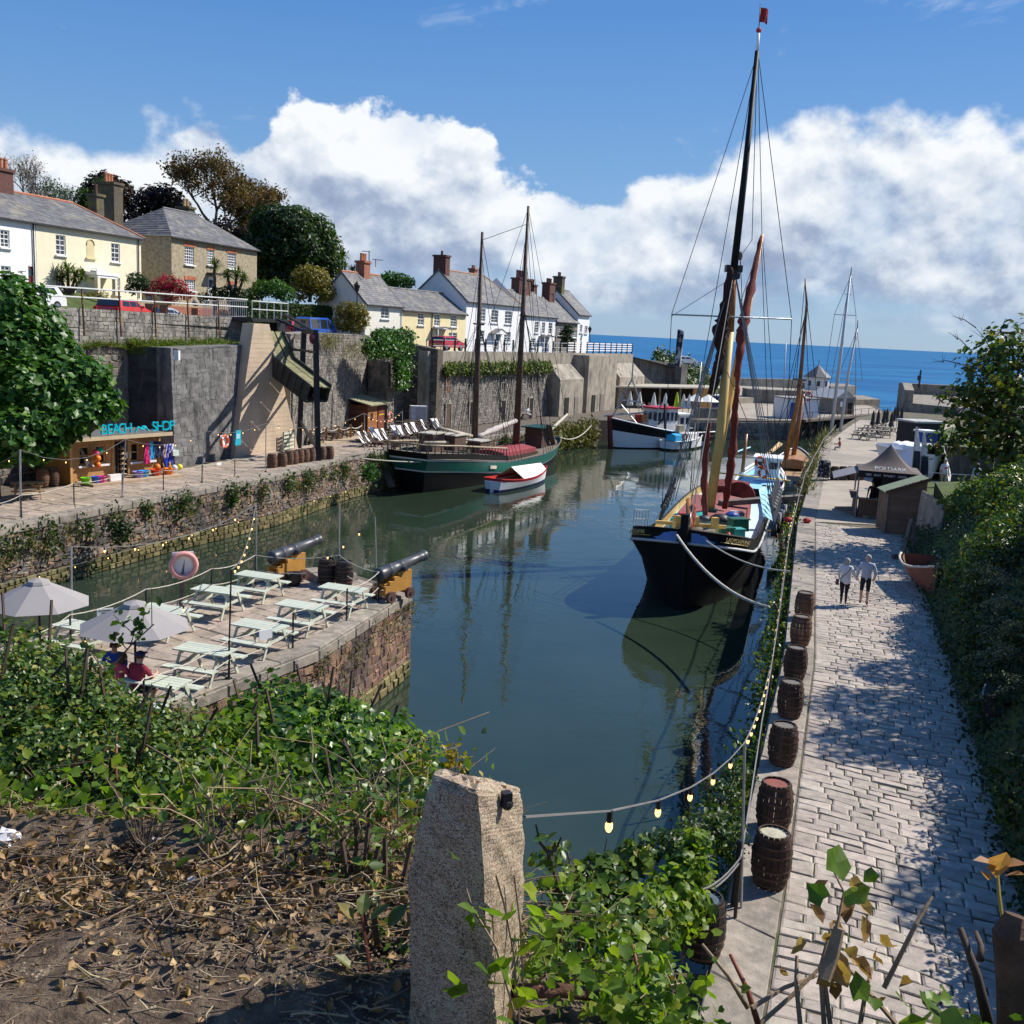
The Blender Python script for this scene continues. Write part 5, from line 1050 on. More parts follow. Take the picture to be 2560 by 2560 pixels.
def lamp_pole(label,base,top,z,r=.03,m=None):
 b=on(*base,z);q=at(*top,b.y);t=thing('lamp_pole',label,'pole',b,0,'thin poles carrying string lights');wb(MB().tube([b,(q.x,q.y,q.z)],r,6),'pole',m or gmet,t);wb(MB().lathe([(.09,0),(.09,.04),(.04,.06)],8,b),'base_plate',blackm,t);return q
pa=lamp_pole('grey lamp pole behind the high grey parasol',(180,1600),(178,1366),3.0);pb=lamp_pole('grey lamp pole beside the left cannon',(641,1430),(640,1262),3.0);pc=lamp_pole('grey lamp pole rising between the two black barrels',(848,1452),(849,1258),3.0);pd=lamp_pole('slender lamp pole at the pier tip by the right cannon',(944,1500),(938,1292),3.0,.018);pe_=lamp_pole('black lamp pole between the pale green tables',(571,1698),(578,1424),3.0,.024,blackm);pf=lamp_pole('short grey lamp pole beside the man in the cap',(85,1720),(84,1582),3.0)
def sl(label,A,B,sag,n=.9,cr=.012):
 t=thing('string_lights',label,'string lights',A,0,'string lights');q=curve_pts(A,B,sag,max(4,int((B-A).length/n)));wb(MB().tube(q,cr,4),'cable',wire2,t);hs=MB()
 for v in q[1:-1]:wb(MB().ball(v-Vector((0,0,.11)),.036,6,5,sc=(.75,.75,1.3)),'bulb',bulbm,t);hs.tube([v,v-Vector((0,0,.08))],.022,5)
 wb(hs,'bulb_holders',blackm,t)
sl('string of lit bulbs slung from the left cannon pole to the parasol pole',pa,pb,.5,1.3);sl('string of lit bulbs rising to the pier tip pole',on(780,1410,4.1),pd,.1,.9);sl('string of lit bulbs slung above the green tables',pe_,pf,.7,1.2);sl('string of lit bulbs between the black pole and the cannon pole',pe_,pb,.5,1.2)
def life_ring(label,c,ax,R_=.36,board=True,post=None,col=(.62,.13,.05),board_m=None):
 t=thing('life_ring',label,'life ring',c,0,'life rings round the harbour');ax=Vector(ax).normalized();o=Vector(c)
 wb(MB().ring(o+ax*.08,R_,.085,ax,24,8,0,1),'ring',[mat('ring_%d'%(col[1]*100),col,.55,.1,4),wpaint if col[1]<.3 else mat('ring_33',col)],t,True)
 if board:wb(MB().box(o-ax*.03,(R_*1.75,.04,R_*2.2),math.atan2(ax.x,-ax.y)),'backboard',board_m or wpaint,t)
 if post:wb(MB().beam(post,o-ax*.08+Vector((0,0,.3)),.12),'post',oldwood,t)
p=on(452,1515,3);c=at(458,1412,p.y);life_ring('faded pink life ring on a wooden post among the green tables',(c.x,c.y,c.z),(.45,-.89,0),.37,True,p,(.72,.33,.29))
def notice(label,px,py,z,Y,w_,h_,rz,lines_=0,m=None):
 c=at(px,py,Y);t=thing('notice_board',label,'notice',c,rz,'notices');MB().box((0,0,0),(w_,.025,h_)).build('board',m or wpaint,t)
 for i in range(lines_):MB().box((random.uniform(-.05,.05),-.016,h_*(.28-.56*i/max(1,lines_-1))),(w_*random.uniform(.55,.8),.004,h_*.1)).build('printed_line',blackm,t)
notice('white notice with lines of print on the rope behind the low parasol',263,1532,0,26.6,.42,.24,.55,3);notice('blank white notice on the rope in front of a green table',664,1586,0,25.8,.4,.26,.85,0)
def cannon(label,loc,rz):
 t=thing('cannon',label,'cannon',loc,rz,'cannons on the pier');iron=mat('cannon_iron',(.055,.058,.066),.42,.2,3,spec=.5);ochre=mat('ochre_carriage',(.52,.26,.055),.65,.15,3,.2,16)
 pr=[(.02,-.34),(.07,-.31),(.05,-.24),(.2,-.2),(.24,-.15),(.225,-.08),(.225,.25),(.24,.27),(.24,.31),(.205,.34),(.195,.8),(.21,.82),(.21,.86),(.18,.88),(.155,1.75),(.165,1.78),(.165,1.81),(.15,1.84),(.165,1.95),(.19,2.05),(.175,2.1),(.1,2.1),(.09,2.0)]
 m=MB().lathe(pr,20);el_=R(9);m.v=[(v[0],v[2]*math.cos(el_)-v[1]*0-v[1]*math.sin(el_)*0-0.0,v[2]*math.sin(el_)+v[1])for v in m.v];m.v=[(a,b-.5,c+.92)for a,b,c in m.v];m.build('barrel',iron,t,True)
 MB().tube([(-.4,.27,1.03),(.4,.27,1.03)],.07,10).build('trunnion',iron,t)
 for s in(-1,1):
  c=MB();pts=[(-.62,.3),(.62,.3),(.62,.95),(.3,.95),(.3,.9),(.05,.9),(.05,.8),(-.2,.8),(-.2,.68),(-.42,.68),(-.42,.55),(-.62,.55)];n=len(pts)
  c.add([(s*.25+q,y,z)for q in(-.05,.05)for y,z in pts],[tuple(range(n-1,-1,-1)),tuple(range(n,2*n))]+[(i,(i+1)%n,n+(i+1)%n,n+i)for i in range(n)]);c.build('carriage_cheek',ochre,t)
  for y in(-.45,.45):o=MB().tube([(s*.33,y,.19),(s*.45,y,.19)],.19,14).build('wheel',mat('wheel_brown',(.12,.06,.045),.75,.3,4),t);MB().tube([(s*.45,y,.19),(s*.48,y,.19)],.05,8).build('hub',iron,o)
 for y in(-.45,.45):MB().beam((-.4,y,.24),(.4,y,.24),.14).build('axle',ochre,t)
 MB().box((0,-.1,.5),(.4,.7,.1)).build('bed_plank',ochre,t)
p=on(988,1494,3);cannon('black cannon on ochre carriage at the pier tip',(p.x-.1,p.y-.1,3.0),-R(37));p=on(715,1452,3);cannon('black cannon on ochre carriage on the water side of the pier',(p.x,p.y,3.02),-R(35))
p=on(735,1462,3);t=thing('iron_pot','small black iron pot with plants beside the left cannon','pot',p);MB().lathe([(.2,0),(.27,.2),(.26,.38),(.31,.42),(.24,.4),(.2,.3)],14).build('pot',blackm,t,True)
hoop=mat('rusty_hoop',(.10,.06,.045),.7,.35,5,metal=.3)
def barrel(name,sm,tm_,staves=18):
 t=thing(name,'x','barrel');pf_=[(.25,0),(.3,.2),(.325,.45),(.3,.7),(.25,.9)];n=staves
 for i in range(n):
  a0,a1=2*PI*i/n+.012,2*PI*(i+1)/n-.012;m=MB();k=len(pf_)
  m.add([(r*math.cos(a),r*math.sin(a),z)for r,z in pf_ for a in(a0,a1)]+[((r-.03)*math.cos(a),(r-.03)*math.sin(a),z)for r,z in pf_ for a in(a0,a1)],[(2*j,2*j+1,2*j+3,2*j+2)for j in range(k-1)]+[(2*k-2,2*k-1,4*k-1,4*k-2)]);m.build('stave',sm,t)
 MB().lathe([(.235,.84),(.235,.862)],20).build('barrel_head',tm_,t)
 for z,r in((.06,.268),(.2,.304),(.33,.32),(.58,.318),(.72,.3),(.85,.266)):MB().lathe([(r,z-.022),(r+.008,z),(r,z+.022)],24,cap=False).build('hoop',hoop,t,True)
 return t
oak=mat('dark_oak',(.06,.038,.026),.8,.35,3.5,.3,20,rnd=.3);oak2=mat('brown_oak',(.16,.085,.05),.75,.3,3.5,.3,20,rnd=.25);blk=mat('tarred_oak',(.02,.018,.017),.6,.3,4,.3,20,rnd=.3)
heads={'grey':mat('grey_lid',(.15,.135,.115),.8,.2,8),'red':mat('red_brown_lid',(.24,.075,.055),.8,.2,6),'cream':mat('cream_lid',(.42,.39,.28),.8,.25,6),'blue':mat('blue_grey_lid',(.09,.12,.15),.5,.3,6),'black':blk}
gB='old barrels standing on the quays';protos={}
def put_barrel(lab,px,py,z=3.0,body='oak',head='grey',sc=1.0):
 p=on(px,py,z);k=(body,head)
 if k not in protos:protos[k]=barrel('barrel',{'oak':oak,'oak2':oak2,'blk':blk}[body],heads[head]);b=protos[k];b['label']=lab;b['group']=gB;b.location=(p.x,p.y,z);b.rotation_euler=(0,0,random.random()*6);b.scale=(sc,sc,sc)
 else:dup(protos[k],(p.x,p.y,z),random.random()*6,lab,gB,(sc,sc,sc))
put_barrel('black barrel with wet blue grey lid among the shrubs',1752,2385,3,'blk','blue',1.04);put_barrel('dark barrel with cream lid, nearest on the cobbles',1923,2208,3,'oak','cream',1.05);put_barrel('dark barrel with red brown lid, second along the cobbles',1931,2072,3,'oak','red',1.05)
for px,py,lab in((1953,1908,'barrel with grey lid, third along the cobbled edge from the shrubs'),(1972,1790,'barrel, fourth along the cobbled edge from the shrubs'),(1985,1696,'barrel, fifth along the cobbled edge from the shrubs')):put_barrel(lab,px,py,3,'oak','grey',1.0)
for px,py,lab in((1999,1610,'rusty hooped barrel, second along the cobbles from the barge bow'),(2008,1545,'rusty hooped barrel closest to the barge bow')):put_barrel(lab,px,py,3,'oak2','grey',1.0)
put_barrel('left one of two black barrels at the pier tip',817,1460,3,'blk','black',1.0);put_barrel('right one of two black barrels at the pier tip',860,1466,3,'blk','black',1.0)
for i,(px,py)in enumerate(((680,1171),(705,1168),(722,1163),(734,1162),(748,1159),(762,1157),(777,1155),(789,1153),(804,1151),(823,1150))):put_barrel(('brown barrel beside the thin lamp pole, first of the row under the timber frame','brown barrel, second of the row from the thin lamp pole','brown barrel, third of the row from the thin lamp pole','brown barrel, fourth of the row from the thin lamp pole','brown barrel, fifth of the row from the thin lamp pole','brown barrel, fifth of the row from the far end','brown barrel, fourth of the row from the far end','brown barrel, third of the row from the far end','brown barrel, next to last in the row under the frame','brown barrel ending the row nearest the deck chairs')[i],px,py,2.97,'oak2','grey',1.0)
put_barrel('brown barrel standing between the white deck chairs',987,1121,2.85,'oak2','grey',1.0);put_barrel('brown barrel in the shade under the fig tree',108,1215,3,'oak2','grey');put_barrel('pale topped barrel in the shade beside the shop',132,1213,3,'oak','cream')
for i,px in enumerate((2085,2106,2127,2150)):put_barrel(('dark barrel by the draped stand on the concrete quay','dark barrel, second from the draped stand','dark barrel, third from the draped stand','dark barrel half behind the dark tent roof')[i],px,1199,3,'oak','black',1.0)
rail_posts('rope_fence','rope fence on iron posts along the cobbled quay edge',[(1752,2225),(1852,2143),(1905,1800),(1932,1640),(1950,1520),(1962,1430),(1972,1350),(1985,1290),(2000,1230),(2014,1180),(2035,1140),(2060,1095),(2090,1062)],2.98,1.05,.03,mat('rusty_iron',(.045,.035,.03),.7,.3,5),'fence',wire2,(1.0,.93),.1)
RP=on(1853,2268,3);rpt=at(1862,1856,RP.y);t=thing('lamp_pole','pale lamp pole at the near end of the cobbled quay edge','pole',RP,0,'thin poles carrying string lights');wb(MB().tube([RP,rpt],.022,6),'pole',gmet,t);wb(MB().tube([RP+Vector((-.12,.05,0)),RP+Vector((-.1,.05,1.05))],.05,7).ball(RP+Vector((-.1,.05,1.08)),.07),'iron_post',blackm,t)
sl('string of lit bulbs crossing the water from the granite post to the quay pole',at(1312,2042,4.6),rpt,.3,1.75,.008)
q0=rpt
for i,(px,py,Y)in enumerate(((1930,1665,28),(1955,1480,37.5),(1975,1330,50),(1995,1235,62))):
 q1=at(px,py-15,Y);sl(('nearest length of bulbs along the cobbled quay edge','length of bulbs beside the barge bow','length of bulbs beside the barge hatch','length of bulbs beside the gangway')[i],q0,q1,.3,1.2);q0=q1
t=thing('mooring_ring','rusty mooring ring with chain on the quay edge','mooring ring',on(1940,1522,2.95));MB().ring((0,0,.05),.12,.03,(1,0,.3),12,6).build('ring',hoop,t)
for px,py,lab in((2017,1307,'small red heap on the concrete near the tent shadow'),(1970,1305,'small red bollard cap on the quay edge')):p=on(px,py,3);t=thing('marker',lab,'marker',p);MB().ball((0,0,.12),.2,7,5,sc=(1.2,.8,.7)).build('cap',redp,t)
# ---- marquee tent, shed
def tent():
 a,b,c_=on(2137,1292,3),on(2262,1300,3),on(2150,1252,3);d=Vector((1,-.28,0)).normalized();W=3.1;n_=Vector((.28,1,0)).normalized()
 t=thing('market_tent','dark brown pointed market tent with white lettering selling drinks','tent',a);clo=mat('taupe_tent_cloth',(.125,.098,.088),.85,.12,.9,.25,4);dk_=mat('black_tent_cloth',(.012,.012,.014),.8,.2,2);z0,z1,zp=2.15,2.55,3.9
 P=[a,a+d*W,a+d*W+n_*W,a+n_*W];ce=sum(P,Vector())/4;ap=ce+Vector((0,0,zp))
 for p in P:wb(MB().beam(p,p+Vector((0,0,z1)),.06),'pole',gmet,t)
 for i in range(4):
  p,q=P[i]+Vector((0,0,z1)),P[(i+1)%4]+Vector((0,0,z1));p=ce+(p-ce)*1.03;q=ce+(q-ce)*1.03;p.z=q.z=a.z+z1;m=MB();vs=[];N=8
  for j in range(N+1):
   k=j/N
   for s_ in range(N+1):l=s_/N;e_=p.lerp(q,l);v=e_.lerp(ap,k);v.z-=.42*math.sin(PI*k)*(1-.35*math.sin(PI*l))*(1-k*.3);vs.append(v)
  m.add(vs,[(j*(N+1)+s_,j*(N+1)+s_+1,(j+1)*(N+1)+s_+1,(j+1)*(N+1)+s_)for j in range(N)for s_ in range(N)]);wb(m,'roof_panel',clo,t,True)
  wb(MB().quad(p-Vector((0,0,.36)),q-Vector((0,0,.36)),q,p),'valance',dk_,t)
 wb(MB().quad(P[0]+d*1.15,P[1],P[1]+Vector((0,0,z1-.2)),P[0]+d*1.15+Vector((0,0,z1-.2))),'side_sheet',dk_,t);wb(MB().quad(P[1],P[2],P[2]+Vector((0,0,z1-.2)),P[1]+Vector((0,0,z1-.2))),'side_sheet',dk_,t);wb(MB().quad(P[3]+d*.9,P[2],P[2]+Vector((0,0,z1)),P[3]+d*.9+Vector((0,0,z1))),'side_sheet',dk_,t)
 wt=mat('white_lettering',(.75,.75,.72),.6);f=-n_*.035;ns=Vector((0,0,1))
 e0=P[0]+Vector((0,0,z1));mid=(P[0]+P[1])/2+Vector((0,0,z1));slope=(ap-mid).normalized();nrm=d.cross(slope).normalized()
 text('lettering','POLDARK',.36,mid+slope*.45+Vector((0,0,-.2))+nrm*.05-n_*.03,d,slope,wt,t,.01);text('lettering','GIN   RUM   WHISKY   CIDER   ALE',.16,mid+Vector((0,0,-.2))+f-n_*.04,d,ns,wt,t,.004)
 text('lettering','OLD',.62,P[0]+d*1.75+Vector((0,0,1.0))+f,d,ns,wt,t,.004)
 co=MB().beam(P[0]+d*.1+n_*.1+Vector((0,0,.5)),P[0]+d*1.1+n_*.1+Vector((0,0,.5)),.12,1.0).beam(P[0]+n_*.1+Vector((0,0,.5)),P[3]+Vector((0,0,.5)),.12,1.0);wb(co,'counter',brownw,t);wb(MB().beam(P[0]+d*-.1+Vector((0,0,1.04)),P[3]+d*-.1+Vector((0,0,1.04)),.4,.06).beam(P[0]+Vector((0,0,1.04)),P[0]+d*1.15+Vector((0,0,1.04)),.35,.06),'counter_top',oldwood,t)
 aw=MB().slab(P[0]+Vector((0,0,z1-.1)),P[3]+Vector((0,0,z1-.1)),P[3]-d*1.3+Vector((0,0,z1-.55)),P[0]-d*1.3+Vector((0,0,z1-.55)),.04);wb(aw,'awning',mat('grey_awning',(.2,.2,.22),.8),t);wb(MB().box(P[0]+d*.5+n_*1.4+Vector((0,0,.06)),(1.6,3.2,.12),.27),'platform',oldwood,t);return P,d,n_
TP,td,tn_=tent()
o=MB().tube([TP[0]+td*1.2+Vector((0,-.12,.95)),TP[0]+td*1.22+Vector((0,-.14,.55))],[.09,.2],8).build('carrier_bag',mat('striped_white',(.7,.7,.7),.6));tag(o,'white and black striped bag hanging at the tent corner','bag')
def shed():
 a=on(2212,1332,3);d=Vector((.985,-.1,0)).normalized();n_=Vector((-d.y,d.x,0));W,D,h0,h1=1.75,1.6,2.05,2.75;t=thing('garden_shed','small brown weatherboarded shed with green felt roof beside the tent','shed',a);cl_=mat('shed_boards',(.19,.125,.085),.85,.2,2,.3,14,rnd=.12)
 P=[a,a+d*W,a+d*W+n_*D,a+n_*D];ns=16
 for i in range(ns):
  z=h0*i/ns;q=P[0]+Vector((0,0,z));wb(MB().beam(P[0]+d*.02+Vector((0,-.02,z+.065)),P[1]+Vector((0,-.02,z+.065)),.04,.135),'board',cl_,t);wb(MB().beam(P[0]+Vector((-.02,.02,z+.065)),P[3]+Vector((-.02,0,z+.065)),.04,.135),'board',cl_,t)
 b=MB();b.add([v+Vector((0,0,0))for v in P]+[P[0]+Vector((0,0,h0)),P[1]+Vector((0,0,h1)),P[2]+Vector((0,0,h1)),P[3]+Vector((0,0,h0))],[(0,1,5,4),(1,2,6,5),(2,3,7,6),(3,0,4,7)]);wb(b,'wall',brownw,t)
 for i in range(5):k0=i/5;k1=k0;z=h0+(h1-h0)*k0;wb(MB().beam(P[0].lerp(P[1],k0)+Vector((0,-.02,z+.07)),P[1]+Vector((0,-.02,z+.07)),.04,.14),'board',cl_,t)
 for p in(P[0],P[3]):wb(MB().beam(p+Vector((-.03,-.03,0)),p+Vector((-.03,-.03,h0)),.1),'corner_trim',oldwood,t)
 o_=.12;R0=P[0]-d*.2-n_*o_+Vector((0,0,h0-.02));R1=P[1]+d*.15-n_*o_+Vector((0,0,h1+.08));R2=P[2]+d*.15+n_*o_+Vector((0,0,h1+.08));R3=P[3]-d*.2+n_*o_+Vector((0,0,h0-.02));wb(MB().slab(R0,R1,R2,R3,.06),'roof',mat('green_felt',(.2,.24,.16),.9,.2,3,.3),t);wb(MB().beam(R0,R1,.04,.16),'bargeboard',brownw,t)
shed()
fp=MB();pts=[on(2290,1345,2.9),on(2312,1372,2.9),on(2335,1395,2.9)]
t=thing('plank_wall','weathered upright plank retaining wall beside the garden shed','wall',pts[0]);
for i in range(14):p=pts[0].lerp(pts[2],i/13);wb(MB().beam(p,p+Vector((.12,0,2.3+random.uniform(-.15,.1))),.3,.08,up=(1,.2,0)),'plank',mat('silver_plank',(.3,.27,.22),.9,.25,2,.3,14,rnd=.2),t)
p=on(2255,1395,3);t=thing('timber_trestle','dark weathered timber trestle leaning by the small clinker boat','trestle',p);MB().beam((0,0,0),(.35,.3,1.7),.16).build('upright',oldwood,t);MB().beam((.6,.1,0),(.38,.25,1.6),.14).build('upright',oldwood,t);MB().beam((-.5,-.2,.1),(1.0,.2,.15),.18).build('foot_beam',oldwood,t);MB().beam((.0,0,.9),(.7,.2,.85),.1).build('cross_bar',oldwood,t)
# ---- clinker boat ashore
hb0,hs0=on(2305,1478,3.0),on(2258,1408,3.0);hb0=Vector((15.6,36.6,3));hs0=Vector((16.2,39.8,3));b_=bshape(.35,2.0,.75,.8,.2);t=thing('clinker_boat','small orange red clinker boat drawn up against the hedge','boat',(hs0.x,hs0.y,3.0));ck=mat('orange_red_hull',(.2,.075,.05),.6,.18,2,.2,8)
lvs=[(lambda t_,k=k:.1+(.8+.25*(2*t_-.8)**2)*k/7,lambda t_,k=k:(.05+.7*(k/7)**.55)*b_(t_))for k in range(8)];H=Hull((hs0.x,hs0.y),(hb0.x,hb0.y),[(lambda t_,f=f[0]:3.0+f(t_),f[1])for f in lvs],rake=.0)
for k in range(7):wb(H.panel(k,k+1.06 if k<6 else 7,18,out=.012*k+.004),'strake',ck,t,True)
wb(H.panel(3,7,18,out=-.04,transom=False),'inner_planking',brownw,t);wb(H.rail(7,.05,out=.08),'gunwale',mat('peeling_white',(.5,.46,.4),.8,.3,5),t,True);wb(H.deck(2.5,dz=0),'boat_floor',brownw,t);wb(MB().beam(H.p(1,0,1),H.p(1,7,1)+Vector((0,-.05,.15)),.07,.12,up=(0,1,0)),'stem_post',oldwood,t)
# ---- wheelie bin
p=on(2530,1890,3.0);p=Vector((11.75,22.9,3.15));t=thing('wheeled_bin','black wheeled bin half sunk in the hedge shade','bin',p,-.5);MB().box((0,0,.5),(.75,.65,1.0),tp=1.15).build('body',blackm,t);MB().box((0,0,1.05),(.95,.82,.09)).build('lid',blackm,t);MB().tube([(-.48,-.42,1.07),(-.48,.42,1.07)],.03,6).build('handle',mat('grey_plastic',(.3,.32,.36),.4),t)
# ---- draped stand, covered boat, chair, flags, cabins
p=on(2058,1200,3);t=thing('draped_stand','stand draped in black and striped towels on a splayed metal foot','stand',p);MB().lathe([(.42,.2),(.45,.5),(.4,1.25),(.3,1.35)],12).build('drape',mat('black_striped_cloth',(.04,.042,.05),.8,stops=[(.45,(.012,.012,.015)),(.55,(.012,.012,.015)),(.6,(.3,.32,.36))],scale=5),t)
for i in range(5):a=i*1.257;MB().tube([(0,0,.3),(.5*math.cos(a),.5*math.sin(a),0)],.02,5).build('foot',blackm,t)
cb0=on(2275,1225,3);cb=Vector((28.0,69.5,3));t=thing('covered_boat','large boat under a crumpled white tarpaulin behind the dark tent','boat',cb);m=MB();vs=[];nu,nv=14,9
for i in range(nu+1):
 k=i/nu
 for j in range(nv+1):
  l=j/nv*2-1;w_=2.2*(1-abs(2*k-.9)**3*.6);z=2.75-.35*abs(l)**2-(2.2 if abs(l)>.95 else 1.1*(abs(l)>.75))-.3*k;vs.append((cb.x+l*w_+random.uniform(-.09,.09),cb.y+k*6-1+random.uniform(-.1,.1),3+z+random.uniform(-.1,.1)))
m.add(vs,[(i*(nv+1)+j,i*(nv+1)+j+1,(i+1)*(nv+1)+j+1,(i+1)*(nv+1)+j)for i in range(nu)for j in range(nv)]);wb(m,'tarpaulin',mat('white_tarpaulin',(.75,.77,.8),.5,.05,1,.4,3),t)
b_=bshape(.3,2,.8,.8,.2);H=Hull((cb.x,cb.y+5.5),(cb.x,cb.y-1.2),[(lambda t_:3.3,lambda t_:.4*b_(t_)),(lambda t_:4.0,lambda t_:1.5*b_(t_)),(lambda t_:5.2,lambda t_:2.0*b_(t_))]);wb(H.panel(0,2,16,rows=4),'hull',mat('pale_grey_hull',(.62,.64,.66),.4,.05,1),t,True);wb(MB().beam((cb.x,cb.y-1,3),(cb.x,cb.y+5,3),.3,.7),'keel_blocks',oldwood,t)
p=Vector((24.7,66.5,3));t=thing('tall_chair','tall folding wooden directors chair with orange sling by the covered boat','chair',p)
for s_ in(-1,1):MB().tube([(s_*.5,-.4,0),(s_*.5,.4,1.1)],.035,5).build('leg',pine,t);MB().tube([(s_*.5,.4,0),(s_*.5,-.4,1.1)],.035,5).build('leg',pine,t);MB().tube([(s_*.5,.4,1.1),(s_*.5,.5,2.0)],.035,5).build('back_post',pine,t);MB().beam((s_*.5,-.45,1.4),(s_*.5,.45,1.4),.07,.04).build('armrest',pine,t)
MB().slab((-.5,-.4,1.05),(.5,-.4,1.05),(.5,.4,1.05),(-.5,.4,1.05),.03).build('seat',mat('orange_canvas',(.6,.22,.08),.8),t);MB().slab((-.5,.45,1.5),(.5,.45,1.5),(.5,.5,2.0),(-.5,.5,2.0),.03).build('backrest',mat('orange_canvas',(.6,.22,.08)),t)
t=thing('sign_board','narrow grey upright board standing by the tall folding chair','sign',(23.6,65.6,3));MB().box((0,0,.75),(.4,.06,1.5),.5).build('board',mat('grey_board',(.15,.15,.16),.7),t)
for px,py0,py1,Y,lab in((2283,1160,1075,59,'dark feather flag with white tip beside the tent, farther one'),(2301,1195,1090,57.5,'dark feather flag with white tip beside the tent, nearer one')):
 b=at(px,py0,Y);b.z=3.2;q=at(px+6,py1,Y);t=thing('feather_flag',lab,'flag',b,0,'feather flags by the tent');wb(MB().tube([b,q,q+Vector((.25,0,.15))],.025,5),'pole',gmet,t);m=MB();vs=[]
 for i in range(13):k=i/12;z=b.z+.3+(q.z-b.z-.1)*k;x=b.x+(q.x-b.x)*k;vs+=[(x,b.y,z),(x+.42*math.sin(PI*min(1,k*.8+.15)),b.y-.1,z)]
 m.add(vs,[(2*i,2*i+1,2*i+3,2*i+2)for i in range(12)]);m.m=[1 if i>7 else 0 for i in range(12)];wb(m,'banner',[mat('navy_banner',(.03,.035,.05),.8),mat('white_banner',(.7,.7,.72),.8)],t)
 text('lettering','RUM ROOM'[:7],.24,(b.x+.2,b.y-.18,b.z+1.4),(0,0,1),(-1,0,0),mat('white_lettering',(.75,.75,.72)),t,.003)
def cabin(label,c,w_,d_,h_,m,roofm,rz=.3,name='cabin',door=None):
 t=thing(name,label,'cabin',c,rz);MB().box((0,0,h_/2),(w_,d_,h_)).build('wall',m,t);MB().box((0,0,h_+.08),(w_+.3,d_+.3,.16)).build('roof',roofm,t)
 if door:MB().box((0,-d_/2-.02,1.05),(.9,.05,2.0)).build('door',door,t)
 return t
blue_p=mat('royal_blue_plastic',(.01,.07,.35),.5,.1,2)
cabin('black storage cabin under the trees beside the far tables',(36.2,92,3),3,2.5,2.7,mat('black_boards',(.02,.02,.025),.7),mat('pale_felt_roof',(.4,.4,.38),.8),.3,'storage_cabin');cabin('royal blue portable toilet with white roof by the storage cabin',(35.2,88.0,3),1.25,1.25,2.15,blue_p,mat('white_roof',(.75,.77,.8)),.3,'portable_toilet',mat('deep_blue_door',(.008,.05,.28),.5));t=cabin('white kiosk with blue door on the far quay',(at(1990,1015,136).x,136,2.4),4.6,3.6,2.6,wpaint,mat('flat_grey_roof',(.3,.3,.29),.8),.3,'kiosk');MB().box((-1.6,-2.13,1.1),(1.0,.06,2.1)).build('door',blue_p,t)
ft=picnic_table('picnic_table',mat('grey_table_wood',(.27,.24,.2),.85,.2,3,rnd=.15));ft['group']='grey tables on the far quay';first=True
clp=None
for i,(px,py)in enumerate(((2150,1098),(2170,1100),(2160,1088),(2185,1092),(2205,1094),(2175,1080),(2200,1084),(2222,1088),(2195,1074),(2218,1078))):
 p=on(px,py,3);l=(p.x,p.y,3);lab=('nearest','second','third','fourth','fifth','sixth','seventh','eighth','ninth','furthest')[i]+' weathered grey table counted outward along the far quay'
 if first:ft.location=l;ft.rotation_euler=(0,0,.3);ft['label']=lab;first=False
 else:dup(ft,l,.3+random.uniform(-.1,.1),lab)
for i,(px,py)in enumerate(((2178,1058),(2191,1055),(2206,1052),(2213,1050),(2224,1062),(2232,1045),(2240,1042),(2250,1042))):
 p=on(px,py+30,3)
 if clp is None:
  clp=thing('closed_parasol','leftmost of the closed black parasols among the grey far quay tables','parasol',(p.x,p.y,3),0,'closed parasols on the far quay');MB().tube([(0,0,0),(0,0,2.6)],.03,5).build('pole',blackm,clp);MB().lathe([(.06,1.0),(.3,1.15),(.2,1.5),(.16,2.2),(.04,2.6)],8).build('canopy',blackm,clp)
 else:dup(clp,(p.x,p.y,3),0,('second','third','fourth','fifth','sixth','seventh','rightmost')[i-1]+' of the closed black parasols among the grey far quay tables')
 # ---- far quay, gate, huts, piers
fq=MB().prism([(19.6,123.3),(36,131),(47,143),(55.5,153.5),(60,172),(64,200),(30,195),(14,150),(9,118)],-1,2.35);far_quay=struct(fq.build('far_quay',dmortar));FQ=[(19.6,123.25),(36,130.9)]
cs=face_cells(FQ,0,18,0,lambda y:2.2,.2,1.0,.2,.4,.05,False);lay(cs,far_quay,'wall_stone',rubble2,.06,.03,60,'wall_stones');MB().prism([(14,130),(36,131.4),(47,143.3),(55,153.7),(59,172),(62,198),(30,194),(14,150)],2.34,2.4).build('quay_surface',quayconc,far_quay)
g0,g1=Vector((36.2,130.6,0)),Vector((56.5,154,0));t=thing('timber_footbridge','dark timber footbridge on trestles leading to the lock gate','bridge',g0);wb(MB().beam(g0+Vector((0,0,2.5)),g1+Vector((0,0,2.6)),1.2,.3),'deck',oldwood,t)
for i in range(13):
 p=g0.lerp(g1,i/12);wb(MB().beam(p-Vector((0,0,.5)),p+Vector((0,0,2.5)),.3),'pile',darkmast,t)
 if i<12:q=g0.lerp(g1,(i+1)/12);wb(MB().beam(p+Vector((0,0,.4)),q+Vector((0,0,2.4)),.18),'brace',darkmast,t)
 wb(MB().tube([p+Vector((0,-.5,2.5)),p+Vector((0,-.5,3.5))],.04,5),'rail_post',blackm,t)
wb(MB().tube([g0+Vector((0,-.5,3.5)),g1+Vector((0,-.5,3.6))],.03,5),'handrail',blackm,t)
def pier_block(name,label,foot,z0,z1,m=None):o=MB().prism(foot,z0,z1).build(name,m or rubble2);return tag(o,label,'wall')
sea_st=mat('sea_wall_stone',(.24,.215,.175),.9,.3,.8,.6,4,streak=.5)
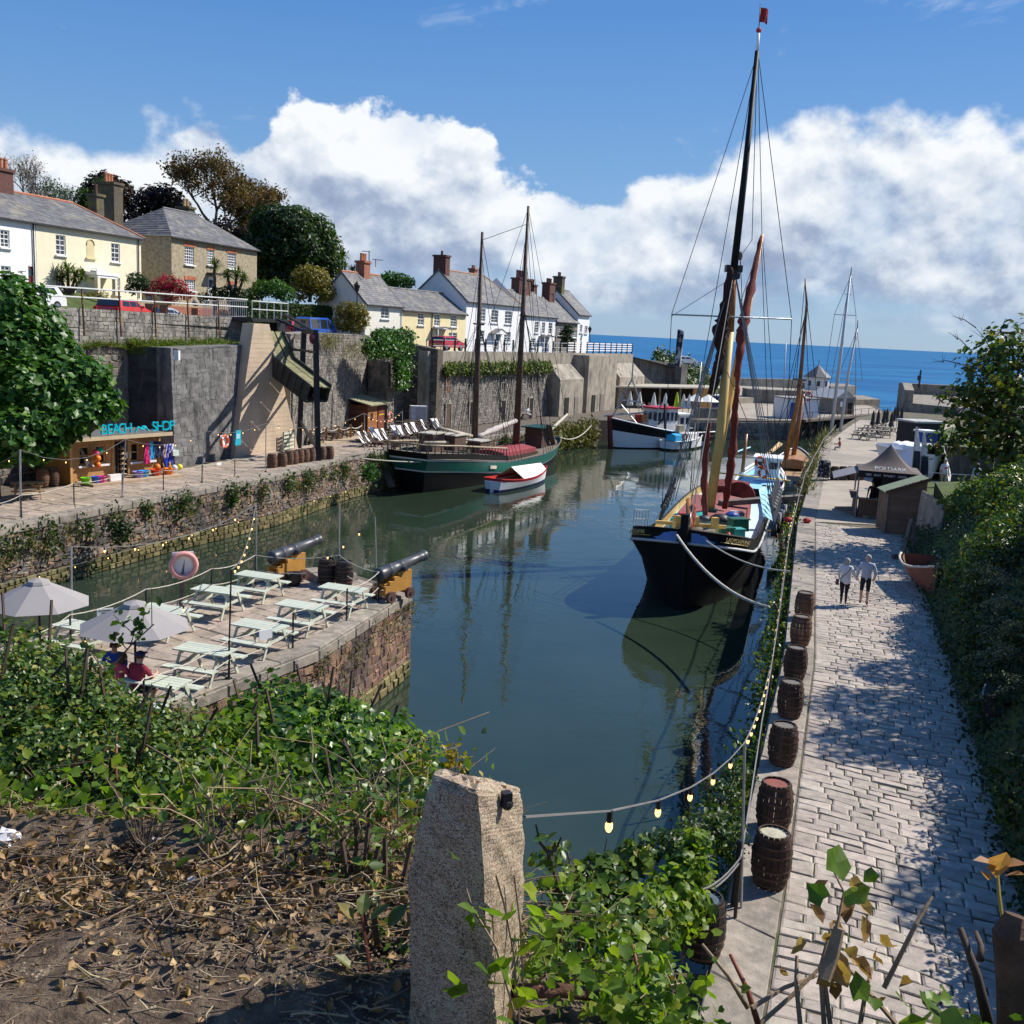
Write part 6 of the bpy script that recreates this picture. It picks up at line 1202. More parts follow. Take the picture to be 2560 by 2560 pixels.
pier_block('harbour_wall','low sunlit stone wall at the end of the left outer pier',[(51,168),(62.5,178),(63.5,190),(52,185)],-1,3.35,sea_st);pier_block('sea_wall','long low sea wall with pale coping behind the octagonal lookout',[(38,206),(66,226),(66,228),(38,208)],-1,4.6,sea_st);pier_block('sea_wall','dark block of the outer pier beyond the grey hut',[(62,205),(70,214),(71,224),(60,220)],-1,4.1,sea_st);pier_block('harbour_wall','stone wall in front of the white kiosk on the far quay',[(22,127.8),(26,129.5),(26,130),(22,128.3)],2.3,3.6,sea_st)
MB().prism([(24,150),(50,178),(62,206),(40,206)],-1,3.3).build('outer_quay',quayconc,kind='structure')
pier_block('harbour_wall','near dark face of the right outer pier with a sunlit upper deck',[(58.8,157),(64,149),(92,168),(95,190),(70.5,190)],-1,4.1,sea_st);pier_block('sea_wall','raised parapet along the right outer pier',[(70.2,188.5),(97,188.5),(97,190.5),(70,190.5)],-1,6.0,sea_st);pier_block('sea_wall','stepped end of the right outer pier at the harbour mouth',[(58.7,157),(59.9,156.4),(71.4,188),(70.0,188.6)],-1,6.0,sea_st)
t=thing('signal_pole','thin dark signal pole standing on the right outer pier','pole',at(2297,965,188));q=at(2302,925,188);wb(MB().tube([at(2297,968,188),q],.16,5),'pole',blackm,t);wb(MB().box(at(2298,945,188),(.5,.5,.9)),'signal_box',blackm,t)
c=at(2041,970,200);t=thing('octagonal_lookout','small white octagonal lookout with pointed slate roof on the outer pier','building',(c.x,c.y,3.3));r_=2.25;hz=at(2040,942,200).z-3.3;zt=at(2040,912,200).z-3.3;MB().lathe([(r_,0),(r_,hz)],8,a0=PI/8).build('wall',mat('grey_white_render',(.62,.62,.6),.85,.08,1.5),t);MB().lathe([(r_+.4,hz-.1),(r_+.4,hz),(.05,zt)],8,a0=PI/8).build('roof',slate,t,False);MB().tube([(0,0,zt),(0,0,zt+1.0)],.06,4).build('finial',blackm,t)
for a in(-PI/2-.15,-PI/2-PI/4-.15,-PI/2+PI/4-.15,-PI/2+PI/2-.15):
 d=Vector((math.cos(a),math.sin(a),0));o=MB().box(d*(r_*.935)+Vector((0,0,hz*.55)),(.12,.85,1.25),a).build('window',wpaint,t);MB().box(d*(r_*.96)+Vector((0,0,hz*.55)),(.1,.65,1.0),a).build('pane',glass,o)
c=at(2080,1010,150);t=thing('boathouse','grey boarded boathouse with pale slate roof on the far quay','building',(c.x,c.y,2.4),.5);t.scale=(.9,.9,.78);MB().box((0,0,1.5),(4.2,5.5,3.0)).build('wall',mat('grey_boarding',(.2,.18,.15),.85,.25,2,.3),t);m=MB();m.slab((-2.4,-2.95,2.9),(0,-2.95,4.5),(0,2.95,4.5),(-2.4,2.95,2.9),.08);m.slab((0,-2.95,4.5),(2.4,-2.95,2.9),(2.4,2.95,2.9),(0,2.95,4.5),.08);m.add([(-2.1,-2.75,3.0),(2.1,-2.75,3.0),(0,-2.75,4.4)],[(0,1,2)]);m.build('roof',mat('pale_slate',(.42,.42,.42),.6,.1,2),t);MB().box((-.6,-2.77,1.9),(.9,.06,.9)).build('window',wpaint,t);MB().box((1.2,-2.77,1.1),(1.0,.06,2.1)).build('door',dk,t)
c=at(1960,1010,165);MB().prism([(c.x-6,c.y),(c.x+9,c.y+3),(c.x+9,c.y+6),(c.x-6,c.y+4)],2.3,4.6).build('stone_bank',sea_st,kind='structure')
# ---- café under the cliff at the far left quay
cc=Vector((19.5,140.5,2.4));t=thing('quay_cafe','long low open fronted cafe with flat canopy under the cliff','building',cc,.55);MB().box((3,3.5,2.9),(22,6.5,.18)).build('canopy',mat('pale_canopy',(.42,.38,.3),.8,.15,2),t);MB().box((3,6,1.4),(21,.3,2.8)).build('back_wall',mat('dark_interior',(.03,.025,.022),.9),t);MB().box((8.5,.9,1.45),(4.0,.2,2.8)).build('front_panel',pine,t)
for i in range(6):MB().box((-7+i*3.6,.5,1.4),(.2,.2,2.8)).build('post',oldwood,t)
MB().box((-7.9,.22,2.78),(.1,.1,.3)).build('bracket',oldwood,t)
cp2=None
for i,(px,py)in enumerate(((1573,1030),(1597,1030),(1633,1022),(1662,1018),(1707,1024),(1721,1022),(1690,1025))):
 p=at(px,py,130);lab=('leftmost','second','third','fourth','fifth','rightmost')[i]+' of the closed pale parasols in front of the open cafe' if i!=6 else 'closed lime green parasol in front of the open cafe'
 if cp2 is None:
  cp2=thing('closed_parasol',lab,'parasol',(p.x,p.y,2.4),0,'closed parasols at the cafe');MB().tube([(0,0,0),(0,0,2.7)],.04,5).build('pole',oldwood,cp2);MB().lathe([(.1,.9),(.42,1.0),(.3,1.6),(.2,2.2),(.04,2.75)],8).build('canopy',mat('cream_cloth',(.68,.65,.58),.8),cp2)
 elif i<6:dup(cp2,(p.x,p.y,2.4),0,lab)
 else:q=thing('closed_parasol',lab,'parasol',(p.x,p.y,2.4),0,'closed parasols at the cafe');MB().tube([(0,0,0),(0,0,2.9)],.04,5).build('pole',oldwood,q);MB().lathe([(.1,.9),(.34,1.0),(.26,1.8),(.18,2.4),(.04,2.95)],8).build('canopy',mat('lime_cloth',(.5,.65,.03),.8),q)
for px,py,lab in((1737,1024,'open white parasol at the cafe, nearer the lime one'),(1768,1024,'open white parasol at the cafe, nearer the blue cabin')):p=at(px,py,131);t=thing('parasol',lab,'parasol',(p.x,p.y,2.4),0,'white parasols at the cafe');MB().tube([(0,0,0),(0,0,2.7)],.04,5).build('pole',oldwood,t);MB().lathe([(1.5,1.9),(.3,2.6),(.04,2.75)],8).build('canopy',mat('white_canvas',(.78,.76,.7)),t)
c=at(1795,1030,134);cabin('dark blue portable toilet beside the white parasols',(c.x,c.y,2.4),1.3,1.3,2.5,mat('navy_plastic',(.01,.03,.14),.5),mat('white_roof',(.75,.77,.8)),.2,'portable_toilet',mat('deep_blue_door',(.008,.05,.28)))
# --- beach shop
pl_=on(178,1212,2.98);pr_=on(398,1188,2.98);dS=Vector((pr_.x-pl_.x,pr_.y-pl_.y)).normalized()
sh_=House('beach_shop','wooden hut with big turquoise letters on its flat roof selling seaside goods',(pl_.x,pl_.y),dS,(Vector((pr_.x,pr_.y))-Vector((pl_.x,pl_.y))).length,2.6,2.98,5.3,pine)
pinef=mat('pine_frame',(.55,.31,.12),.6,.15,3,rnd=.1);cyan_l=mat('turquoise_letters',(.0,.48,.6),.4,.05,2)
LS=sh_.L
for x0,x1,z0,z1 in((.5,1.15,.95,1.95),(1.45,2.1,.95,1.95),(LS-1.85,LS-1.3,.9,1.95),(LS-.95,LS-.4,.9,1.95)):sh_.window(x0,x1,z0,z1,1,1,'window',dk,pinef)
sh_.holes.append((2.65,LS-2.1,.02,2.1));dg=MB()
for i in range(4):x=2.65+(LS-4.75)*(i+.5)/4;dg.box((x,.1+.05*(i%2),1.03),((LS-4.75)/4-.03,.05,2.0));
o=dg.build('glazed_door',glass,sh_.e);fr=MB()
for i in range(5):x=2.65+(LS-4.75)*i/4;fr.box((x,.06,1.05),(.08,.09,2.1))
fr.box((LS/2+.27,.06,2.06),(LS-4.75,.09,.08));fr.build('door_frame',blackm,o)
sh_.walls(0);MB().box((LS/2,.9,2.4),(LS+.5,3.4,.14)).build('roof',mat('grey_felt_roof',(.12,.12,.12),.9),sh_.e);MB().box((LS/2,-.83,2.42),(LS+.54,.04,.2)).build('fascia',mat('pale_fascia',(.55,.43,.28),.7,.1,3),sh_.e);MB().box((LS/2+.4,-.75,.08),(LS+.3,1.5,.16)).build('deck_platform',mat('deck_board',(.4,.3,.2),.8,.2,3),sh_.e)
for x in(0,2.5,LS-2,LS):MB().box((x,-.03,1.15),(.12,.06,2.3)).build('corner_trim',pinef,sh_.e)
def S3(x,y,z):v=Vector((pl_.x,pl_.y))+dS*x+sh_.b*y;return Vector((v.x,v.y,2.98+z))
D3=Vector((dS.x,dS.y,0));zf=lambda x:0
Xs=[sh_.fx(px,1085)[0]for px in(226,302,313,345,353,411)]
for s_,i in(('BEACH',0),('SHOP',4)):
 w_=(Xs[i+1]-Xs[i])/len(s_)
 for k,ch in enumerate(s_):text('lettering',ch,.74,S3(Xs[i]+w_*(k+.5),-.86,2.86),D3,(0,0,1),cyan_l,sh_.e,.05)
wv=[]
for i in range(15):k=i/14;wv.append(S3(Xs[2]+(Xs[3]-Xs[2])*k,-.85,2.62+.28*math.sin(k*PI)**1.3+.12*math.sin(k*9)))
wv2=[S3(Xs[2]+(Xs[3]-Xs[2])*(.68-.2*math.sin(a)),-.85,2.83-.1*math.cos(a))for a in np.linspace(0,4.2,8)]
m=MB().tube(wv,.055,6).tube(wv2,.045,6);o=m.build('wave_sign',cyan_l);o.parent=sh_.e;o.matrix_parent_inverse=(Matrix.Translation(sh_.e.location)@sh_.e.rotation_euler.to_matrix().to_4x4()).inverted()
def goods(nm,lab,cat,x,y,z,mb,m,smooth=True,grp='seaside goods at the wooden shop'):o=mb.build(nm,m,None,smooth);o.location=S3(x,y,z);o.rotation_euler=(0,0,math.atan2(dS.y,dS.x));return tag(o,lab,cat,grp)
PC_=lambda n,c:mat('plastic_'+n,c,.35,.06,2)
bucket=lambda r=.22,h=.32:MB().lathe([(r*.75,0),(r,h),(r*1.06,h),(r*1.06,h-.03),(r*.95,h-.03),(r*.7,.04)],14,cap=False).lathe([(.01,.03),(r*.74,.03)],14,cap=False)
for x,y,nm,c,lab in((.15,-1.0,'lime',(.15,.55,.01),'lime green bucket at the left end of the shop front'),(.75,-1.0,'blue',(.03,.1,.55),'blue bucket next to the lime green one'),(1.05,-1.05,'pink',(.7,.03,.25),'pink bucket next to the blue one'),(3.9,-.75,'aqua',(.02,.35,.7),'aqua bucket by the shop door'),(4.7,-.75,'red',(.65,.06,.02),'red orange tub right of the shop door'),(5.5,-.8,'orange',(.75,.2,.02),'orange tub towards the right end of the shop'),(3.5,-.8,'purple',(.25,.2,.5),'mauve patterned bucket left of the aqua one')):goods('bucket',lab,'bucket',x,y,.17,bucket(.24 if x<3 else.3),PC_(nm,c))
def ballm(r):return MB().ball((0,0,r),r,12,8)
for x,y,z,nm,c,lab in((1.25,-.35,1.45,'pinkball',(.75,.08,.2),'pink beach ball in the net'),(1.5,-.35,1.55,'greenball',(.02,.4,.2),'green beach ball in the net'),(1.3,-.4,1.15,'orangeball',(.8,.22,.03),'upper orange beach ball under the pink one'),(1.3,-.4,.8,'orange2',(.75,.16,.02),'lowest orange beach ball of the hanging net'),(4.75,-.8,.45,'orange3',(.8,.2,.02),'orange ball heaped in the tub'),(6.3,-.75,.3,'yellowball',(.75,.6,.05),'yellow and pink ball at the right end'),(5.9,-.8,.3,'whiteball',(.6,.65,.75),'white and blue ball on the platform')):goods('beach_ball',lab,'ball',x,y,z,ballm(.18),PC_(nm,c))
def garment(w_,h_):
 m=MB();vs=[]
 for i in range(7):
  for j in range(6):k=i/6;l=j/5-.5;vs.append((l*w_*(.75+.25*k),-.06*math.sin(j*2.2+i),-h_*k+.04*abs(l)))
 m.add(vs,[(i*6+j,(i+1)*6+j,(i+1)*6+j+1,i*6+j+1)for i in range(6)for j in range(5)]);return m
for x,h_,c,lab in((4.35,1.2,(.6,.02,.15),'pink red towel hanging right of the shop door'),(4.62,1.0,(.02,.35,.65),'turquoise shirt on the rail by the shop door'),(4.9,.95,(.015,.02,.05),'black wetsuit hanging on the rail'),(5.15,.9,(.03,.04,.12),'navy shirt hanging beside the black wetsuit'),(5.75,.75,(.55,.4,.35),'beige patterned shirt hanging at the right window'),(6.15,.5,(.75,.75,.78),'white top hanging at the right window'),(LS+.35,1.35,(.02,.06,.5),'bright blue towel hanging off the right end of the shop'),(LS+.55,1.3,(.04,.05,.35),'dark blue towel hanging off the right end of the shop')):goods('garment',lab,'clothing',x,-.5 if x<LS else-.3,2.0 if x<LS else 1.75,garment(.42,h_),mat('cloth_%d'%(x*100),c,.8,.15,5,.2))
for k in range(6):goods('hat',('lowest','second lowest','third lowest','third highest','second highest','highest')[k]+' straw hat on the tall hat stand by the shop door','hat',2.85,-.35,.35+.27*k,MB().lathe([(.21,0),(.2,.02),(.1,.03),(.09,.12),(.02,.14)],12),mat('straw',(.4,.27,.15),.85,.25,8),grp='hats on the stand')
goods('hat_stand','tall stand stacked with hats by the shop door','stand',2.85,-.35,.16,MB().tube([(0,0,0),(0,0,1.95)],.02,6).lathe([(.2,0),(.2,.03),(.03,.05)],10),blackm);goods('pennant','grey sail shaped pennant beside the left shop window','flag',.35,-.25,1.0,MB().add([(0,0,.9),(.1,-.05,.9),(.75,-.05,-.15),(.4,0,-.1)],[(0,1,2,3),(3,2,1,0)]),mat('grey_cloth',(.15,.13,.12),.8),False)
goods('paper_notice','white paper notice on the shop door glass','notice',3.5,.0,1.3,MB().box((0,0,0),(.3,.01,.35)),wpaint,False);goods('storage_box','white box on the platform left of the shop door','box',1.9,-1.0,.17,MB().box((0,0,.16),(.75,.3,.32)),wpaint,False);goods('crate','blue patterned crate hanging at the right shop window','bag',6.3,-.4,1.1,MB().box((0,0,.15),(.4,.15,.3)),mat('pale_bag',(.6,.68,.6),.7),False)
goods('toy_pile','pile of bright spades and toys at the right end of the platform','toys',5.5,-.8,.4,MB().beam((0,0,0),(.2,.1,.4),.05).beam((.2,0,0),(.0,-.1,.45),.05).beam((-.2,0,0),(-.3,.1,.4),.05),PC_('yellow',(.8,.5,.02)),False)
nt=picnic_table('picnic_table',mat('natural_pine_table',(.33,.2,.095),.7,.2,3,.2,20,rnd=.12));p=on(68,1207,3.74);nt.location=(p.x,p.y,3);nt.rotation_euler=(0,0,.5);nt['label']='natural brown picnic table in the shade of the fig tree'
c=at(551,1103,63.4);life_ring('orange life ring on a white board on the black stained wall',(c.x+.2,c.y,c.z),(.957,-.29,0),.36,True,None,(.68,.12,.04));c=at(584,1094,64.7);t=thing('wall_sign','turquoise sign on the stained wall right of the life ring','sign',(c.x+.25,c.y,c.z),ra);MB().box((0,0,0),(.75,.04,.95)).build('board',mat('turquoise_sign',(.02,.36,.46),.5,.1,3),t);MB().box((.0,-.03,.1),(.4,.02,.3)).build('picture',mat('pale_turquoise',(.3,.6,.65),.5),t)
c=on(547,1163,3);notice('small white board leaning on the quay under the life ring',547,1163,0,c.y,.5,.3,ra,0)
c=at(724,1042,84);life_ring('orange life ring on the wall beside the small timber kiosk',at(973,1043,87.0),(.957,-.29,0),.4,False,None,(.66,.15,.08));life_ring('orange life ring hung on the sloped concrete buttress',at(1412,1007,121.5),(.9,-.42,0),.5,False,on(1412,1032,2.4),(.66,.13,.06));c=at(2020,990,124);life_ring('red life ring at the corner of the white kiosk',(c.x,c.y,c.z),(.3,-1,0),.5,False,None,(.6,.05,.05))
for px,py,lab in((437,888,'white floodlight box at the top corner of the stained buttress wall'),):c=at(px,py,60.2);t=thing('floodlight',lab,'light',c);MB().box((.15,-.1,0),(.3,.3,.55)).build('housing',wpaint,t);MB().box((.1,.1,.3),(.1,.4,.1)).build('bracket',blackm,t)
rail_posts('rope_fence','rope fence on black posts along the left quay edge',[(-40,1262),(52,1238),(184,1208),(305,1184),(408,1178)],2.97,1.05,.03,blackm,'fence',levels=(1.0,));rail_posts('rope_fence','rope fence from the shop to the row of barrels',[(408,1176),(505,1162),(587,1147),(665,1134)],2.97,1.05,.028,blackm,'fence',levels=(1.0,))
L1=lamp_pole('thick grey lamp pole at the left end of the quay',(52,1292),(50,1124),3.0,.045);L2_=lamp_pole('grey lamp pole in front of the shop door',(305,1244),(314,1098),3.0,.035);L3=lamp_pole('grey lamp pole in front of the stained wall',(504,1207),(513,1077),3.0,.03);L4=lamp_pole('thin lamp pole beside the row of barrels',(664,1180),(665,1058),3.0,.03);L5=lamp_pole('pale pole beside the nearest white deck chair',(912,1132),(911,1033),2.9,.03);L6=lamp_pole('thin pole among the far deck chairs',(1006,1092),(1006,1028),2.8,.03)
sl('string of lit bulbs from the fig tree to the first quay pole',at(-60,1160,45),L1,.3,.9);sl('string of lit bulbs across the front of the shop',L1,L2_,.7,1.1);sl('string of lit bulbs from the shop to the stained wall pole',L2_,L3,.5,1.1);sl('string of lit bulbs from the stained wall pole to the barrels',L3,L4,.3,1.1);sl('string of lit bulbs from the barrels to the kiosk',L4,L5,.6,1.3);sl('string of lit bulbs over the deck chairs',L5,L6,.6,1.2);sl('string of lit bulbs low on the quay wall above the water',on(0,1462,.9),on(900,1215,.9)+Vector((0,0,0)),.05,2.0)
# ---- black timber loading frame and chute
b1_,b2_=on(747,1122,2.97),on(795,1154,2.97);t1_,t2_=at(760,828,b1_.y+.2),at(789,831,b2_.y+.5);t=thing('timber_gantry','tall black timber frame holding up the chute over the quay','frame',b1_);w_=.34
for a,b in((b1_,t1_),(b2_,t2_)):wb(MB().beam(a,b,w_),'post',blackm,t)
wb(MB().beam(t1_,t2_,.3),'top_beam',blackm,t)
for k in(.47,.09):wb(MB().beam(b1_.lerp(t1_,k+.15),b2_.lerp(t2_,k+.0),.16),'brace',blackm,t)
for py,q in((868,(625,865,69)),):wb(MB().beam(at(756,876,b1_.y),at(*q),.16),'tie_beam',blackm,t);wb(MB().beam(at(790,881,b2_.y),at(700,868,74),.14),'tie_beam',blackm,t)
wb(MB().beam(t1_,at(678,792,75),.14),'stay_beam',blackm,t);wb(MB().beam(t2_,at(710,786,76),.14),'stay_beam',blackm,t);wb(MB().ball(at(781,846,b2_.y+.4),.3,8,6,sc=(.7,.7,1.2)),'red_buoy',maroon_p,t)
chm=mat('mossy_chute_wood',(.21,.2,.1),.85,.3,1.2,.3,10,rnd=.25);chd=mat('dark_chute_wood',(.05,.05,.042),.85,.3,1.5,.3,12,rnd=.2)
cp_=[at(672,838,71.3),at(704,912,70.3),at(797,984,67.5)];t=thing('loading_chute','mossy timber chute slanting down from the platform to the black frame','chute',cp_[0])
for a,b in zip(cp_,cp_[1:]):
 d=(b-a).normalized();sd=Vector((d.y,-d.x,0)).normalized();
 if sd.y>0:sd=-sd
 up=sd.cross(d).normalized();up=up if up.z>0 else-up;n=4 if a is cp_[0]else 6
 for i in range(n):
  p,q=a.lerp(b,i/n),a.lerp(b,(i+.97)/n)
  for s_ in(-1,1):wb(MB().beam(p+sd*s_*.85,q+sd*s_*.85,.09,1.3,up=up),'side_panel',chd,t)
  wb(MB().beam(p-up*.6,q-up*.6,1.6,.1,up=up),'floor_panel',chd,t);wb(MB().beam(p+sd*.25+up*.45,q+sd*.25+up*.45,.72,.08,up=up),'top_plank',chm,t);wb(MB().beam(p-sd*.55+up*.4,q-sd*.55+up*.4,.55,.08,up=up),'top_plank',chm,t)
  wb(MB().beam(q+sd*.92-up*.55,q+sd*.92+up*.55,.12),'batten',chd,t)
pf0,pf1=at(622,800,71.5),at(712,802,76);t=thing('chute_platform','dark platform with pale metal railing on top of the concrete pillar','platform',pf0);nn=Vector((.957,-.29,0));z=11.95;q0,q1=Vector((pf0.x,pf0.y,z)),Vector((pf1.x,pf1.y,z));wb(MB().slab(q0+nn*.3,q1+nn*.3,q1-nn*2.2,q0-nn*2.2,.25),'deck',blackm,t);pale=mat('pale_green_metal',(.58,.62,.55),.5,.08,4)
for k in range(6):p=q0.lerp(q1,k/5)+nn*.25;wb(MB().tube([p,p+Vector((0,0,1.15))],.045,5),'rail_post',pale,t)
for z_ in(1.15,.6):wb(MB().tube([q0+nn*.25+Vector((0,0,z_)),q1+nn*.25+Vector((0,0,z_))],.04,5),'handrail',pale,t)
for z_ in(1.15,.6):wb(MB().tube([q1+nn*.25+Vector((0,0,z_)),q1-nn*2+Vector((0,0,z_))],.04,5),'handrail',pale,t)
wb(MB().box(q1-nn*.9-Vector((0,0,1.5)),(1.2,1.2,2.8),ra),'dark_post',blackm,t)
def wallY(px):
 for a,b in zip(bw,bw[1:]):
  k=rayof(px,775);k=k.x/k.y;d=(b[0]-a[0],b[1]-a[1]);s_=(k*a[1]-a[0])/(d[0]-k*d[1])
  if s_<=1.0:return a[1]+d[1]*s_
 return b[1]
t=thing('road_railing','two rail metal railing on rusty posts above the block wall','railing',at(66,711,wallY(66)));rp=mat('rusty_post',(.07,.04,.028),.85,.4,3,col2=(.3,.13,.04))
for px in(20,102,204,297,385,468,545):y=wallY(px);a=at(px,np.interp(px,[66,619],[711,749]),y-.15);wb(MB().tube([a,Vector((a.x+.1,a.y,10.5))],.055,5),'post',rp,t)
for ya,yb in((711,749),(735,768)):wb(MB().tube([at(px,ya+(yb-ya)*(px-66)/553,wallY(px)-.15)for px in(-20,102,204,297,385,468,545,619)],.05,5),'rail',mat('pale_metal_rail',(.6,.6,.58),.45,.1,3),t)
t=thing('crowd_barrier','pale metal crowd barriers lined up beside the chute platform','barrier',at(505,790,72));y0,y1=72,77
for k in range(23):px=508+k*4.9;a=at(px,752,y0+k*.2);b=at(px,791,y0+k*.2);wb(MB().tube([a,b],.03,4),'bar',gmet,t)
for py in(752,791):wb(MB().tube([at(508,py,72),at(616,py,76.4)],.035,4),'rail',gmet,t)
for px,py,lab in((373,745,'stone ball topped gate pier nearer the red hatchback'),(409,748,'stone ball topped gate pier beside the red flowers'),(489,757,'stone ball topped gate pier behind the crowd barriers')):c=at(px,py,78);t=thing('gate_pier',lab,'gate pier',(c.x,c.y,11.2),0,'gate piers');h_=c.z-11.2;MB().box((0,0,h_/2-.2),(.5,.5,h_-.4)).build('pier',brick_m,t);MB().ball((0,0,h_),.26,10,8).build('ball',mat('pale_stone_ball',(.36,.33,.29),.9,.2,5),t,True)
o=wall('garden_wall','low rubble garden wall in front of the yellow house',[(-36,65.5),(-29.5,83.5)],11.2,[12.9,12.9],.4,stone_w);o=wall('garden_wall','low brick garden wall in front of the stone house',[(-29.3,84),(-24.4,97)],11.0,[12.6,12.5],.4,brick_m)
# ---- small timber kiosk on the quay
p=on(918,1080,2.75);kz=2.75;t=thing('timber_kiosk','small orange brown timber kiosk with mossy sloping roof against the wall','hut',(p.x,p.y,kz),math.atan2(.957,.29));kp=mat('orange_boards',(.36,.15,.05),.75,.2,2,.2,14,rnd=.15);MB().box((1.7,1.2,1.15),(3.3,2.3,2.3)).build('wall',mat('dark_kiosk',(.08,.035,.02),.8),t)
for i in range(15):MB().box((.95,0,.08+i*.15),(1.9,.06,.14)).build('board',kp,t);MB().box((.0,1.2,.08+i*.15),(.06,2.4,.14)).build('board',mat('dark_red_boards',(.15,.055,.03),.8,.2,2,.2,14,rnd=.15),t)  # left side boards coloured darker to carry that side's shade
d=MB().box((2.7,-.02,1.05),(1.3,.07,2.0));o=d.build('door',mat('red_brown_door',(.2,.06,.03),.8,.2,3),t);MB().box((2.7,-.07,1.35),(1.2,.02,.09)).build('yellow_bar',mat('yellow_tape',(.7,.45,.02),.6),o);MB().box((.75,-.05,1.3),(.4,.03,.6)).build('menu_board',blackm,t);MB().slab((-.4,-.5,2.35),(3.8,-.5,2.35),(3.8,2.7,3.05),(-.4,2.7,3.05),.1).build('roof',mat('mossy_roof',(.3,.28,.17),.9,.25,2,.3),t)
t=thing('timber_deck','low tan timber deck with orange posts and ropes beside the kiosk','deck',on(800,1108,2.8));dk0,dk1,dk2,dk3=on(775,1112,3.0),on(908,1098,3.0),on(890,1075,3.0),on(770,1095,3.0);wb(MB().slab(dk0,dk1,dk2,dk3,.3),'platform',mat('tan_deck',(.42,.32,.22),.8,.15,2),t);pts=[(776,1110),(815,1102),(846,1098),(876,1095),(905,1090)];op=mat('orange_post',(.4,.2,.06),.7,.2,3)
for px,py in pts:a=on(px,py,2.95);wb(MB().beam(a,a+Vector((0,0,1.05)),.16),'post',op,t)
for a,b in zip(pts,pts[1:]):wb(MB().tube(curve_pts(on(*a,2.95)+Vector((0,0,.9)),on(*b,2.95)+Vector((0,0,.9)),.2,6),.04,5),'rope',rope_m,t)
dt=picnic_table('long_table',mat('dark_table_wood',(.10,.065,.05),.75,.2,3,rnd=.15));dt['group']='dark long tables on the quay'
for i,(px,py,lab)in enumerate(((775,1088,'dark long table nearest the timber frame'),(812,1080,'dark long table second from the timber frame'),(838,1075,'dark long table third from the timber frame'),(866,1070,'dark long table beside the kiosk wall'),(1000,1062,'dark long table beyond the kiosk, nearest its life ring'),(1020,1055,'dark long table beyond the kiosk, middle one'),(1040,1052,'dark long table beyond the kiosk, by the metal cabinet'),(938,1083,'dark bench table in front of the kiosk door'))):
 p=on(px,py,3.55);l=(p.x,p.y,2.8)
 if i==0:dt.location=l;dt.rotation_euler=(0,0,-.2);dt['label']=lab;dt.scale=(1.6,1,1)
 else:dup(dt,l,-.2,lab,scale=(1.5,1,1))
c=at(1045,1040,93.5);t=thing('metal_cabinet','pale grey metal cabinet standing in the dark wall corner','cabinet',(c.x,c.y,2.6),.3);MB().box((0,0,1.1),(1.5,.8,2.2)).build('body',mat('pale_grey_paint',(.6,.62,.64)),t);MB().box((.2,-.42,1.1),(.9,.03,2.0)).build('door',gmet,t)
def deck_chair(lab):
 t=thing('deck_chair',lab,'deck chair');
 for s_ in(-1,1):MB().beam((s_*.28,-.5,.0),(s_*.28,.45,1.0),.05).build('frame_rail',brownw,t);MB().beam((s_*.24,.5,.0),(s_*.24,-.45,.5),.05).build('frame_rail',brownw,t)
 m=MB();P=[(.43,1.0),(.3,.75),(.08,.42),(-.15,.3),(-.4,.45)];m.add([(s_*.26,y,z)for y,z in P for s_ in(-1,1)],[(2*i,2*i+1,2*i+3,2*i+2)for i in range(4)]);m.build('sling',mat('white_sling',(.8,.8,.78),.8,.04,2),t);return t
dc=None
for i,(px,py,lab)in enumerate(((911,1122,'white deck chair beside the pale pole, first in the row'),(926,1119,'white deck chair, second from the pale pole'),(940,1110,'white deck chair at the little table'),(954,1115,'white deck chair left of the barrel, farther from it'),(970,1112,'white deck chair touching the brown barrel'),(993,1103,'white deck chair just right of the brown barrel'),(1008,1104,'white deck chair, second right of the barrel'),(1027,1097,'white deck chair below the dark long tables'),(1042,1094,'white deck chair, second below the dark tables'),(1066,1086,'white deck chair by the rope hoops'),(1092,1083,'white deck chair near the warehouse corner, nearer one'),(1102,1083,'white deck chair near the warehouse corner, farther one'))):
 p=on(px,py,2.8);l=(p.x,p.y,2.8);rz=1.25+random.uniform(-.25,.25)
 if dc is None:dc=deck_chair(lab);dc.location=l;dc.rotation_euler=(0,0,rz);dc['group']='white deck chairs on the left quay';dc.scale=(1.25,)*3
 else:dup(dc,l,rz,lab,scale=(1.25,)*3)
st_=None
for px,py,lab in((945,1122,'small dark stool table between the deck chairs'),(1015,1107,'small dark stool table right of the barrel'),(1052,1098,'small dark stool table below the long tables')):
 p=on(px,py,2.8);t=thing('stool_table',lab,'table',(p.x,p.y,2.8));MB().box((0,0,.5),(.7,.6,.05)).build('top',brownw,t);[MB().tube([(a*.28,b*.24,0),(a*.28,b*.24,.5)],.03,5).build('leg',brownw,t)for a in(-1,1)for b in(-1,1)]
o=thing('farm_gate','pale slatted gate against the wall behind the row of barrels','gate',on(712,1128,2.97));a,b=on(708,1130,2.97),on(735,1124,2.97)
for i in range(5):wb(MB().beam(a+Vector((0,0,.2+i*.26)),b+Vector((0,0,.2+i*.26)),.06,.13),'bar',mat('pale_green_slat',(.5,.53,.42),.8),o)
for k in(0,.5,1):wb(MB().beam(a.lerp(b,k),a.lerp(b,k)+Vector((0,0,1.4)),.1),'upright',mat('pale_green_slat',(.5,.53,.42)),o)
wb(MB().tube([at(1050,1050,95),at(1052,880,95)],.1,6),'drainpipe',lead,o)if False else None
t=thing('terrace_fence','white rail fence on black posts above the warehouse wall','fence',(*LP(0),9.7));N=26
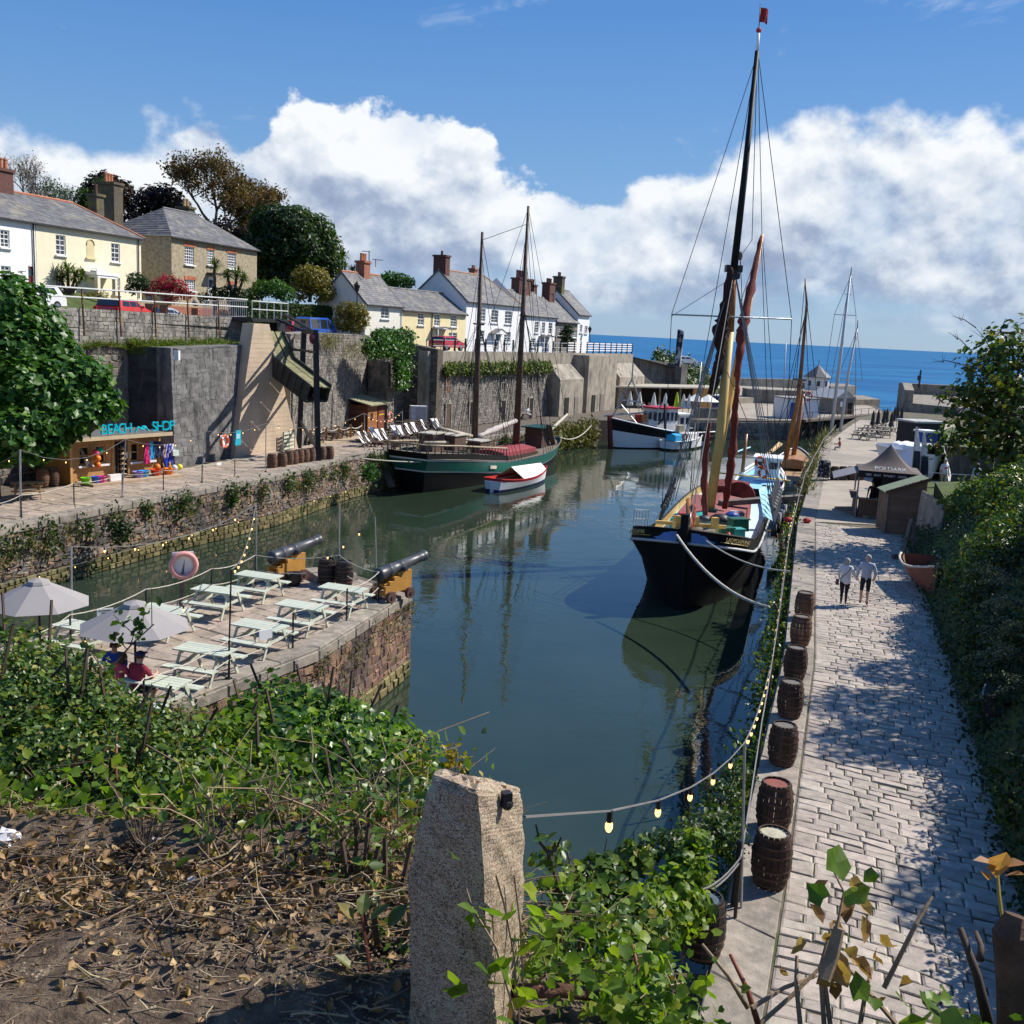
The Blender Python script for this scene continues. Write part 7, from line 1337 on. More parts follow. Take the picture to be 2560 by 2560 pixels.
for i in range(N+1):
 q=LP(1+i*2.2,1.2);a=Vector((*q,9.5));wb(MB().beam(a,a+Vector((0,0,1.45)),.16),'post',blackm,t)
 if i<N:
  q2=LP(1+(i+1)*2.2,1.2);b=Vector((*q2,9.5));f_=i>14
  for z in((1.3,1.0,.7,.4)if f_ else(1.25,.7,.2)):wb(MB().beam(a+Vector((0,0,z)),b+Vector((0,0,z)),.05,.14 if f_ else.05),'rail',wpaint if f_ else mat('grey_mast',(.5,.53,.56)),t)
def street_lamp(lab,px,pb_,pt_,Y):
 a,b=at(px,pb_,Y),at(px,pt_,Y);t=thing('street_lamp',lab,'street lamp',a,0,'black street lamps');wb(MB().tube([a,a.lerp(b,.2),b-Vector((0,0,.8))],[.09,.06,.05],6),'post',blackm,t);wb(MB().lathe([(.1,-.8),(.28,-.2),(.34,-.18),(.1,.08),(.03,.2)],6,b),'lantern',blackm,t)
street_lamp('black street lamp in front of the grey gable end',893,800,708,92);street_lamp('black street lamp at the sea end of the cottages',1475,862,818,150)
t=thing('tv_aerial','tall thin aerial mast behind the ivory cottage','aerial',at(923,690,108));wb(MB().tube([at(923,695,108),at(923,627,108)],.06,5).tube([at(905,628,108),at(926,629,108)],.05,4),'mast',gmet,t);t=thing('tv_aerial','aerial on the chimney of the ivory cottage','aerial',at(939,665,103));wb(MB().tube([at(939,668,103),at(939,648,103)],.04,4).tube([at(931,648,103),at(957,651,103)],.04,4),'mast',blackm,t);t=thing('tv_aerial','aerial above the grey stone cottage','aerial',at(1383,756,140));wb(MB().tube([at(1383,757,140),at(1383,732,140)],.06,4).tube([at(1368,733,140),at(1385,737,140)],.05,4),'mast',blackm,t)
c=LP(22.6,-.3);notice('white sign with dark letters above a warehouse doorway',1323,992,0,c[1]-.2,1.6,1.0,math.atan2(dL.y,dL.x),2)
# ---- the granite post and rusty rail in the foreground
gpY=2.75;gm=MB();Gp=[(1088,1920,2.62),(1300,1968,2.5),(1308,2040,2.86),(1130,1985,2.95)]
def gpt(px,py,Y):return at(px,py,Y)
rings=[[(1016,2620,2.096),(1232,2660,2.000),(1300,2600,2.224),(1100,2600,2.360)],[(1022,2420,2.096),(1222,2460,2.000),(1302,2420,2.224),(1100,2420,2.360)],[(1016,2200,2.096),(1214,2240,2.000),(1314,2200,2.224),(1100,2200,2.360)],[(1038,2080,2.096),(1206,2095,2.000),(1314,2080,2.224),(1105,2080,2.360)],[(1068,1975,2.104),(1196,1992,2.000),(1306,1985,2.224),(1110,1960,2.360)],[(1082,1935,2.128),(1188,1975,2.016),(1300,1968,2.232),(1098,1922,2.344)]]
pz=[]
for r in rings:
 P=[at(*q)for q in r];c=sum(P,Vector())/4;row=[]
 for i in range(4):
  for k in range(6):row.append(P[i].lerp(P[(i+1)%4],k/6))
 pz.append(row)
vs=[];n=24;lev=110
for j in range(lev+1):
 f_=j/lev*(len(pz)-1);i=min(int(f_),len(pz)-2);k=f_-i;row=[a.lerp(b,k)for a,b in zip(pz[i],pz[i+1])];c=sum(row,Vector())/n
 for q,v in enumerate(row):
  ns=Vector((math.sin(v.z*17+q),0,0));from_=v+(v-c)*(.018*math.sin(q*1.7+j*.31)+random.uniform(-.006,.006)-(.03 if q%6==0 else 0));vs.append(from_)
ct=sum(vs[-n:],Vector())/n;top=[]
gm.add(vs,[(j*n+i,j*n+(i+1)%n,(j+1)*n+(i+1)%n,(j+1)*n+i)for j in range(lev)for i in range(n)])
base_i=lev*n;prev=list(range(base_i,base_i+n));
for k in(.25,.5,.75):
 o_=len(gm.v);gm.v+=[tuple(Vector(gm.v[base_i+i]).lerp(ct,k)+Vector((0,0,random.uniform(-.006,.012)-.02*(k>.4)*(6<i<14))))for i in range(n)];gm.r+=[0]*n;cur=list(range(o_,o_+n))
 for i in range(n):gm.f.append((prev[i],prev[(i+1)%n],cur[(i+1)%n],cur[i]));gm.m.append(0)
 prev=cur
gm.f.append(tuple(prev));gm.m.append(0)
gmat=bpy.data.materials.new('speckled_granite');gmat.use_nodes=True;T=NT(gmat.node_tree);p=T.n['Principled BSDF'];geo=T.new('ShaderNodeNewGeometry');Vv=geo.outputs['Position']
vo=T.new('ShaderNodeTexVoronoi');T.set(vo,'Vector',Vv);T.set(vo,'Scale',380.0);sepc=T.new('ShaderNodeSeparateColor');T.set(sepc,0,vo.outputs['Color'])
cg=T.ramp(sepc.outputs[0],[(0.0,(.05,.04,.03)),(.12,(.09,.07,.05)),(.22,(.25,.185,.12)),(.6,(.40,.30,.20)),(1.0,(.56,.45,.32))]);cg=T.mix(T.smooth(T.noise(Vv,9,6,.7),.5,.68),cg,T.mix(1,cg,(.45,.40,.33),'MULTIPLY'));cg=T.mix(T.math('MULTIPLY',T.smooth(T.noise(Vv,26,4),.58,.66),.5),cg,(.40,.40,.26))
T.set(p,'Base Color',cg);T.set(p,'Roughness',.85);bn=T.new('ShaderNodeBump');T.set(bn,'Strength',.9);T.set(bn,'Distance',.005);T.set(bn,'Height',T.math('ADD',T.noise(Vv,90,8,.75),T.math('MULTIPLY',T.noise(Vv,22,4),2.0)));T.l.new(bn.outputs[0],p.inputs['Normal'])
gp_o=gm.build('granite_post',gmat);tag(gp_o,'rough speckled granite post with a rusty notch in its top','post');me=gp_o.data
hole=MB().box(at(1266,1998,2.1),(.02,.02,.034),.4).ball(at(1268,2010,2.1),.014,8,6);hole.build('dark_recess',blackm,gp_o);MB().beam(at(1170,1958,2.2),at(1258,1972,2.15),.025,.006).build('rust_notch',mat('rust_stain',(.14,.05,.025),.95,.4,30,.5),gp_o)  # black box and ball stand in for the shade of a small recess
o=MB().tube([at(1285,2478,2.15),at(1400,2476,2.2),at(1500,2488,2.25)],[.017,.017,.016],12).build('iron_rail',mat('flaking_rust',(.13,.06,.04),.95,.45,25,.8,90,col2=(.24,.12,.08)),None,True);tag(o,'rusty broken iron bar sticking out beside the granite post','bar')
# --- people
BASE=dict(pel=(0,0,.95,.135),spi=(0,.01,1.13,.125),che=(0,0,1.33,.145),nek=(0,0,1.49,.06),hb=(0,.015,1.555,.072),hd=(0,.02,1.645,.098),ht=(0,.0,1.71,.06),nos=(0,.125,1.63,.016),lh=(-.095,0,.88,.1),lk=(-.1,.02,.49,.062),la=(-.1,-.01,.09,.042),lt=(-.115,.15,.035,.036),rh=(.095,0,.88,.1),rk=(.1,.02,.49,.062),ra=(.1,-.01,.09,.042),rt=(.115,.15,.035,.036),ls=(-.185,0,1.41,.07),le=(-.24,-.03,1.14,.048),lw=(-.25,.05,.9,.032),lp=(-.25,.08,.84,.03),rs=(.185,0,1.41,.07),re=(.24,-.03,1.14,.048),rw=(.25,.05,.9,.032),rp=(.25,.08,.84,.03))
EDG=[('pel','spi'),('spi','che'),('che','nek'),('nek','hb'),('hb','hd'),('hd','ht'),('hd','nos'),('pel','lh'),('lh','lk'),('lk','la'),('la','lt'),('pel','rh'),('rh','rk'),('rk','ra'),('ra','rt'),('che','ls'),('ls','le'),('le','lw'),('lw','lp'),('che','rs'),('rs','re'),('re','rw'),('rw','rp')]
skin_m=mat('skin',(.55,.33,.24),.55,.08,4);PEOPLE=[]
def person(label,loc,rz,top,legs,shoe,hairm,over=None,height=1.72,shorts=False,sleeves=True,hair='short',cap=None,build=1.0,extra=None,long_top=False):
 J=dict(BASE);J.update(over or{});k=height/1.72;names=list(J);V=[Vector(J[n][:3])*k for n in names];Rr=[J[n][3]*k*(build if n in('pel','spi','che','lh','rh')else 1)for n in names];E=[(names.index(a),names.index(b))for a,b in EDG]
 tags={}
 for a,b in EDG:
  if a in('pel','spi')and b in('spi','che')or b in('ls','rs'):s_=0
  elif b=='nek':s_=0
  elif b in('hb','hd','ht','nos'):s_=3
  elif b in('lh','rh','lk','rk'):s_=0 if(long_top and b in('lh','rh'))else 1
  elif b in('la','ra'):s_=3 if shorts else 1
  elif b in('lt','rt'):s_=2
  elif b in('le','re'):s_=0
  elif b in('lw','rw'):s_=0 if sleeves else 3
  else:s_=3
  tags[(a,b)]=s_
 for sd,w in(('l','lw'),('r','rw')):
  p=names.index(sd+'p');d=(V[p]-V[names.index(w)]).normalized();side=d.cross(Vector((0,1,.2))).normalized()
  for i,(o_,L_)in enumerate(((-.03,.07),(-.01,.082),(.01,.078),(.03,.062))):
   a=V[p]+side*o_*k+d*.025;b=a+(d+Vector((0,.25,0))).normalized()*L_*k;V+=[a,b];Rr+=[.0095*k,.007*k];E+=[(p,len(V)-2),(len(V)-2,len(V)-1)]
  a=V[p]+side*-.045*k;b=a+(d+side*-.7).normalized()*.05*k;V+=[b];Rr+=[.009*k];E+=[(p,len(V)-1)]
 me=bpy.data.meshes.new('person');me.from_pydata([tuple(v)for v in V],E,[]);o=bpy.data.objects.new('person',me);COL.objects.link(o);o.location=loc;o.rotation_euler=(0,0,rz);tag(o,label,'person')
 md=o.modifiers.new('skin','SKIN');sv=me.skin_vertices[0].data
 for i,r in enumerate(Rr):sv[i].radius=(r,r*(.78 if i<len(names)and names[i]in('pel','spi','che')else 1));
 sv[0].use_root=True;ss=o.modifiers.new('sub','SUBSURF');ss.levels=1;ss.render_levels=1
 segs=[(V[names.index(a)],V[names.index(b)],tags[(a,b)])for a,b in EDG];segs+=[(V[i],V[j],3)for i,j in E[len(EDG):]]
 PEOPLE.append((o,segs,[top,legs,shoe,skin_m]));hd,ht=V[names.index('hd')],V[names.index('ht')];fwd=Vector((0,1,0))
 if hair:
  h=MB();nv=12
  h.ball(hd+Vector((0,-.012,.022))*k,.108*k,nv,8,sc=(1,1.02,1.02));vv=[]
  for v in h.v:
   y=v[1]-hd.y;z=v[2]-hd.z
   v=Vector(v)
   if y>.05*k and z<.055*k:v.y=hd.y+.05*k
   if z<(-.02 if hair=='short' else-.12)*k:v.z=hd.z-(.02 if hair=='short' else.12)*k
   if hair=='long' and z<0:v.z-=.08*k
   vv.append(tuple(v))
  h.v=vv;h.build('hair',hairm,o,True)
 if cap:c=MB().ball(hd+Vector((0,-.005,.045))*k,.112*k,12,8,sc=(1,1.03,.75));c.add([tuple(hd+Vector((x,y,.055))*k)for x,y in((-.085,.08),(.085,.08),(.06,.19),(-.06,.19))],[(0,1,2,3),(3,2,1,0)]);c.build('cap',cap,o,True)
 e=MB();[e.ball(hd+Vector((s_*.036,.09,.0))*k,.013*k,6,4)for s_ in(-1,1)];e.build('eyes',blackm,o);e=MB();[e.ball(hd+Vector((s_*.1,.0,-.01))*k,.03*k,6,4,sc=(.4,.7,1))for s_ in(-1,1)];e.build('ears',skin_m,o);MB().box(hd+Vector((0,.095,-.055))*k,(.045*k,.012,.012)).build('mouth',mat('lip',(.4,.15,.13),.5),o)
 return o
navy=mat('navy_cloth',(.012,.014,.022),.85,.2,5);grey_hair=mat('grey_hair',(.36,.34,.31),.8,.2,20);brown_hair=mat('brown_hair',(.05,.028,.018),.7,.3,20);shoe_d=mat('dark_shoe',(.03,.025,.022),.6);shoe_w=mat('white_shoe',(.65,.63,.6),.6);paleblue=mat('pale_blue_cloth',(.37,.42,.52),.85,.08,5,.3,14);whitecl=mat('white_cloth',(.66,.66,.68),.85,.05,5,.3,14);sandm=mat('sand_cloth',(.4,.34,.26),.85)
walkR=dict(lk=(-.1,.1,.5,.066),la=(-.1,.02,.13,.044),lt=(-.11,.14,.03,.036),rk=(.1,.0,.49,.066),ra=(.1,-.16,.14,.044),rt=(.11,-.03,.04,.036))
walkL=dict(rk=(.085,.1,.5,.062),ra=(.085,.06,.1,.04),rt=(.09,.2,.035,.034),lk=(-.085,-.02,.49,.062),la=(-.085,-.17,.15,.04),lt=(-.09,-.06,.04,.034))
m_=on(2158,1512,3.0);f_=on(2107,1512,3.0);az_=-R(15)
person('grey haired man in pale blue jumper and dark shorts walking away on the cobbles',(m_.x,m_.y,3.0),az_,paleblue,navy,shoe_d,grey_hair,{**walkR,'pel':(0,0,.95,.15),'spi':(0,0,1.13,.165),'che':(0,-.01,1.33,.185),'ls':(-.2,0,1.41,.085),'rs':(.2,0,1.41,.085),'le':(-.29,-.02,1.15,.062),'re':(.29,-.02,1.15,.062),'lw':(-.29,.1,.96,.045),'rw':(.27,.1,.93,.045),'lp':(-.28,.14,.92,.032),'rp':(.26,.14,.87,.032)},1.78,True,True,'short')
o=person('grey haired woman in white jacket and dark trousers walking away arm in arm',(f_.x,f_.y,3.0),az_,whitecl,navy,shoe_w,grey_hair,{**walkL,'pel':(0,0,.93,.175),'spi':(0,0,1.1,.165),'che':(0,-.01,1.31,.165),'lh':(-.09,0,.84,.13),'rh':(.09,0,.84,.13),'hb':(0,.04,1.55,.072),'hd':(0,.06,1.63,.1),'ht':(0,.05,1.7,.06),'nos':(0,.165,1.6,.016),'ls':(-.18,0,1.4,.08),'rs':(.18,0,1.4,.08),'le':(-.26,.0,1.15,.06),'lw':(-.2,.14,.98,.042),'lp':(-.17,.18,.95,.03),'re':(.28,.02,1.16,.06),'rw':(.38,.14,1.0,.042),'rp':(.41,.17,.98,.03)},1.66,False,True,'long',long_top=True)
bgm=MB().tube([(-.28,-.06,.86),(.02,-.18,1.2),(.17,-.08,1.42)],.012,4).box((-.27,-.05,.82),(.1,.22,.18));bgo=bgm.build('shoulder_bag',mat('brown_leather',(.1,.06,.05),.6));bgo.location=(f_.x,f_.y,3.0);bgo.rotation_euler=(0,0,az_);tag(bgo,'small brown shoulder bag worn by the woman in white','bag')
SIT=dict(pel=(0,0,.55,.16),spi=(0,.04,.74,.165),che=(0,.07,.95,.18),nek=(0,.1,1.1,.06),hb=(0,.12,1.16,.072),hd=(0,.14,1.25,.1),ht=(0,.13,1.32,.06),nos=(0,.245,1.23,.016),lh=(-.1,.05,.53,.11),lk=(-.13,.45,.5,.07),la=(-.12,.38,.09,.045),lt=(-.13,.52,.035,.036),rh=(.1,.05,.53,.11),rk=(.13,.45,.5,.07),ra=(.12,.38,.09,.045),rt=(.13,.52,.035,.036),ls=(-.2,.08,1.02,.08),le=(-.27,.2,.8,.055),lw=(-.18,.42,.8,.036),lp=(-.14,.48,.8,.03),rs=(.2,.08,1.02,.08),re=(.27,.2,.8,.055),rw=(.18,.42,.8,.036),rp=(.14,.48,.8,.03))
red_top=mat('maroon_shirt',(.24,.02,.045),.85,.12,4,.3,12);pink_top=mat('rose_shirt',(.45,.055,.1),.85,.1,4,.3,12);blue_top=mat('royal_blue_shirt',(.02,.08,.4),.85,.12,4)
c1=at(340,1700,22.2);fa_=TT;seat=3.45-.44
person('man in maroon shirt and navy cap seated at the green table',(c1.x,c1.y,2.98),fa_-.1,red_top,navy,shoe_d,brown_hair,SIT,1.78,True,False,'short',mat('navy_cap',(.015,.025,.09),.7))
person('dark haired woman in rose pink shirt leaning to the man in maroon',(c1.x-.52,c1.y+.17,2.98),fa_-.25,pink_top,mat('white_trousers',(.7,.68,.66),.8),shoe_w,brown_hair,{**SIT,'hd':(.08,.14,1.24,.1),'ht':(.11,.13,1.31,.06),'hb':(.05,.12,1.16,.072),'nos':(.12,.24,1.22,.016)},1.68,False,False,'long')
person('person in royal blue shirt seated behind the woman in pink',(c1.x-.85,c1.y+1.0,2.98),fa_+PI+.5,blue_top,mat('denim',(.06,.1,.2),.85),shoe_d,brown_hair,SIT,1.72)
c2=at(42,1640,23.6);person('man in black cap and dark shirt seated at the left end of the pier',(c2.x,c2.y,2.98),fa_-1.2,mat('dark_slate_shirt',(.035,.04,.055),.85),mat('denim',(.06,.1,.2)),shoe_d,brown_hair,SIT,1.75,cap=mat('black_cap',(.012,.012,.013),.8))
c3=at(2359,1195,62);person('man in white printed t-shirt standing behind the railing above the tent',(c3.x,c3.y,3.75),PI+.1,whitecl,sandm,shoe_w,grey_hair,{'spi':(0,.03,1.13,.18),'pel':(0,.02,.95,.16),'che':(0,0,1.33,.18)},1.8,True,False,'short');c4=at(2440,1200,62);o=person('woman with long light brown hair in pale top and white trousers behind the railing',(c4.x,c4.y,3.7),PI-.2,paleblue,mat('white_trousers',(.7,.68,.66)),shoe_w,mat('light_brown_hair',(.26,.17,.1),.7,.2,20),None,1.68,False,True,'long')
MB().box((0,.172,1.32),(.2,.01,.09)).build('shirt_print',mat('red_print',(.5,.03,.05),.8),PEOPLE[-2][0])
c5=on(2190,1262,3.05);c5=TP[0]+td*.85+tn_*1.2;person('person in black standing behind the tent counter',(c5.x,c5.y,3.1),PI-.6,navy,navy,shoe_d,brown_hair,None,1.75)
c6=at(1316,1052,113.2);person('person in white seated on a bench by the warehouse doorway',(c6.x,c6.y,2.45),PI+.9,whitecl,mat('white_trousers',(.7,.68,.66)),shoe_w,brown_hair,SIT,1.8);t=thing('quay_bench','wooden bench by the warehouse doorway','bench',(c6.x,c6.y+.1,2.45),.9);MB().box((0,0,.46),(.5,1.6,.06)).build('seat',brownw,t);[MB().box((0,s_*.6,.22),(.4,.08,.44)).build('leg',brownw,t)for s_ in(-1,1)]
for px,lab,tp,lg in((2050,'walker in dark top and blue shorts on the far quay',navy,mat('blue_shorts',(.04,.2,.4),.8)),(2063,'walker in pale grey clothes on the far quay',paleblue,paleblue)):c=on(px,1030,2.4);person(lab,(c.x,c.y,2.4),.3,tp,lg,shoe_d,brown_hair,walkR,1.75,True)
c=on(2100,1125,3);person('bare armed person sitting on the quay edge by the pale yacht',(c.x,c.y,2.7),1.2,mat('rust_shirt',(.3,.1,.06),.8),mat('cream_shorts',(.5,.46,.4),.8),shoe_w,brown_hair,SIT,1.75,True,False)
for i,(px,py)in enumerate(((1606,1036),(1618,1038),(1650,1030),(1645,1033))):c=at(px,py,131.5);person(('cafe customer in white nearest the trawler gantry','cafe customer in dark top beside the one in white','cafe customer in red by the middle parasol','cafe customer in grey by the middle parasol')[i],(c.x,c.y,2.4),PI+i,(whitecl,navy,red_top,paleblue)[i],navy,shoe_d,brown_hair,SIT,1.75)
dg_=bpy.context.evaluated_depsgraph_get()
for o,segs,ms in PEOPLE:
 me=bpy.data.meshes.new_from_object(o.evaluated_get(dg_));o.modifiers.clear();o.data=me;me.materials.clear()
 for m in ms:me.materials.append(m)
 n=len(me.polygons);C=np.array([p.center for p in me.polygons]);best=np.full(n,1e9);idx=np.zeros(n,int)
 for a,b,s_ in segs:
  a,b=np.array(a),np.array(b);ab=b-a;k=np.clip(((C-a)@ab)/max(1e-9,ab@ab),0,1);d=np.linalg.norm(C-(a+k[:,None]*ab),axis=1);u=d<best;best[u]=d[u];idx[u]=s_
 me.polygons.foreach_set('material_index',idx.astype(np.int32));me.polygons.foreach_set('use_smooth',[True]*n);me.update()
for o in[o for o in COL.objects if o.type=='FONT']:
 me=bpy.data.meshes.new_from_object(o.evaluated_get(dg_));n=link('lettering',me,o.parent);n.matrix_parent_inverse=o.matrix_parent_inverse;n.matrix_basis=o.matrix_basis;bpy.data.objects.remove(o)
 # --- trees and bushes beyond the near bank
bark=mat('bark',(.10,.075,.055),.9,.35,4,.6,20);twigm=mat('dry_twig',(.27,.19,.115),.85,.35,8,.2,40);twigd=mat('dark_twig',(.075,.05,.036),.85,.35,8);stemg=mat('green_stem',(.17,.2,.07),.7,.25,6);stemr=mat('red_stem',(.2,.06,.035),.6,.25,6)
LM={'fig':leafmat('fig_leaf',[(0,(.028,.085,.016)),(.45,(.05,.14,.022)),(.8,(.085,.2,.028)),(1,(.15,.26,.03))],.42,.3),'dark':leafmat('dark_leaf',[(0,(.014,.034,.01)),(.6,(.026,.06,.014)),(1,(.055,.09,.02))]),'mid':leafmat('mid_leaf',[(0,(.028,.06,.012)),(.6,(.05,.1,.018)),(1,(.11,.15,.028))]),'maroon':leafmat('maroon_leaf',[(0,(.022,.012,.01)),(.7,(.05,.024,.018)),(1,(.075,.045,.02))],trans=.2),'autumn':leafmat('autumn_leaf',[(0,(.09,.06,.025)),(.5,(.16,.09,.03)),(.8,(.2,.10,.03)),(1,(.08,.09,.025))]),'lime':leafmat('lime_leaf',[(0,(.07,.14,.015)),(.5,(.15,.25,.022)),(1,(.28,.34,.03))],trans=.45),'syc':leafmat('sycamore_leaf',[(0,(.03,.065,.012)),(.55,(.07,.12,.02)),(.8,(.12,.14,.02)),(.93,(.3,.26,.03)),(1,(.3,.14,.04))]),'gold':leafmat('golden_leaf',[(0,(.2,.16,.03)),(.5,(.33,.25,.05)),(1,(.12,.13,.03))]),'pink':leafmat('red_flower',[(0,(.5,.01,.05)),(.7,(.6,.03,.1)),(.75,(.04,.07,.015)),(1,(.06,.09,.02))]),'ivy':leafmat('ivy_leaf',[(0,(.03,.07,.014)),(.4,(.06,.14,.022)),(.75,(.13,.24,.03)),(1,(.26,.36,.04))],.32,.35),'brmb':leafmat('bramble_leaf',[(0,(.04,.08,.018)),(.5,(.08,.15,.026)),(.8,(.16,.24,.035)),(.95,(.26,.24,.03)),(1,(.2,.09,.035))],.38,.3),'dead':leafmat('dead_leaf',[(0,(.13,.075,.04)),(.4,(.3,.17,.085)),(.75,(.44,.28,.14)),(.92,(.56,.4,.23)),(1,(.06,.04,.03))],.75,.2),'grass':leafmat('grass_blade',[(0,(.06,.1,.015)),(.6,(.13,.19,.025)),(1,(.26,.24,.06))],.6,.3),'dry':leafmat('dry_grass',[(0,(.13,.11,.03)),(.5,(.22,.19,.06)),(1,(.09,.12,.02))],.7,.2),'palm':leafmat('palm_leaf',[(0,(.05,.09,.015)),(.6,(.1,.15,.025)),(1,(.2,.22,.04))],.5,.25),}
def grow(mb,p,d,L,r,depth,spread=.6,n=3,up=.15,tips=None,k=.72):
 """a limb that forks; collects twig ends"""
 p=Vector(p);d=Vector(d).normalized();pts=[p];q=p
 for i in range(3):d=(d+Vector((random.gauss(0,.13),random.gauss(0,.13),random.gauss(0,.1)+up*.3))).normalized();q=q+d*L/3;pts.append(q)
 mb.tube(pts,[r,r*.88,r*.76,r*.64],5 if r>.06 else 3,caps=False)
 if tips is not None and depth<=2:tips+=pts[1:]
 if depth>0:
  for _ in range(n):grow(mb,random.choice(pts[2:]),d+Vector((random.gauss(0,spread),random.gauss(0,spread),random.gauss(up,spread*.6))),L*random.uniform(k-.12,k+.08),r*.6,depth-1,spread,n,up,tips,k)
def tree(name,label,base,h,r,blobs,lm,size,dens,kind='plain',trunkm=None,group=None,up=.4,cat='tree',shell=.5):
 """trunk with limbs reaching into the clumps of the crown"""
 base=Vector(base);t=thing(name,label,cat,base,0,group);tr=MB();P=[];N=[];fork=base+Vector((0,0,h))
 tr.tube([base-Vector((0,0,.4)),base+Vector((0,0,h*.5)),fork],[r*1.25,r,r*.8],8)
 for i,(c,rad,*f)in enumerate(blobs):
  c=Vector(c);tr.tube([fork-Vector((0,0,h*.2*random.random())),fork.lerp(c,.5)+Vector((0,0,-.1*rad)),c+Vector((0,0,rad*.3))],[r*.55,r*.35,r*.1],5);R3=(rad,rad,rad*.85)
  n=int(dens*rad*rad*(f[0]if f else 1));a,d=blob(c,R3,n,shell,i*1.3+base.x);P.append(a);N.append(d)
  for _ in range(int(4+rad*3)):dd=Vector(rng.normal(size=3)).normalized();tr.tube([c,c+dd*rad*.6,c+dd*rad*1.02+Vector((0,0,.1))],[r*.12+.01,r*.07+.008,.008],3,caps=False)
 tr.v=[(v[0]-base.x,v[1]-base.y,v[2]-base.z)for v in tr.v];tr.build('trunk',trunkm or bark,t)
 P=np.concatenate(P)-np.array(base);leaves('crown',P,size,lm,t,kind,np.concatenate(N),up,.4,'stuff');return t
def B(px,py,Y,r,f=1):return(at(px,py,Y),r,f)
fg=on(40,1200,3)
tree('fig_tree','big leafy green fig tree overhanging the wooden shop roof',(-24.5,47.5,3),4.5,.3,[B(10,770,50,1.9),B(75,830,50,1.7),B(15,880,49,2.3),B(120,900,50,1.6),B(60,990,48,2.2),B(150,965,49,1.7),B(215,950,49.5,1.25),B(255,1010,49.5,.95),B(185,1030,48.5,1.35),B(100,1070,47.5,1.6),B(20,1080,46.5,1.8),B(95,1120,47,.8),B(-60,960,48,3)],LM['fig'],.29,760,'ivy',up=.55)
def wild(name,label,px,py,Y,L,r,lm,nleaf,size,depth=4,trunkm=None,n=3,spread=.55):
 """an open tree whose branches show"""
 b=at(px,py,Y);t=thing(name,label,'tree',b,0,'trees on the hill behind the houses');m=MB();tips=[];grow(m,(0,0,-1),(0,0,1),L,r,depth,spread,n,.25,tips);m.build('trunk',trunkm or bark,t)
 if nleaf and tips:T_=np.array([tuple(v)for v in tips]);P=T_[rng.integers(0,len(T_),nleaf)]+rng.normal(size=(nleaf,3))*.28;leaves('crown',P,size,lm,t,'plain',None,.4,.4,'stuff')
 return t
wild('bare_tree','thin grey nearly bare tree behind the white house roof',95,575,100,2.9,.17,LM['autumn'],300,.16,6,mat('grey_bark',(.13,.11,.1),.9,.3,4),3,.5);wild('bare_tree','second nearly bare tree left of the dark maroon tree',165,580,106,2.7,.17,LM['mid'],1500,.2,6,mat('grey_bark',(.13,.11,.1)),3,.62);wild('bare_tree','low leafy bare topped tree close behind the orange roof ridge',225,600,104,2.4,.15,LM['mid'],2600,.24,5,None,3,.7);wild('bare_tree','fine twigged tree at the left end of the skyline',30,560,100,2.5,.15,LM['autumn'],300,.16,6,mat('grey_bark',(.13,.11,.1)),3,.7)
gH='trees on the hill behind the houses'
tree('copper_beech','dark maroon leaved tree behind the yellow house',at(270,640,108),4,.4,[B(255,470,108,1.9),B(290,480,108,1.8),B(240,520,108,2.2),B(300,540,108,2.6),B(270,590,108,2.6)],LM['maroon'],.45,260,'plain',group=gH);tree('copper_beech','smaller dark maroon tree between the two stone chimneys',at(410,640,110),4,.35,[B(380,505,110,1.8),B(410,500,110,1.9),B(440,530,110,1.8),B(400,560,110,2.6)],LM['maroon'],.45,260,'plain',group=gH)
wild('autumn_tree','tall brown autumn tree with thin leaves behind the stone house',520,650,108,4.2,.3,LM['autumn'],7000,.27,6,None,3,.66);wild('autumn_tree','brown thinly leaved tree right of the tall autumn tree',615,660,116,4.0,.3,LM['autumn'],5600,.3,5,None,3,.62);wild('autumn_tree','olive brown tree at the shoulder of the wood',660,700,118,3.9,.3,LM['mid'],5200,.34,5,None,3,.6)
tree('evergreen_tree','large dark evergreen tree right of the stone house',at(700,720,104),3,.5,[B(680,560,104,2.2),B(720,565,104,2.3),B(690,620,104,3.0),B(650,640,104,2.4),B(740,620,104,2.4),B(700,680,104,2.6)],LM['dark'],.42,420,'plain',group=gH);tree('broadleaf_tree','olive green rounded tree at the right end of the wood',at(780,720,108),3,.45,[B(745,555,108,1.9),B(785,580,108,2.1),B(800,620,108,2.3),B(770,640,108,2.6),B(815,660,108,1.8),B(790,690,108,2.2)],LM['mid'],.4,420,'plain',group=gH)
tree('yellow_green_tree','yellow green feathery shrub tree above the clipped hedge',at(775,745,100),1.5,.15,[B(765,690,100,1.3),B(790,700,100,1.5),B(810,730,100,1.2),B(750,725,100,1.3)],LM['gold'],.28,420,'plain',group='shrubs on the terrace')
tree('evergreen_tree','dark tree filling the gap behind the right chimney of the stone house',at(560,700,122),3,.4,[B(520,600,122,2.8),B(570,590,122,2.4),B(610,620,122,2.8),B(470,590,122,2.0),B(640,600,122,2.4)],LM['maroon'],.42,240,'plain',group=gH)
gS='shrubs on the terrace'
def bush(label,blobs,lm,size,dens,kind='plain',name='shrub',grp=gS,up=.3,shell=.6):
 c=Vector(blobs[0][0]);return tree(name,label,(c.x,c.y,c.z-blobs[0][1]*.8),blobs[0][1]*.5,.05,blobs,lm,size,dens,kind,None,grp,up,'shrub',shell)
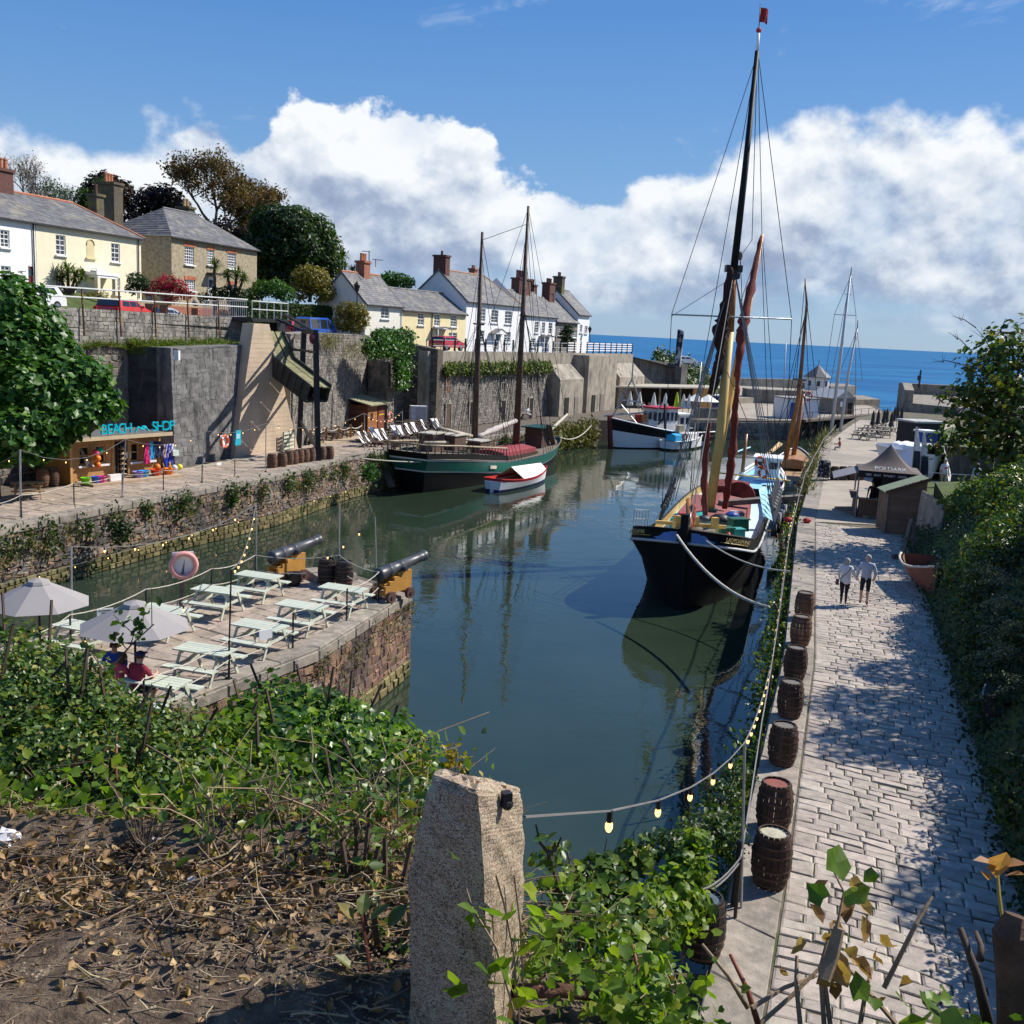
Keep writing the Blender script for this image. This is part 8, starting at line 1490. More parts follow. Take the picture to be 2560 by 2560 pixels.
bush('round dark green bush left of the green hedge',[B(655,720,97,1.0),B(690,722,97,1.1),B(715,735,97,.9),B(640,735,97,.8)],LM['fig'],.22,700);bush('bright red flowering shrub in front of the stone house',[B(395,712,78,.55),B(420,708,78,.75),B(445,715,78,.7),B(465,735,78,.55),B(375,730,78,.45),B(425,735,78,.8)],LM['pink'],.17,900);bush('dark round bush at the corner of the yellow house',[B(342,700,78,.7),B(360,712,78,.6),B(330,720,78,.5)],LM['dark'],.2,800);bush('low green hedge plants below the stone house',[B(570,730,80,.6),B(540,735,80,.7),B(600,735,80,.6),B(510,745,80,.5)],LM['dark'],.2,800);bush('yellow flowering plants below the yellow house',[B(245,735,74,.35),B(225,737,74,.3),B(262,738,74,.3)],LM['gold'],.14,900)
bush('golden brown clipped shrub beside the ivory cottage',[B(862,775,92,.9),B(890,778,92,.95),B(905,795,92,.8),B(860,805,92,1.0),B(890,810,92,1.0)],LM['gold'],.2,900,name='clipped_shrub');bush('climbing dark ivy on the front of the grey stone cottage',[B(1413,838,139,.9),B(1420,822,139,.7),B(1418,855,139,.9)],LM['dark'],.3,500,name='climbing_ivy');bush('low round trees behind the ivory cottage roof',[B(975,700,118,1.1),B(1000,702,118,1.0),B(1020,706,118,.8),B(960,705,118,.8)],LM['fig'],.35,420,name='garden_tree')
def hedge(label,p0,p1,h,d,lm,size,n):
 p0,p1=Vector(p0),Vector(p1);ax_=(p1-p0);L=ax_.length;ax_.normalize();nn=Vector((-ax_.y,ax_.x,0));P=[];Nn=[]
 for _ in range(n):
  f=random.random();u=random.random()*L
  if f<.55:v,z,q=0,random.random()*h,-nn
  elif f<.85:v,z,q=random.random()*d,h,Vector((0,0,1))
  else:u=random.choice([0,L]);v,z,q=random.random()*d,random.random()*h,ax_*(1 if u else-1)
  P.append(ax_*u+nn*(v+random.gauss(0,.04))+Vector((0,0,z+random.gauss(0,.05))));Nn.append(q)
 t=thing('clipped_hedge',label,'hedge',p0,0,'clipped hedges');MB().prism([tuple((ax_*a+nn*b)[:2])for a,b in((.1,.1),(L-.1,.1),(L-.1,d-.1),(.1,d-.1))],0,h-.1).build('inner_twigs',mat('hedge_core',(.012,.02,.006),.95),t);leaves('foliage',[tuple(v)for v in P],size,lm,t,'plain',[tuple(v)for v in Nn],.1,.4,'stuff')
a,b=at(604,800,91),at(836,806,101);a.z=b.z=10.3;hedge('long bright green clipped hedge behind the blue van',a,b,3.0,1.6,LM['mid'],.17,15000)
def cabbage(label,px,py,Y,ground,heads,name='cabbage_palm',lm='palm'):
 c=at(px,py,Y);t=thing(name,label,'palm',(c.x,c.y,ground),0,'palms in the gardens');tr=MB();P=[];V=[];
 for hx,hz,r_ in heads:
  top=Vector((hx,0,c.z-ground+hz));tr.tube([(0,0,-.3),(hx*.3,0,top.z*.5),tuple(top)],[.16,.12,.1],7);vs=MB()
  for i in range(90):
   d=Vector(rng.normal(size=3));d.z=abs(d.z)*.9-.35;d.normalize();s_=d.cross(Vector((0,0,1))).normalized()*.045;L_=r_*random.uniform(.75,1.1);m1=top+d*L_*.6;e=top+d*L_-Vector((0,0,L_*.22));V.append(([top-s_*.6,top+s_*.6,m1+s_,m1-s_,e],random.random()))
 tr.build('trunk',bark,t);m=MB()
 for q,r in V:m.add(q,[(0,1,2,3),(3,2,4)],0,r)
 m.build('crown',LM[lm],t,kind='stuff')
cabbage('bushy spiky palm in front of the yellow house',170,690,74,12.0,[(0,.4,1.25),(.5,-.1,1.1),(-.5,-.2,1.0),(1.0,0,1.0)]);cabbage('slim spiky palm in front of the stone house',537,670,80,12.0,[(0,.2,.95)]);cabbage('yellowing spiky palms right of the slim one',585,690,80,12.0,[(-.5,0,.9),(.2,.15,1.0),(.7,-.2,.9)]);cabbage('tall palm behind the ivory cottage roof',856,648,112,11.5,[(0,.3,1.2),(.3,-.7,.9)]);cabbage('shorter palms behind the ivory cottage roof',895,672,112,11.5,[(-.6,-.2,1.1),(.5,.3,1.2),(0,-.6,1.0)])
# ---- growth on walls
def climb(label,cells,lm,size,n,name='ivy',group=None,kind='plain',depth=.35):
 P=[];N=[]
 for(a,b,c,d,k)in cells:
  a,b,c,d=map(Vector,(a,b,c,d));nn=(b-a).cross(d-a).normalized();nn=nn if nn.dot(Vector((.8,-.6,0)))>0 else-nn
  for _ in range(int(n*k)):u,v=random.random(),random.random();P.append(tuple(a.lerp(b,u).lerp(d.lerp(c,u),v)+nn*abs(random.gauss(0,depth))+Vector((0,0,random.gauss(0,.15)))));N.append(tuple(nn))
 o=Vector(P[0]);t=thing(name,label,'plant',o,0,group);leaves('foliage',np.array(P)-np.array(o),size,lm,t,kind,N,.3,.4,'stuff');s_=MB()
 for _ in range(8):p=Vector(random.choice(P))-o;s_.tube([p,p+Vector((random.gauss(0,.2),random.gauss(0,.2),-1.0))],.02,3)
 s_.build('stems',bark,t);return t
iv=lambda px0,py0,px1,py1,Y0,Y1,k=1:(at(px0,py1,Y0),at(px1,py1,Y1),at(px1,py0,Y1),at(px0,py0,Y0),k)
climb('thick bright green ivy hanging over the buttress and recessed wall',[iv(925,828,1020,880,87,93.5,1.1),iv(980,860,1010,940,90.5,94,.7),iv(905,850,985,890,86,90,.6),iv(985,940,1005,970,91,95,.2)],LM['fig'],.3,3200,depth=.4);climb('dark grassy tufts high on the brown rubble wall',[iv(795,835,840,870,79,83,.5),iv(850,860,905,890,82,86,.4)],LM['dry'],.35,900,'wall_plants',kind='blade');climb('band of green and brown plants on the ledge of the warehouse wall',[(Vector((*LP(1),7.7)),Vector((*LP(26),7.6)),Vector((*LP(26),8.5)),Vector((*LP(1),8.5)),1)],LM['grass'],.34,4200,'wall_plants',kind='plain',depth=.25)
def cl_(q):return at(*q)
climb('green covered cliff slope at the seaward end of the terrace',[(at(1622,985,160),at(1760,990,168),at(1750,930,184),at(1632,880,168),1.3),(at(1680,985,163),at(1770,990,168),at(1765,945,182),at(1680,900,176),.6)],LM['mid'],.6,4200,'cliff_scrub',depth=.8)
cs_=MB();cs_.add([(22.4,157.5,2),(36,168,2),(38,184,4.0),(34,192,6.2),(22,172,8.2)],[(0,1,2,3,4)]);cs_.build('cliff_slope',turf,kind='structure')
P=[]
for _ in range(15000):
 u=random.random();a=Vector(A0).lerp(Vector(A1),u)if random.random()<.55 else Vector((-22.7,60.8)).lerp(Vector((-18.4,70)),u);w_=random.random()**1.5;off_=nA*(w_*1.7-.18)if a.y<61.8 else Vector((-.9,.35))*(w_*2.8-.2);P.append((a.x+off_.x,a.y+off_.y,9.92+.45*w_+.12*math.sin(u*31)))
leaves('ledge_grass',P,.46,LM['grass'],None,'blade',None,1.6,.4,'stuff')
def tufts(name,label,spots,n,size,lm,spread,kind='blade',grp=None,up=.2,cat='plant',drop=.5):
 """spots: list of points; each a little clump of its own"""
 for i,p in enumerate(spots):
  p=Vector(p);t=thing(name,label.replace('#',('first','second','third','fourth','fifth','sixth','seventh','eighth','ninth','tenth','eleventh','twelfth','thirteenth','fourteenth','fifteenth','sixteenth')[len(spots)-1-i]),cat,p,0,grp);k=random.uniform(.6,1.25);Q=rng.normal(size=(int(n*k),3))*np.array([spread,spread,spread*.9])*k;Q[:,2]-=abs(rng.normal(size=len(Q)))*drop*k;leaves('foliage',Q,size,lm,t,kind,None,up,.5,'stuff')
def growth(name,spots,n,size,lm,spread,kind,up,drop):
 Q=[]
 for p in spots:k=random.uniform(.6,1.25);q=rng.normal(size=(int(n*k),3))*spread*k;q[:,2]-=abs(rng.normal(size=len(q)))*drop*k;Q.append(q+np.array(p))
 return leaves(name,np.concatenate(Q),size,lm,None,kind,None,up,.5,'stuff')
fe=along(pier_edge);ps=[]
for s_,dz in((9.5,-.2),(11.2,-.05),(12.0,-.45),(14.0,-.2),(14.6,-.6),(15.8,-.1),(16.6,-.3),(17.9,-.25),(18.4,-.05),(19.6,-.15),(20.5,-.35),(21.6,-.1),(22.6,-.2),(23.6,-.05),(24.6,-.25),(25.1,-.1)):p=fe(min(s_,fe.L));ps.append((p[0]+.08,p[1]-.04,2.85+dz))
tufts('grass_tuft','tuft of green and yellow grass on the pier wall, # from its tip',ps,70,.24,LM['dry'],.11,grp='grass tufts on the pier wall')
fl_=along(LQ);ps=[]
for i in range(64):s_=random.uniform(29,97);p=fl_(s_);ps.append((p[0]+.1,p[1],zq(p[1])-.05-abs(random.gauss(0,.35))))
growth('quay_wall_weeds',ps,130,.17,LM['mid'],.22,'plain',.2,.45);ps=[]
for i in range(40):s_=random.uniform(29,97);p=fl_(s_);ps.append((p[0]+.12,p[1],zq(p[1])-.3-abs(random.gauss(0,.5))))
growth('quay_wall_grass',ps,80,.3,LM['dry'],.14,'blade',.1,.4)
p=on(285,1300,2.6);tufts('wall_bush','dark straggling bush sprouting from the left quay wall below the shop',[(p.x+.3,p.y,2.4)],900,.17,LM['dark'],.45,'plain',None,.3,'shrub',.5);p=on(915,1172,2.4);tufts('wall_bush','bright green bush on the quay wall near the schooner stern',[(p.x+.2,p.y,2.3)],700,.2,LM['fig'],.4,'plain',None,.3,'shrub',.3)
Pw=[]
for i in range(46):s_=random.uniform(93,112);p=fl_(s_);Pw.append((p[0]+.25,p[1]-.2,random.uniform(.4,2.5)))
growth('mossy_wall_growth',Pw,110,.32,LM['dry'],.4,'plain',.2,.3)
fr_=along(RQ);ps=[]
for s_ in np.arange(9.5,56,.75):p=fr_(s_+random.uniform(-.4,.4));ps.append((p[0]-.22,p[1],2.75-abs(random.gauss(0,.45))))
growth('quay_edge_growth',ps,190,.13,LM['brmb'],.26,'plain',.3,.35)
ps=[]
for s_ in np.arange(57,108,2.2):p=fr_(s_);ps.append((p[0]-.05,p[1],2.95))
growth('long_quay_grass',ps,60,.6,LM['dry'],.25,'blade',.9,.1)
# ---- right bank: shrubs, ivy knoll, sycamore
gR='shrubs on the right bank'
P=[];Nn_=[]
for _ in range(30000):
 y=9+40*random.random()**1.25;o_=5.2*random.random()**1.3;v=random.gauss(0,.16);P.append((rr(y)+o_-.1+random.gauss(0,.12),y,rb_z(max(0,o_),y)+abs(v)+.04));Nn_.append((-.75,-.3,.5))
leaves('bank_undergrowth',P,.11,LM['dark'],None,'plain',Nn_,.3,.5,'stuff')
def bankbush(label,y0,y1,lm,size,dens,hx=(.2,5),kind='plain',k=1.0,seedn=7,rr0=1.0):
 bl=[]
 for i in range(seedn):y=random.uniform(y0,y1);o_=hx[0]+(hx[1]-hx[0])*random.random();r=random.uniform(.65,1.15)*rr0;bl.append((Vector((rr(y)+o_+.3,y,rb_z(o_,y)+r*.25)),r))
 c=bl[0][0];t=thing('bank_shrub',label,'shrub',(c.x,c.y,c.z-1),0,gR);P=[];N=[];tr=MB()
 for i,(q,r)in enumerate(bl):
  a,d=blob(q,(r*1.1,r*1.3,r),int(dens*r*r),.5,i,.5);P.append(a-np.array(t.location));N.append(d)
  for _ in range(5):v=Vector(rng.normal(size=3));v.z=abs(v.z);v.normalize();l=q-t.location;tr.tube([l-Vector((0,0,r)),l+v*r*.5,l+v*r*1.25],[.03,.02,.006],3)
 leaves('foliage',np.concatenate(P),size,lm,t,kind,np.concatenate(N),.3,.45,'stuff');tr.build('stems',twigd,t)
for y0,y1,lab,lm in((11,15,'dark shaded shrubs nearest on the right of the cobbles','dark'),(15,19,'dark shrubs around the wheeled bin','dark'),(19,23,'dark shrubs beyond the wheeled bin','dark'),(23,27,'dark tangled shrubs in the middle of the right bank','dark'),(27,31,'dark shrubs left of the silvery cotoneaster sprays','dark'),(31,35,'dark green shrubs before the clinker boat','brmb'),(36,41,'mixed shrubs behind the clinker boat','brmb'),(41,46,'olive green bramble mound below the sycamore','brmb')):bankbush(lab,y0,y1,LM[lm],.13 if y0<30 else.18,1500 if y0<30 else 900,(.5,5.5)if y0<36 else(1.9,6),seedn=18)
bankbush('upper shrubs along the top of the right bank by the frame edge',14,34,LM['mid'],.16,900,(5,11),seedn=24,rr0=1.5);bankbush('sunlit bramble mound below the grassy knoll',44,50,LM['lime'],.2,800,(2.6,5),seedn=10);bankbush('bright ivy over the edge of the knoll behind the shed',48.5,54,LM['lime'],.2,900,(1.5,4.5),seedn=12,rr0=.8);bankbush('green scrub under the sycamore',44,52,LM['brmb'],.22,800,(5,12),seedn=20,rr0=1.2)
Pg=[]
for _ in range(5000):y=random.uniform(46,57);o_=random.uniform(2.5,9);Pg.append((rr(y)+o_,y,rb_z(o_,y)+.35))
leaves('knoll_grass',Pg,.3,LM['grass'],None,'blade',None,1.2,.4,'stuff')
kb=MB().prism([(rr(47)+1.8,47),(rr(54.5)+1.6,54.6),(rr(57)+6,57.5),(rr(50)+12,50),(rr(46)+9,45)],2.9,[4.9,5.1,5.0,5.6,5.6]);kb.build('grassy_knoll',turf,kind='structure')
for i,(px,py)in enumerate(((2520,1440),(2540,1500),(2555,1560),(2535,1620),(2560,1700))):
 c=at(px+30,py,24.5-i*.6);t=thing('cotoneaster',('topmost','second','third','fourth','lowest')[i]+' of the silvery arching sprays, counting down the right bank','shrub',c,0,'silvery sprays on the right bank');m=MB();P=[]
 for k in range(9):
  d=Vector((-1,random.uniform(-.5,.2),random.uniform(.1,.9))).normalized();L_=random.uniform(.8,1.6);pts=[Vector((0,0,-.2))+d*L_*s_-Vector((0,0,.35*L_*s_*s_))for s_ in(0,.33,.66,1)];m.tube(pts,[.012,.01,.007,.004],3)
  for a,b in zip(pts,pts[1:]):
   for _ in range(26):P.append(tuple(a.lerp(b,random.random())+Vector(rng.normal(size=3))*.035))
 m.build('stems',twigd,t);leaves('foliage',P,.05,leafmat('silver_leaf',[(0,(.12,.14,.09)),(1,(.3,.33,.24))]),t,'plain',None,.8,.3,'stuff')
sy=Vector((22.6,47.0,4.6));syb=[(Vector((c.x*1.24,c.y*1.24,12+(c.z-12)*1.24)),r*1.24,f_)for c,r,f_ in[B(2480,900,38,1.25),B(2530,860,38,1.2),B(2545,940,37,1.6),B(2490,980,38,1.6),B(2420,1010,38,1.25),B(2440,1090,38.5,1.2),B(2520,1050,37,1.8),B(2375,1100,39,.8,.7),B(2340,1125,39,.6,.5),B(2560,1130,37,1.4),B(2490,1140,37,1.0),B(2400,985,39,.5,.5),B(2600,1000,38,2.4),B(2500,830,38.5,.6,.4),B(2350,1000,40,.35,.4)]]
tree('sycamore_tree','large sycamore with yellowing leaves leaning over the knoll',sy,4.8,.24,syb,LM['syc'],.25,75,'ivy',up=.5,shell=.3)
m=MB();
for px0,py0,pts in((2500,920,[(2430,880),(2370,830)]),(2480,880,[(2440,820),(2380,790)]),(2470,960,[(2400,910),(2330,905)]),(2460,940,[(2410,890)])):
 pr0=at(px0,py0,47)
 for q in pts:a=at(*q,47.2);m.tube([pr0,pr0.lerp(a,.5)+Vector((0,0,.1)),a],[.03,.022,.008],3);pr1=pr0.lerp(a,.6);[m.tube([pr1,pr1+Vector((random.uniform(-.7,.1),0,random.uniform(.1,.6)))],[.012,.004],3)for _ in range(4)];pr0=a if len(pts)>1 else pr0
o=m.build('bare_branches',bark);tag(o,'bare twiggy branches sticking out left from the sycamore top','branches')
for px,py0,py1,lab,r in((2462,1300,1180,'ivy covered slender trunk left of the sycamore',.16),(2545,1290,1150,'slender trunk at the right frame edge beside the sycamore',.12)):a,b=at(px,py0,46),at(px+8,py1,46.5);t=thing('young_tree',lab,'tree',a);wb(MB().tube([a,a.lerp(b,.5),b],[r,r*.85,r*.6],7),'trunk',bark,t);Q=np.array([tuple((a-t.location).lerp(b-t.location,random.random())+Vector(rng.normal(size=3))*.12)for _ in range(260)]);leaves('crown',Q,.13,LM['brmb'],t,'plain',None,.3,.4,'stuff')
t=thing('metal_railing','black metal railing in front of the couple above the knoll','railing',at(2315,1230,60));
for px in(2300,2350,2395,2425,2455,2480):a=at(px,1180+(px-2300)*.06,60.5);wb(MB().tube([a,Vector((a.x,a.y,3.6))],.035,5),'post',blackm,t)
for dy in(0,22):wb(MB().tube([at(px,1180+dy+(px-2300)*.06,60.5)for px in(2290,2400,2490)],.03,5),'rail',gmet,t)
t=thing('board_fence','dark weathered board fence behind the couple on the upper ground','fence',(rr(66)+3,66,3.5))
for i in range(36):x=28.5+i*.42;MB().box((x-t.location.x,(i*.42)*-.14,1.2),(.38,.05,2.5+random.uniform(-.1,.1))).build('board',mat('weathered_board',(.10,.088,.075),.9,.3,2,.3,14,rnd=.3),t)
t=thing('old_boat_hull','old dark wooden boat hull lying behind the board fence','boat',(29.5,72,3.2));H=Hull((33.5,74),(27.5,70),[(lambda t_:3.3,lambda t_:.3),(lambda t_:4.2,lambda t_:1.2*bshape(.4,2,.8,.7)(t_)),(lambda t_:5.2+.5*t_,lambda t_:1.5*bshape(.4,2,.8,.7)(t_))]);wb(H.panel(0,2,14,rows=5),'hull',mat('weathered_board',(.10,.088,.075)),t,True);wb(H.rail(2,.06),'rail',oldwood,t)
# --- the near bank: litter, twigs, brambles, ivy
def gz(x,y):return bank_z(x,y)
P=[];
for _ in range(11000):
 x=random.uniform(-2.3,.1);y=1.75+1.5*random.random()**.8;k=np.interp(y,[2.0,2.3,2.5,3.0],[.06,.2,.75,1.0])
 if random.random()<k:P.append((x,y,gz(x,y)+abs(random.gauss(0,.022))))
leaves('leaf_litter',P,.026,LM['dead'],None,'curl',None,.9,.5,'stuff')
m=MB()
for _ in range(2200):
 x=random.uniform(-2.3,.1);y=1.8+1.45*random.random();a=random.uniform(0,2*PI)if random.random()<.5 else random.gauss(0,.5);L_=random.uniform(.02,.26)**1.0*(1 if y>2.35 else.45);p=Vector((x,y,gz(x,y)+abs(random.gauss(.01,.025))));d=Vector((math.cos(a),math.sin(a)*.8,random.gauss(.05,.16)));s_=d.cross(Vector((0,0,1)))*random.gauss(0,.15);r=random.uniform(.0009,.0026)
 m.tube([p,p+d*L_*.5+s_*L_,p+d*L_],[r,r*.9,r*.5],4,0,True,random.random())
m.build('ground_twigs',mat('dry_twig_mix',(.29,.21,.13),.85,.35,8,.2,40,rnd=.5),kind='stuff')
m=MB()
for _ in range(4500):
 x=random.uniform(-1.9,.1);y=random.uniform(1.7,2.7);r=random.uniform(.002,.006);m.ball((x,y,gz(x,y)+r*.3),r,5,3,0,(1,1,.7));
m.build('soil_crumbs',mat('soil_crumb',(.17,.13,.09),.95,.5,20,rnd=.5),kind='stuff')
def stick(label,pts,r,mt,name='dead_branch',cat='branch'):
 P_=[at(*q)for q in pts];rs=[r*(1-.45*i/(len(P_)-1))for i in range(len(P_))];o=MB().tube(P_,rs,7).build(name,mt,None,True);tag(o,label,cat);return o
grs=mat('grey_green_stick',(.22,.21,.14),.8,.25,12,.4,60)
stick('long grey green stick arching over the leaf litter',[(195,2103,3.3),(330,2115,3.25),(430,2130,3.2),(520,2170,3.1),(585,2225,2.98),(615,2280,2.9),(622,2330,2.8)],.010,grs);stick('straight purplish cane lying across the litter',[(-10,2205,3.0),(100,2230,2.95),(370,2238,2.92)],.0065,stemr,'bramble_cane','cane');stick('pale forked stick leaning up from the litter by the brambles',[(470,2200,3.0),(490,2155,3.05),(550,2125,3.15)],.007,twigm);stick('pale stick rising from the middle of the litter',[(245,2225,3.0),(330,2140,3.1)],.0065,twigm);stick('brown curved stick lying near the post',[(420,2340,2.7),(445,2395,2.65),(478,2420,2.6)],.009,twigd);stick('reddish stick at the lower edge by the post',[(525,2530,2.35),(600,2500,2.4),(660,2478,2.45)],.009,twigd);stick('thin crooked twig across the bare soil',[(15,2400,2.6),(95,2440,2.5),(140,2490,2.42),(180,2540,2.35)],.0045,twigm)
for px,py0,py1,lab in((232,2112,2010,'cut brown stump standing at the edge of the litter'),(503,2180,2085,'short cut stump beside the arching stick')):stick(lab,[(px,py0,3.25),(px-3,py1,3.27)],.019,mat('cut_stump',(.12,.075,.05),.9,.3,20,.5,60),'stump','stump')
for px,py,lab,r in((10,2165,'crumpled white scrap at the left edge of the litter',.05),(402,2168,'torn white and grey paper scrap among the dead leaves',.05),(352,2160,'small pale feathery scrap beside the torn paper',.035),(70,2335,'tiny white fragment on the bare soil',.015),(492,2385,'pale pebble on the bare soil',.025),(8,2240,'bluish white wrapper at the left edge',.035)):p=at(px,py,2.9 if py<2300 else 2.65);p.z=gz(p.x,p.y)+r*.3;mm=MB().ball((0,0,0),r,7,5,sc=(1.2,.8,.5));mm.v=[tuple(c+random.uniform(-r,r)*.35 for c in v)for v in mm.v];o=mm.build('litter_scrap' if 'pebble' not in lab else 'pebble',mat('paper_scrap',(.62,.6,.6),.8,.2,20));o.location=p;tag(o,lab,'litter' if 'pebble' not in lab else 'pebble')
p=at(365,2310,2.85);q=MB()
for _ in range(60):d=Vector(rng.normal(size=3));d.z=abs(d.z);d.normalize();q.tube([(0,0,0),d*.06,d*.1+Vector((0,0,.02))],[.003,.002,.001],3)
o=q.build('root_clump',twigd);o.location=(p.x,p.y,gz(p.x,p.y)+.02);tag(o,'dark upturned root clump on the bare soil','roots')
def thicket(name,label,region,hmax,n,size,lm,kind,stems,sm,cat='shrub',group=None,bigs=0,bigsize=.09,biglm=None,up=.35,floor_=0.0,flow=None):
 """region (x0,x1,y0,y1); leaves hang on arching stems that root in the slope"""
 x0,x1,y0,y1=region;c=Vector(((x0+x1)/2,(y0+y1)/2,gz((x0+x1)/2,(y0+y1)/2)));t=thing(name,label,cat,c,0,group);m=MB();P=[]
 H_=hmax if callable(hmax)else(lambda x,y:hmax)
 for _ in range(stems):
  x,y=random.uniform(x0,x1),random.uniform(y0,y1);h=H_(x,y)*random.uniform(.45,1.05);b=Vector((x,y,gz(x,y)-.03));lean=Vector((random.gauss(0,.45),random.gauss(-.1,.4),0))*h;pts=[]
  for i in range(6):k=i/5;pts.append(b+lean*k*k+Vector((random.gauss(0,.015),random.gauss(0,.015),h*(k-.22*k*k*k))))
  r=random.uniform(.002,.0052);m.tube([p-c for p in pts],[r*(1-.6*i/5)for i in range(6)],4,0,False,random.random())
  nl=int(n/stems)+1
  for _ in range(nl):k=(floor_+(1-floor_)*random.random()**.75)*4.99;i=int(k);p=pts[i].lerp(pts[i+1],k-i)+Vector(rng.normal(size=3))*(.035+.05*size/.05);P.append(tuple(p-c))
 m.build('stems',sm,t,kind='stuff' if stems>40 else None);rv=None
 leaves('foliage',P,size,lm,t,kind,None,up,.45,'stuff')
 T_,F_=LEAF['ivy' if kind!='oval' else 'oval']
 near=sorted(P,key=lambda p:p[1])[:max(bigs*6,1)]
 for i in range(bigs):
  p=Vector(random.choice(near));s_=bigsize*random.uniform(.7,1.2);o=MB().add([tuple(Vector(v)*s_)for v in T_],F_).build('leaf',biglm or lm,t);o.location=p+Vector((0,0,.03));o.rotation_euler=(random.uniform(-.9,.5),random.uniform(-.6,.6),random.uniform(0,6.28))
 return t
mixs=mat('mixed_stems',(.24,.17,.10),.8,.35,8,rnd=.5)
hl=lambda x,y:np.interp(x,[-3.2,-2.2,-1.7,-1.3,-.8,-.3],[2.1,2.0,1.75,1.6,1.5,1.25])*np.interp(y,[3.3,3.7,4.6,6],[.2,.55,.95,1.1])
thicket('bramble_thicket','dark tangled bramble thicket at the left edge below the parasols',(-3.6,-1.9,3.7,6.0),hl,5000,.03,LM['dark'],'oval',260,twigd,bigs=24,bigsize=.05,biglm=LM['brmb'])
thicket('bramble_thicket','leafy bramble thicket in front of the couple in red',(-2.4,-1.2,3.5,5.6),hl,5000,.03,LM['brmb'],'oval',260,mixs,bigs=40,bigsize=.038)
thicket('bindweed_tangle','bright green heart leaved tangle left of the pier wall foot',(-1.75,-.95,3.5,5.4),hl,5000,.03,LM['lime'],'ivy',200,mixs,cat='plant',bigs=40,bigsize=.042)
thicket('ivy_thicket','glossy dark ivy with pale flower heads below the pier corner',(-1.3,-.35,3.8,5.8),hl,5000,.03,LM['ivy'],'ivy',220,mixs,cat='plant',bigs=40,bigsize=.042)
thicket('bramble_thicket','dry brown stemmed tangle beside the granite post',(-.9,-.2,2.7,3.9),.5,1500,.034,LM['brmb'],'oval',170,twigm,bigs=30,bigsize=.038,biglm=LM['lime'])
thicket('bindweed_tangle','low green leaves along the upper edge of the litter',(-2.6,-.7,3.0,3.5),.26,2600,.034,LM['lime'],'ivy',220,mixs,cat='plant',bigs=40,bigsize=.038)
thicket('bramble_thicket','lower slope brambles hidden behind the near thickets',(-7,-1.2,5.8,10),1.2,5200,.075,LM['brmb'],'oval',160,twigd)
def mound(label,blobs,lm,size,dens,kind='oval',name='bramble_mound'):return tree(name,label,(Vector(blobs[0][0])-Vector((0,0,blobs[0][1]+.5))),.4,.012,blobs,lm,size,dens,kind,twigd,'mounds of growth below the pier',.3,'shrub',.45)
mound('dark bramble mound at the left edge in front of the seated man',[B(20,1700,4.8,.36),B(110,1740,4.7,.36),B(60,1830,4.4,.36),B(180,1810,4.4,.3),B(30,1940,4,.3),B(150,1930,4,.3),B(250,1870,4.3,.28),B(90,2010,3.8,.25),B(-40,1790,4.4,.4)],LM['brmb'],.031,15000)
mound('light green bramble mound in front of the couple in red',[B(280,1790,4.5,.17),B(350,1840,4.4,.22),B(430,1880,4.3,.26),B(330,1930,4,.26),B(450,1960,4,.24),B(210,1720,4.7,.16),B(250,1960,3.9,.2),B(380,2020,3.7,.2)],LM['brmb'],.028,16000)
mound('bright leafy mound against the foot of the pier wall',[B(540,1900,4.4,.24),B(620,1880,4.5,.26),B(560,1980,4.1,.24),B(650,1970,4.1,.22),B(480,2030,3.8,.2)],LM['lime'],.032,11000,'ivy')
mound('dark ivy mound under the pier corner',[B(640,1830,4.8,.2),B(710,1800,4.9,.26),B(800,1830,4.9,.28),B(860,1850,4.8,.25),B(720,1890,4.5,.28),B(940,1890,4.8,.26),B(1000,1910,4.8,.22),B(880,1940,4.4,.3),B(780,1950,4.3,.28),B(960,1990,4.3,.28)],LM['ivy'],.034,14000,'ivy')
mound('tangled bramble mound beside the granite post',[B(1020,2030,3.9,.2),B(860,2050,3.8,.22),B(950,2090,3.6,.2),B(740,2050,3.8,.2),B(1000,2160,3.3,.15),B(880,2150,3.4,.14),B(640,2150,3.0,.1),B(720,2190,2.9,.11),B(820,2230,2.8,.11),B(900,2240,2.7,.12),B(970,2280,2.6,.11),B(960,2370,2.4,.09)],LM['brmb'],.028,14000)
m=MB();r0_=Vector((0,0,0));
for px,py0,py1,Y,r,mt_,lab in((172,2010,1850,3.9,.010,twigm,'pale upright cane standing in the dark brambles'),(292,2020,1840,3.8,.008,stemr,'orange brown upright cane left of the bright leaves'),(520,2090,1950,3.6,.006,twigm,'thin pale cane above the short stump'),(560,2080,1912,3.5,.008,twigm,'pale forked cane beside the dry tangle')):stick(lab,[(px+6,py0,Y),(px-2,(py0+py1)/2,Y),(px,py1,Y+.1)],r,mt_,'cane','cane')
br=[(60,1830,4.3),(170,1790,4.4),(250,1700,4.5),(330,1610,4.6),(385,1560,4.65)];Pb=[at(*q)for q in br];t=thing('hanging_spray','leafy bramble spray reaching up in front of the low parasol','branch',Pb[0]);wb(MB().tube(Pb,[.008,.007,.006,.004,.003],5),'stem',twigd,t);sm_=MB();Q=[]
for a,b in zip(Pb[1:],Pb[2:]):
 for _ in range(5):
  p=a.lerp(b,random.random());e=p+Vector((random.uniform(-.12,.1),0,random.uniform(.02,.2)));sm_.tube([p-Pb[0],e-Pb[0]],[.003,.0015],3);Q+=[tuple(p.lerp(e,k)-Pb[0]+Vector(rng.normal(size=3))*.012)for k in(.3,.5,.6,.8,.9,1)]
sm_.build('side_shoots',twigd,t);leaves('foliage',Q,.042,LM['brmb'],t,'oval',None,.3,.4,'stuff')
fh=MB()
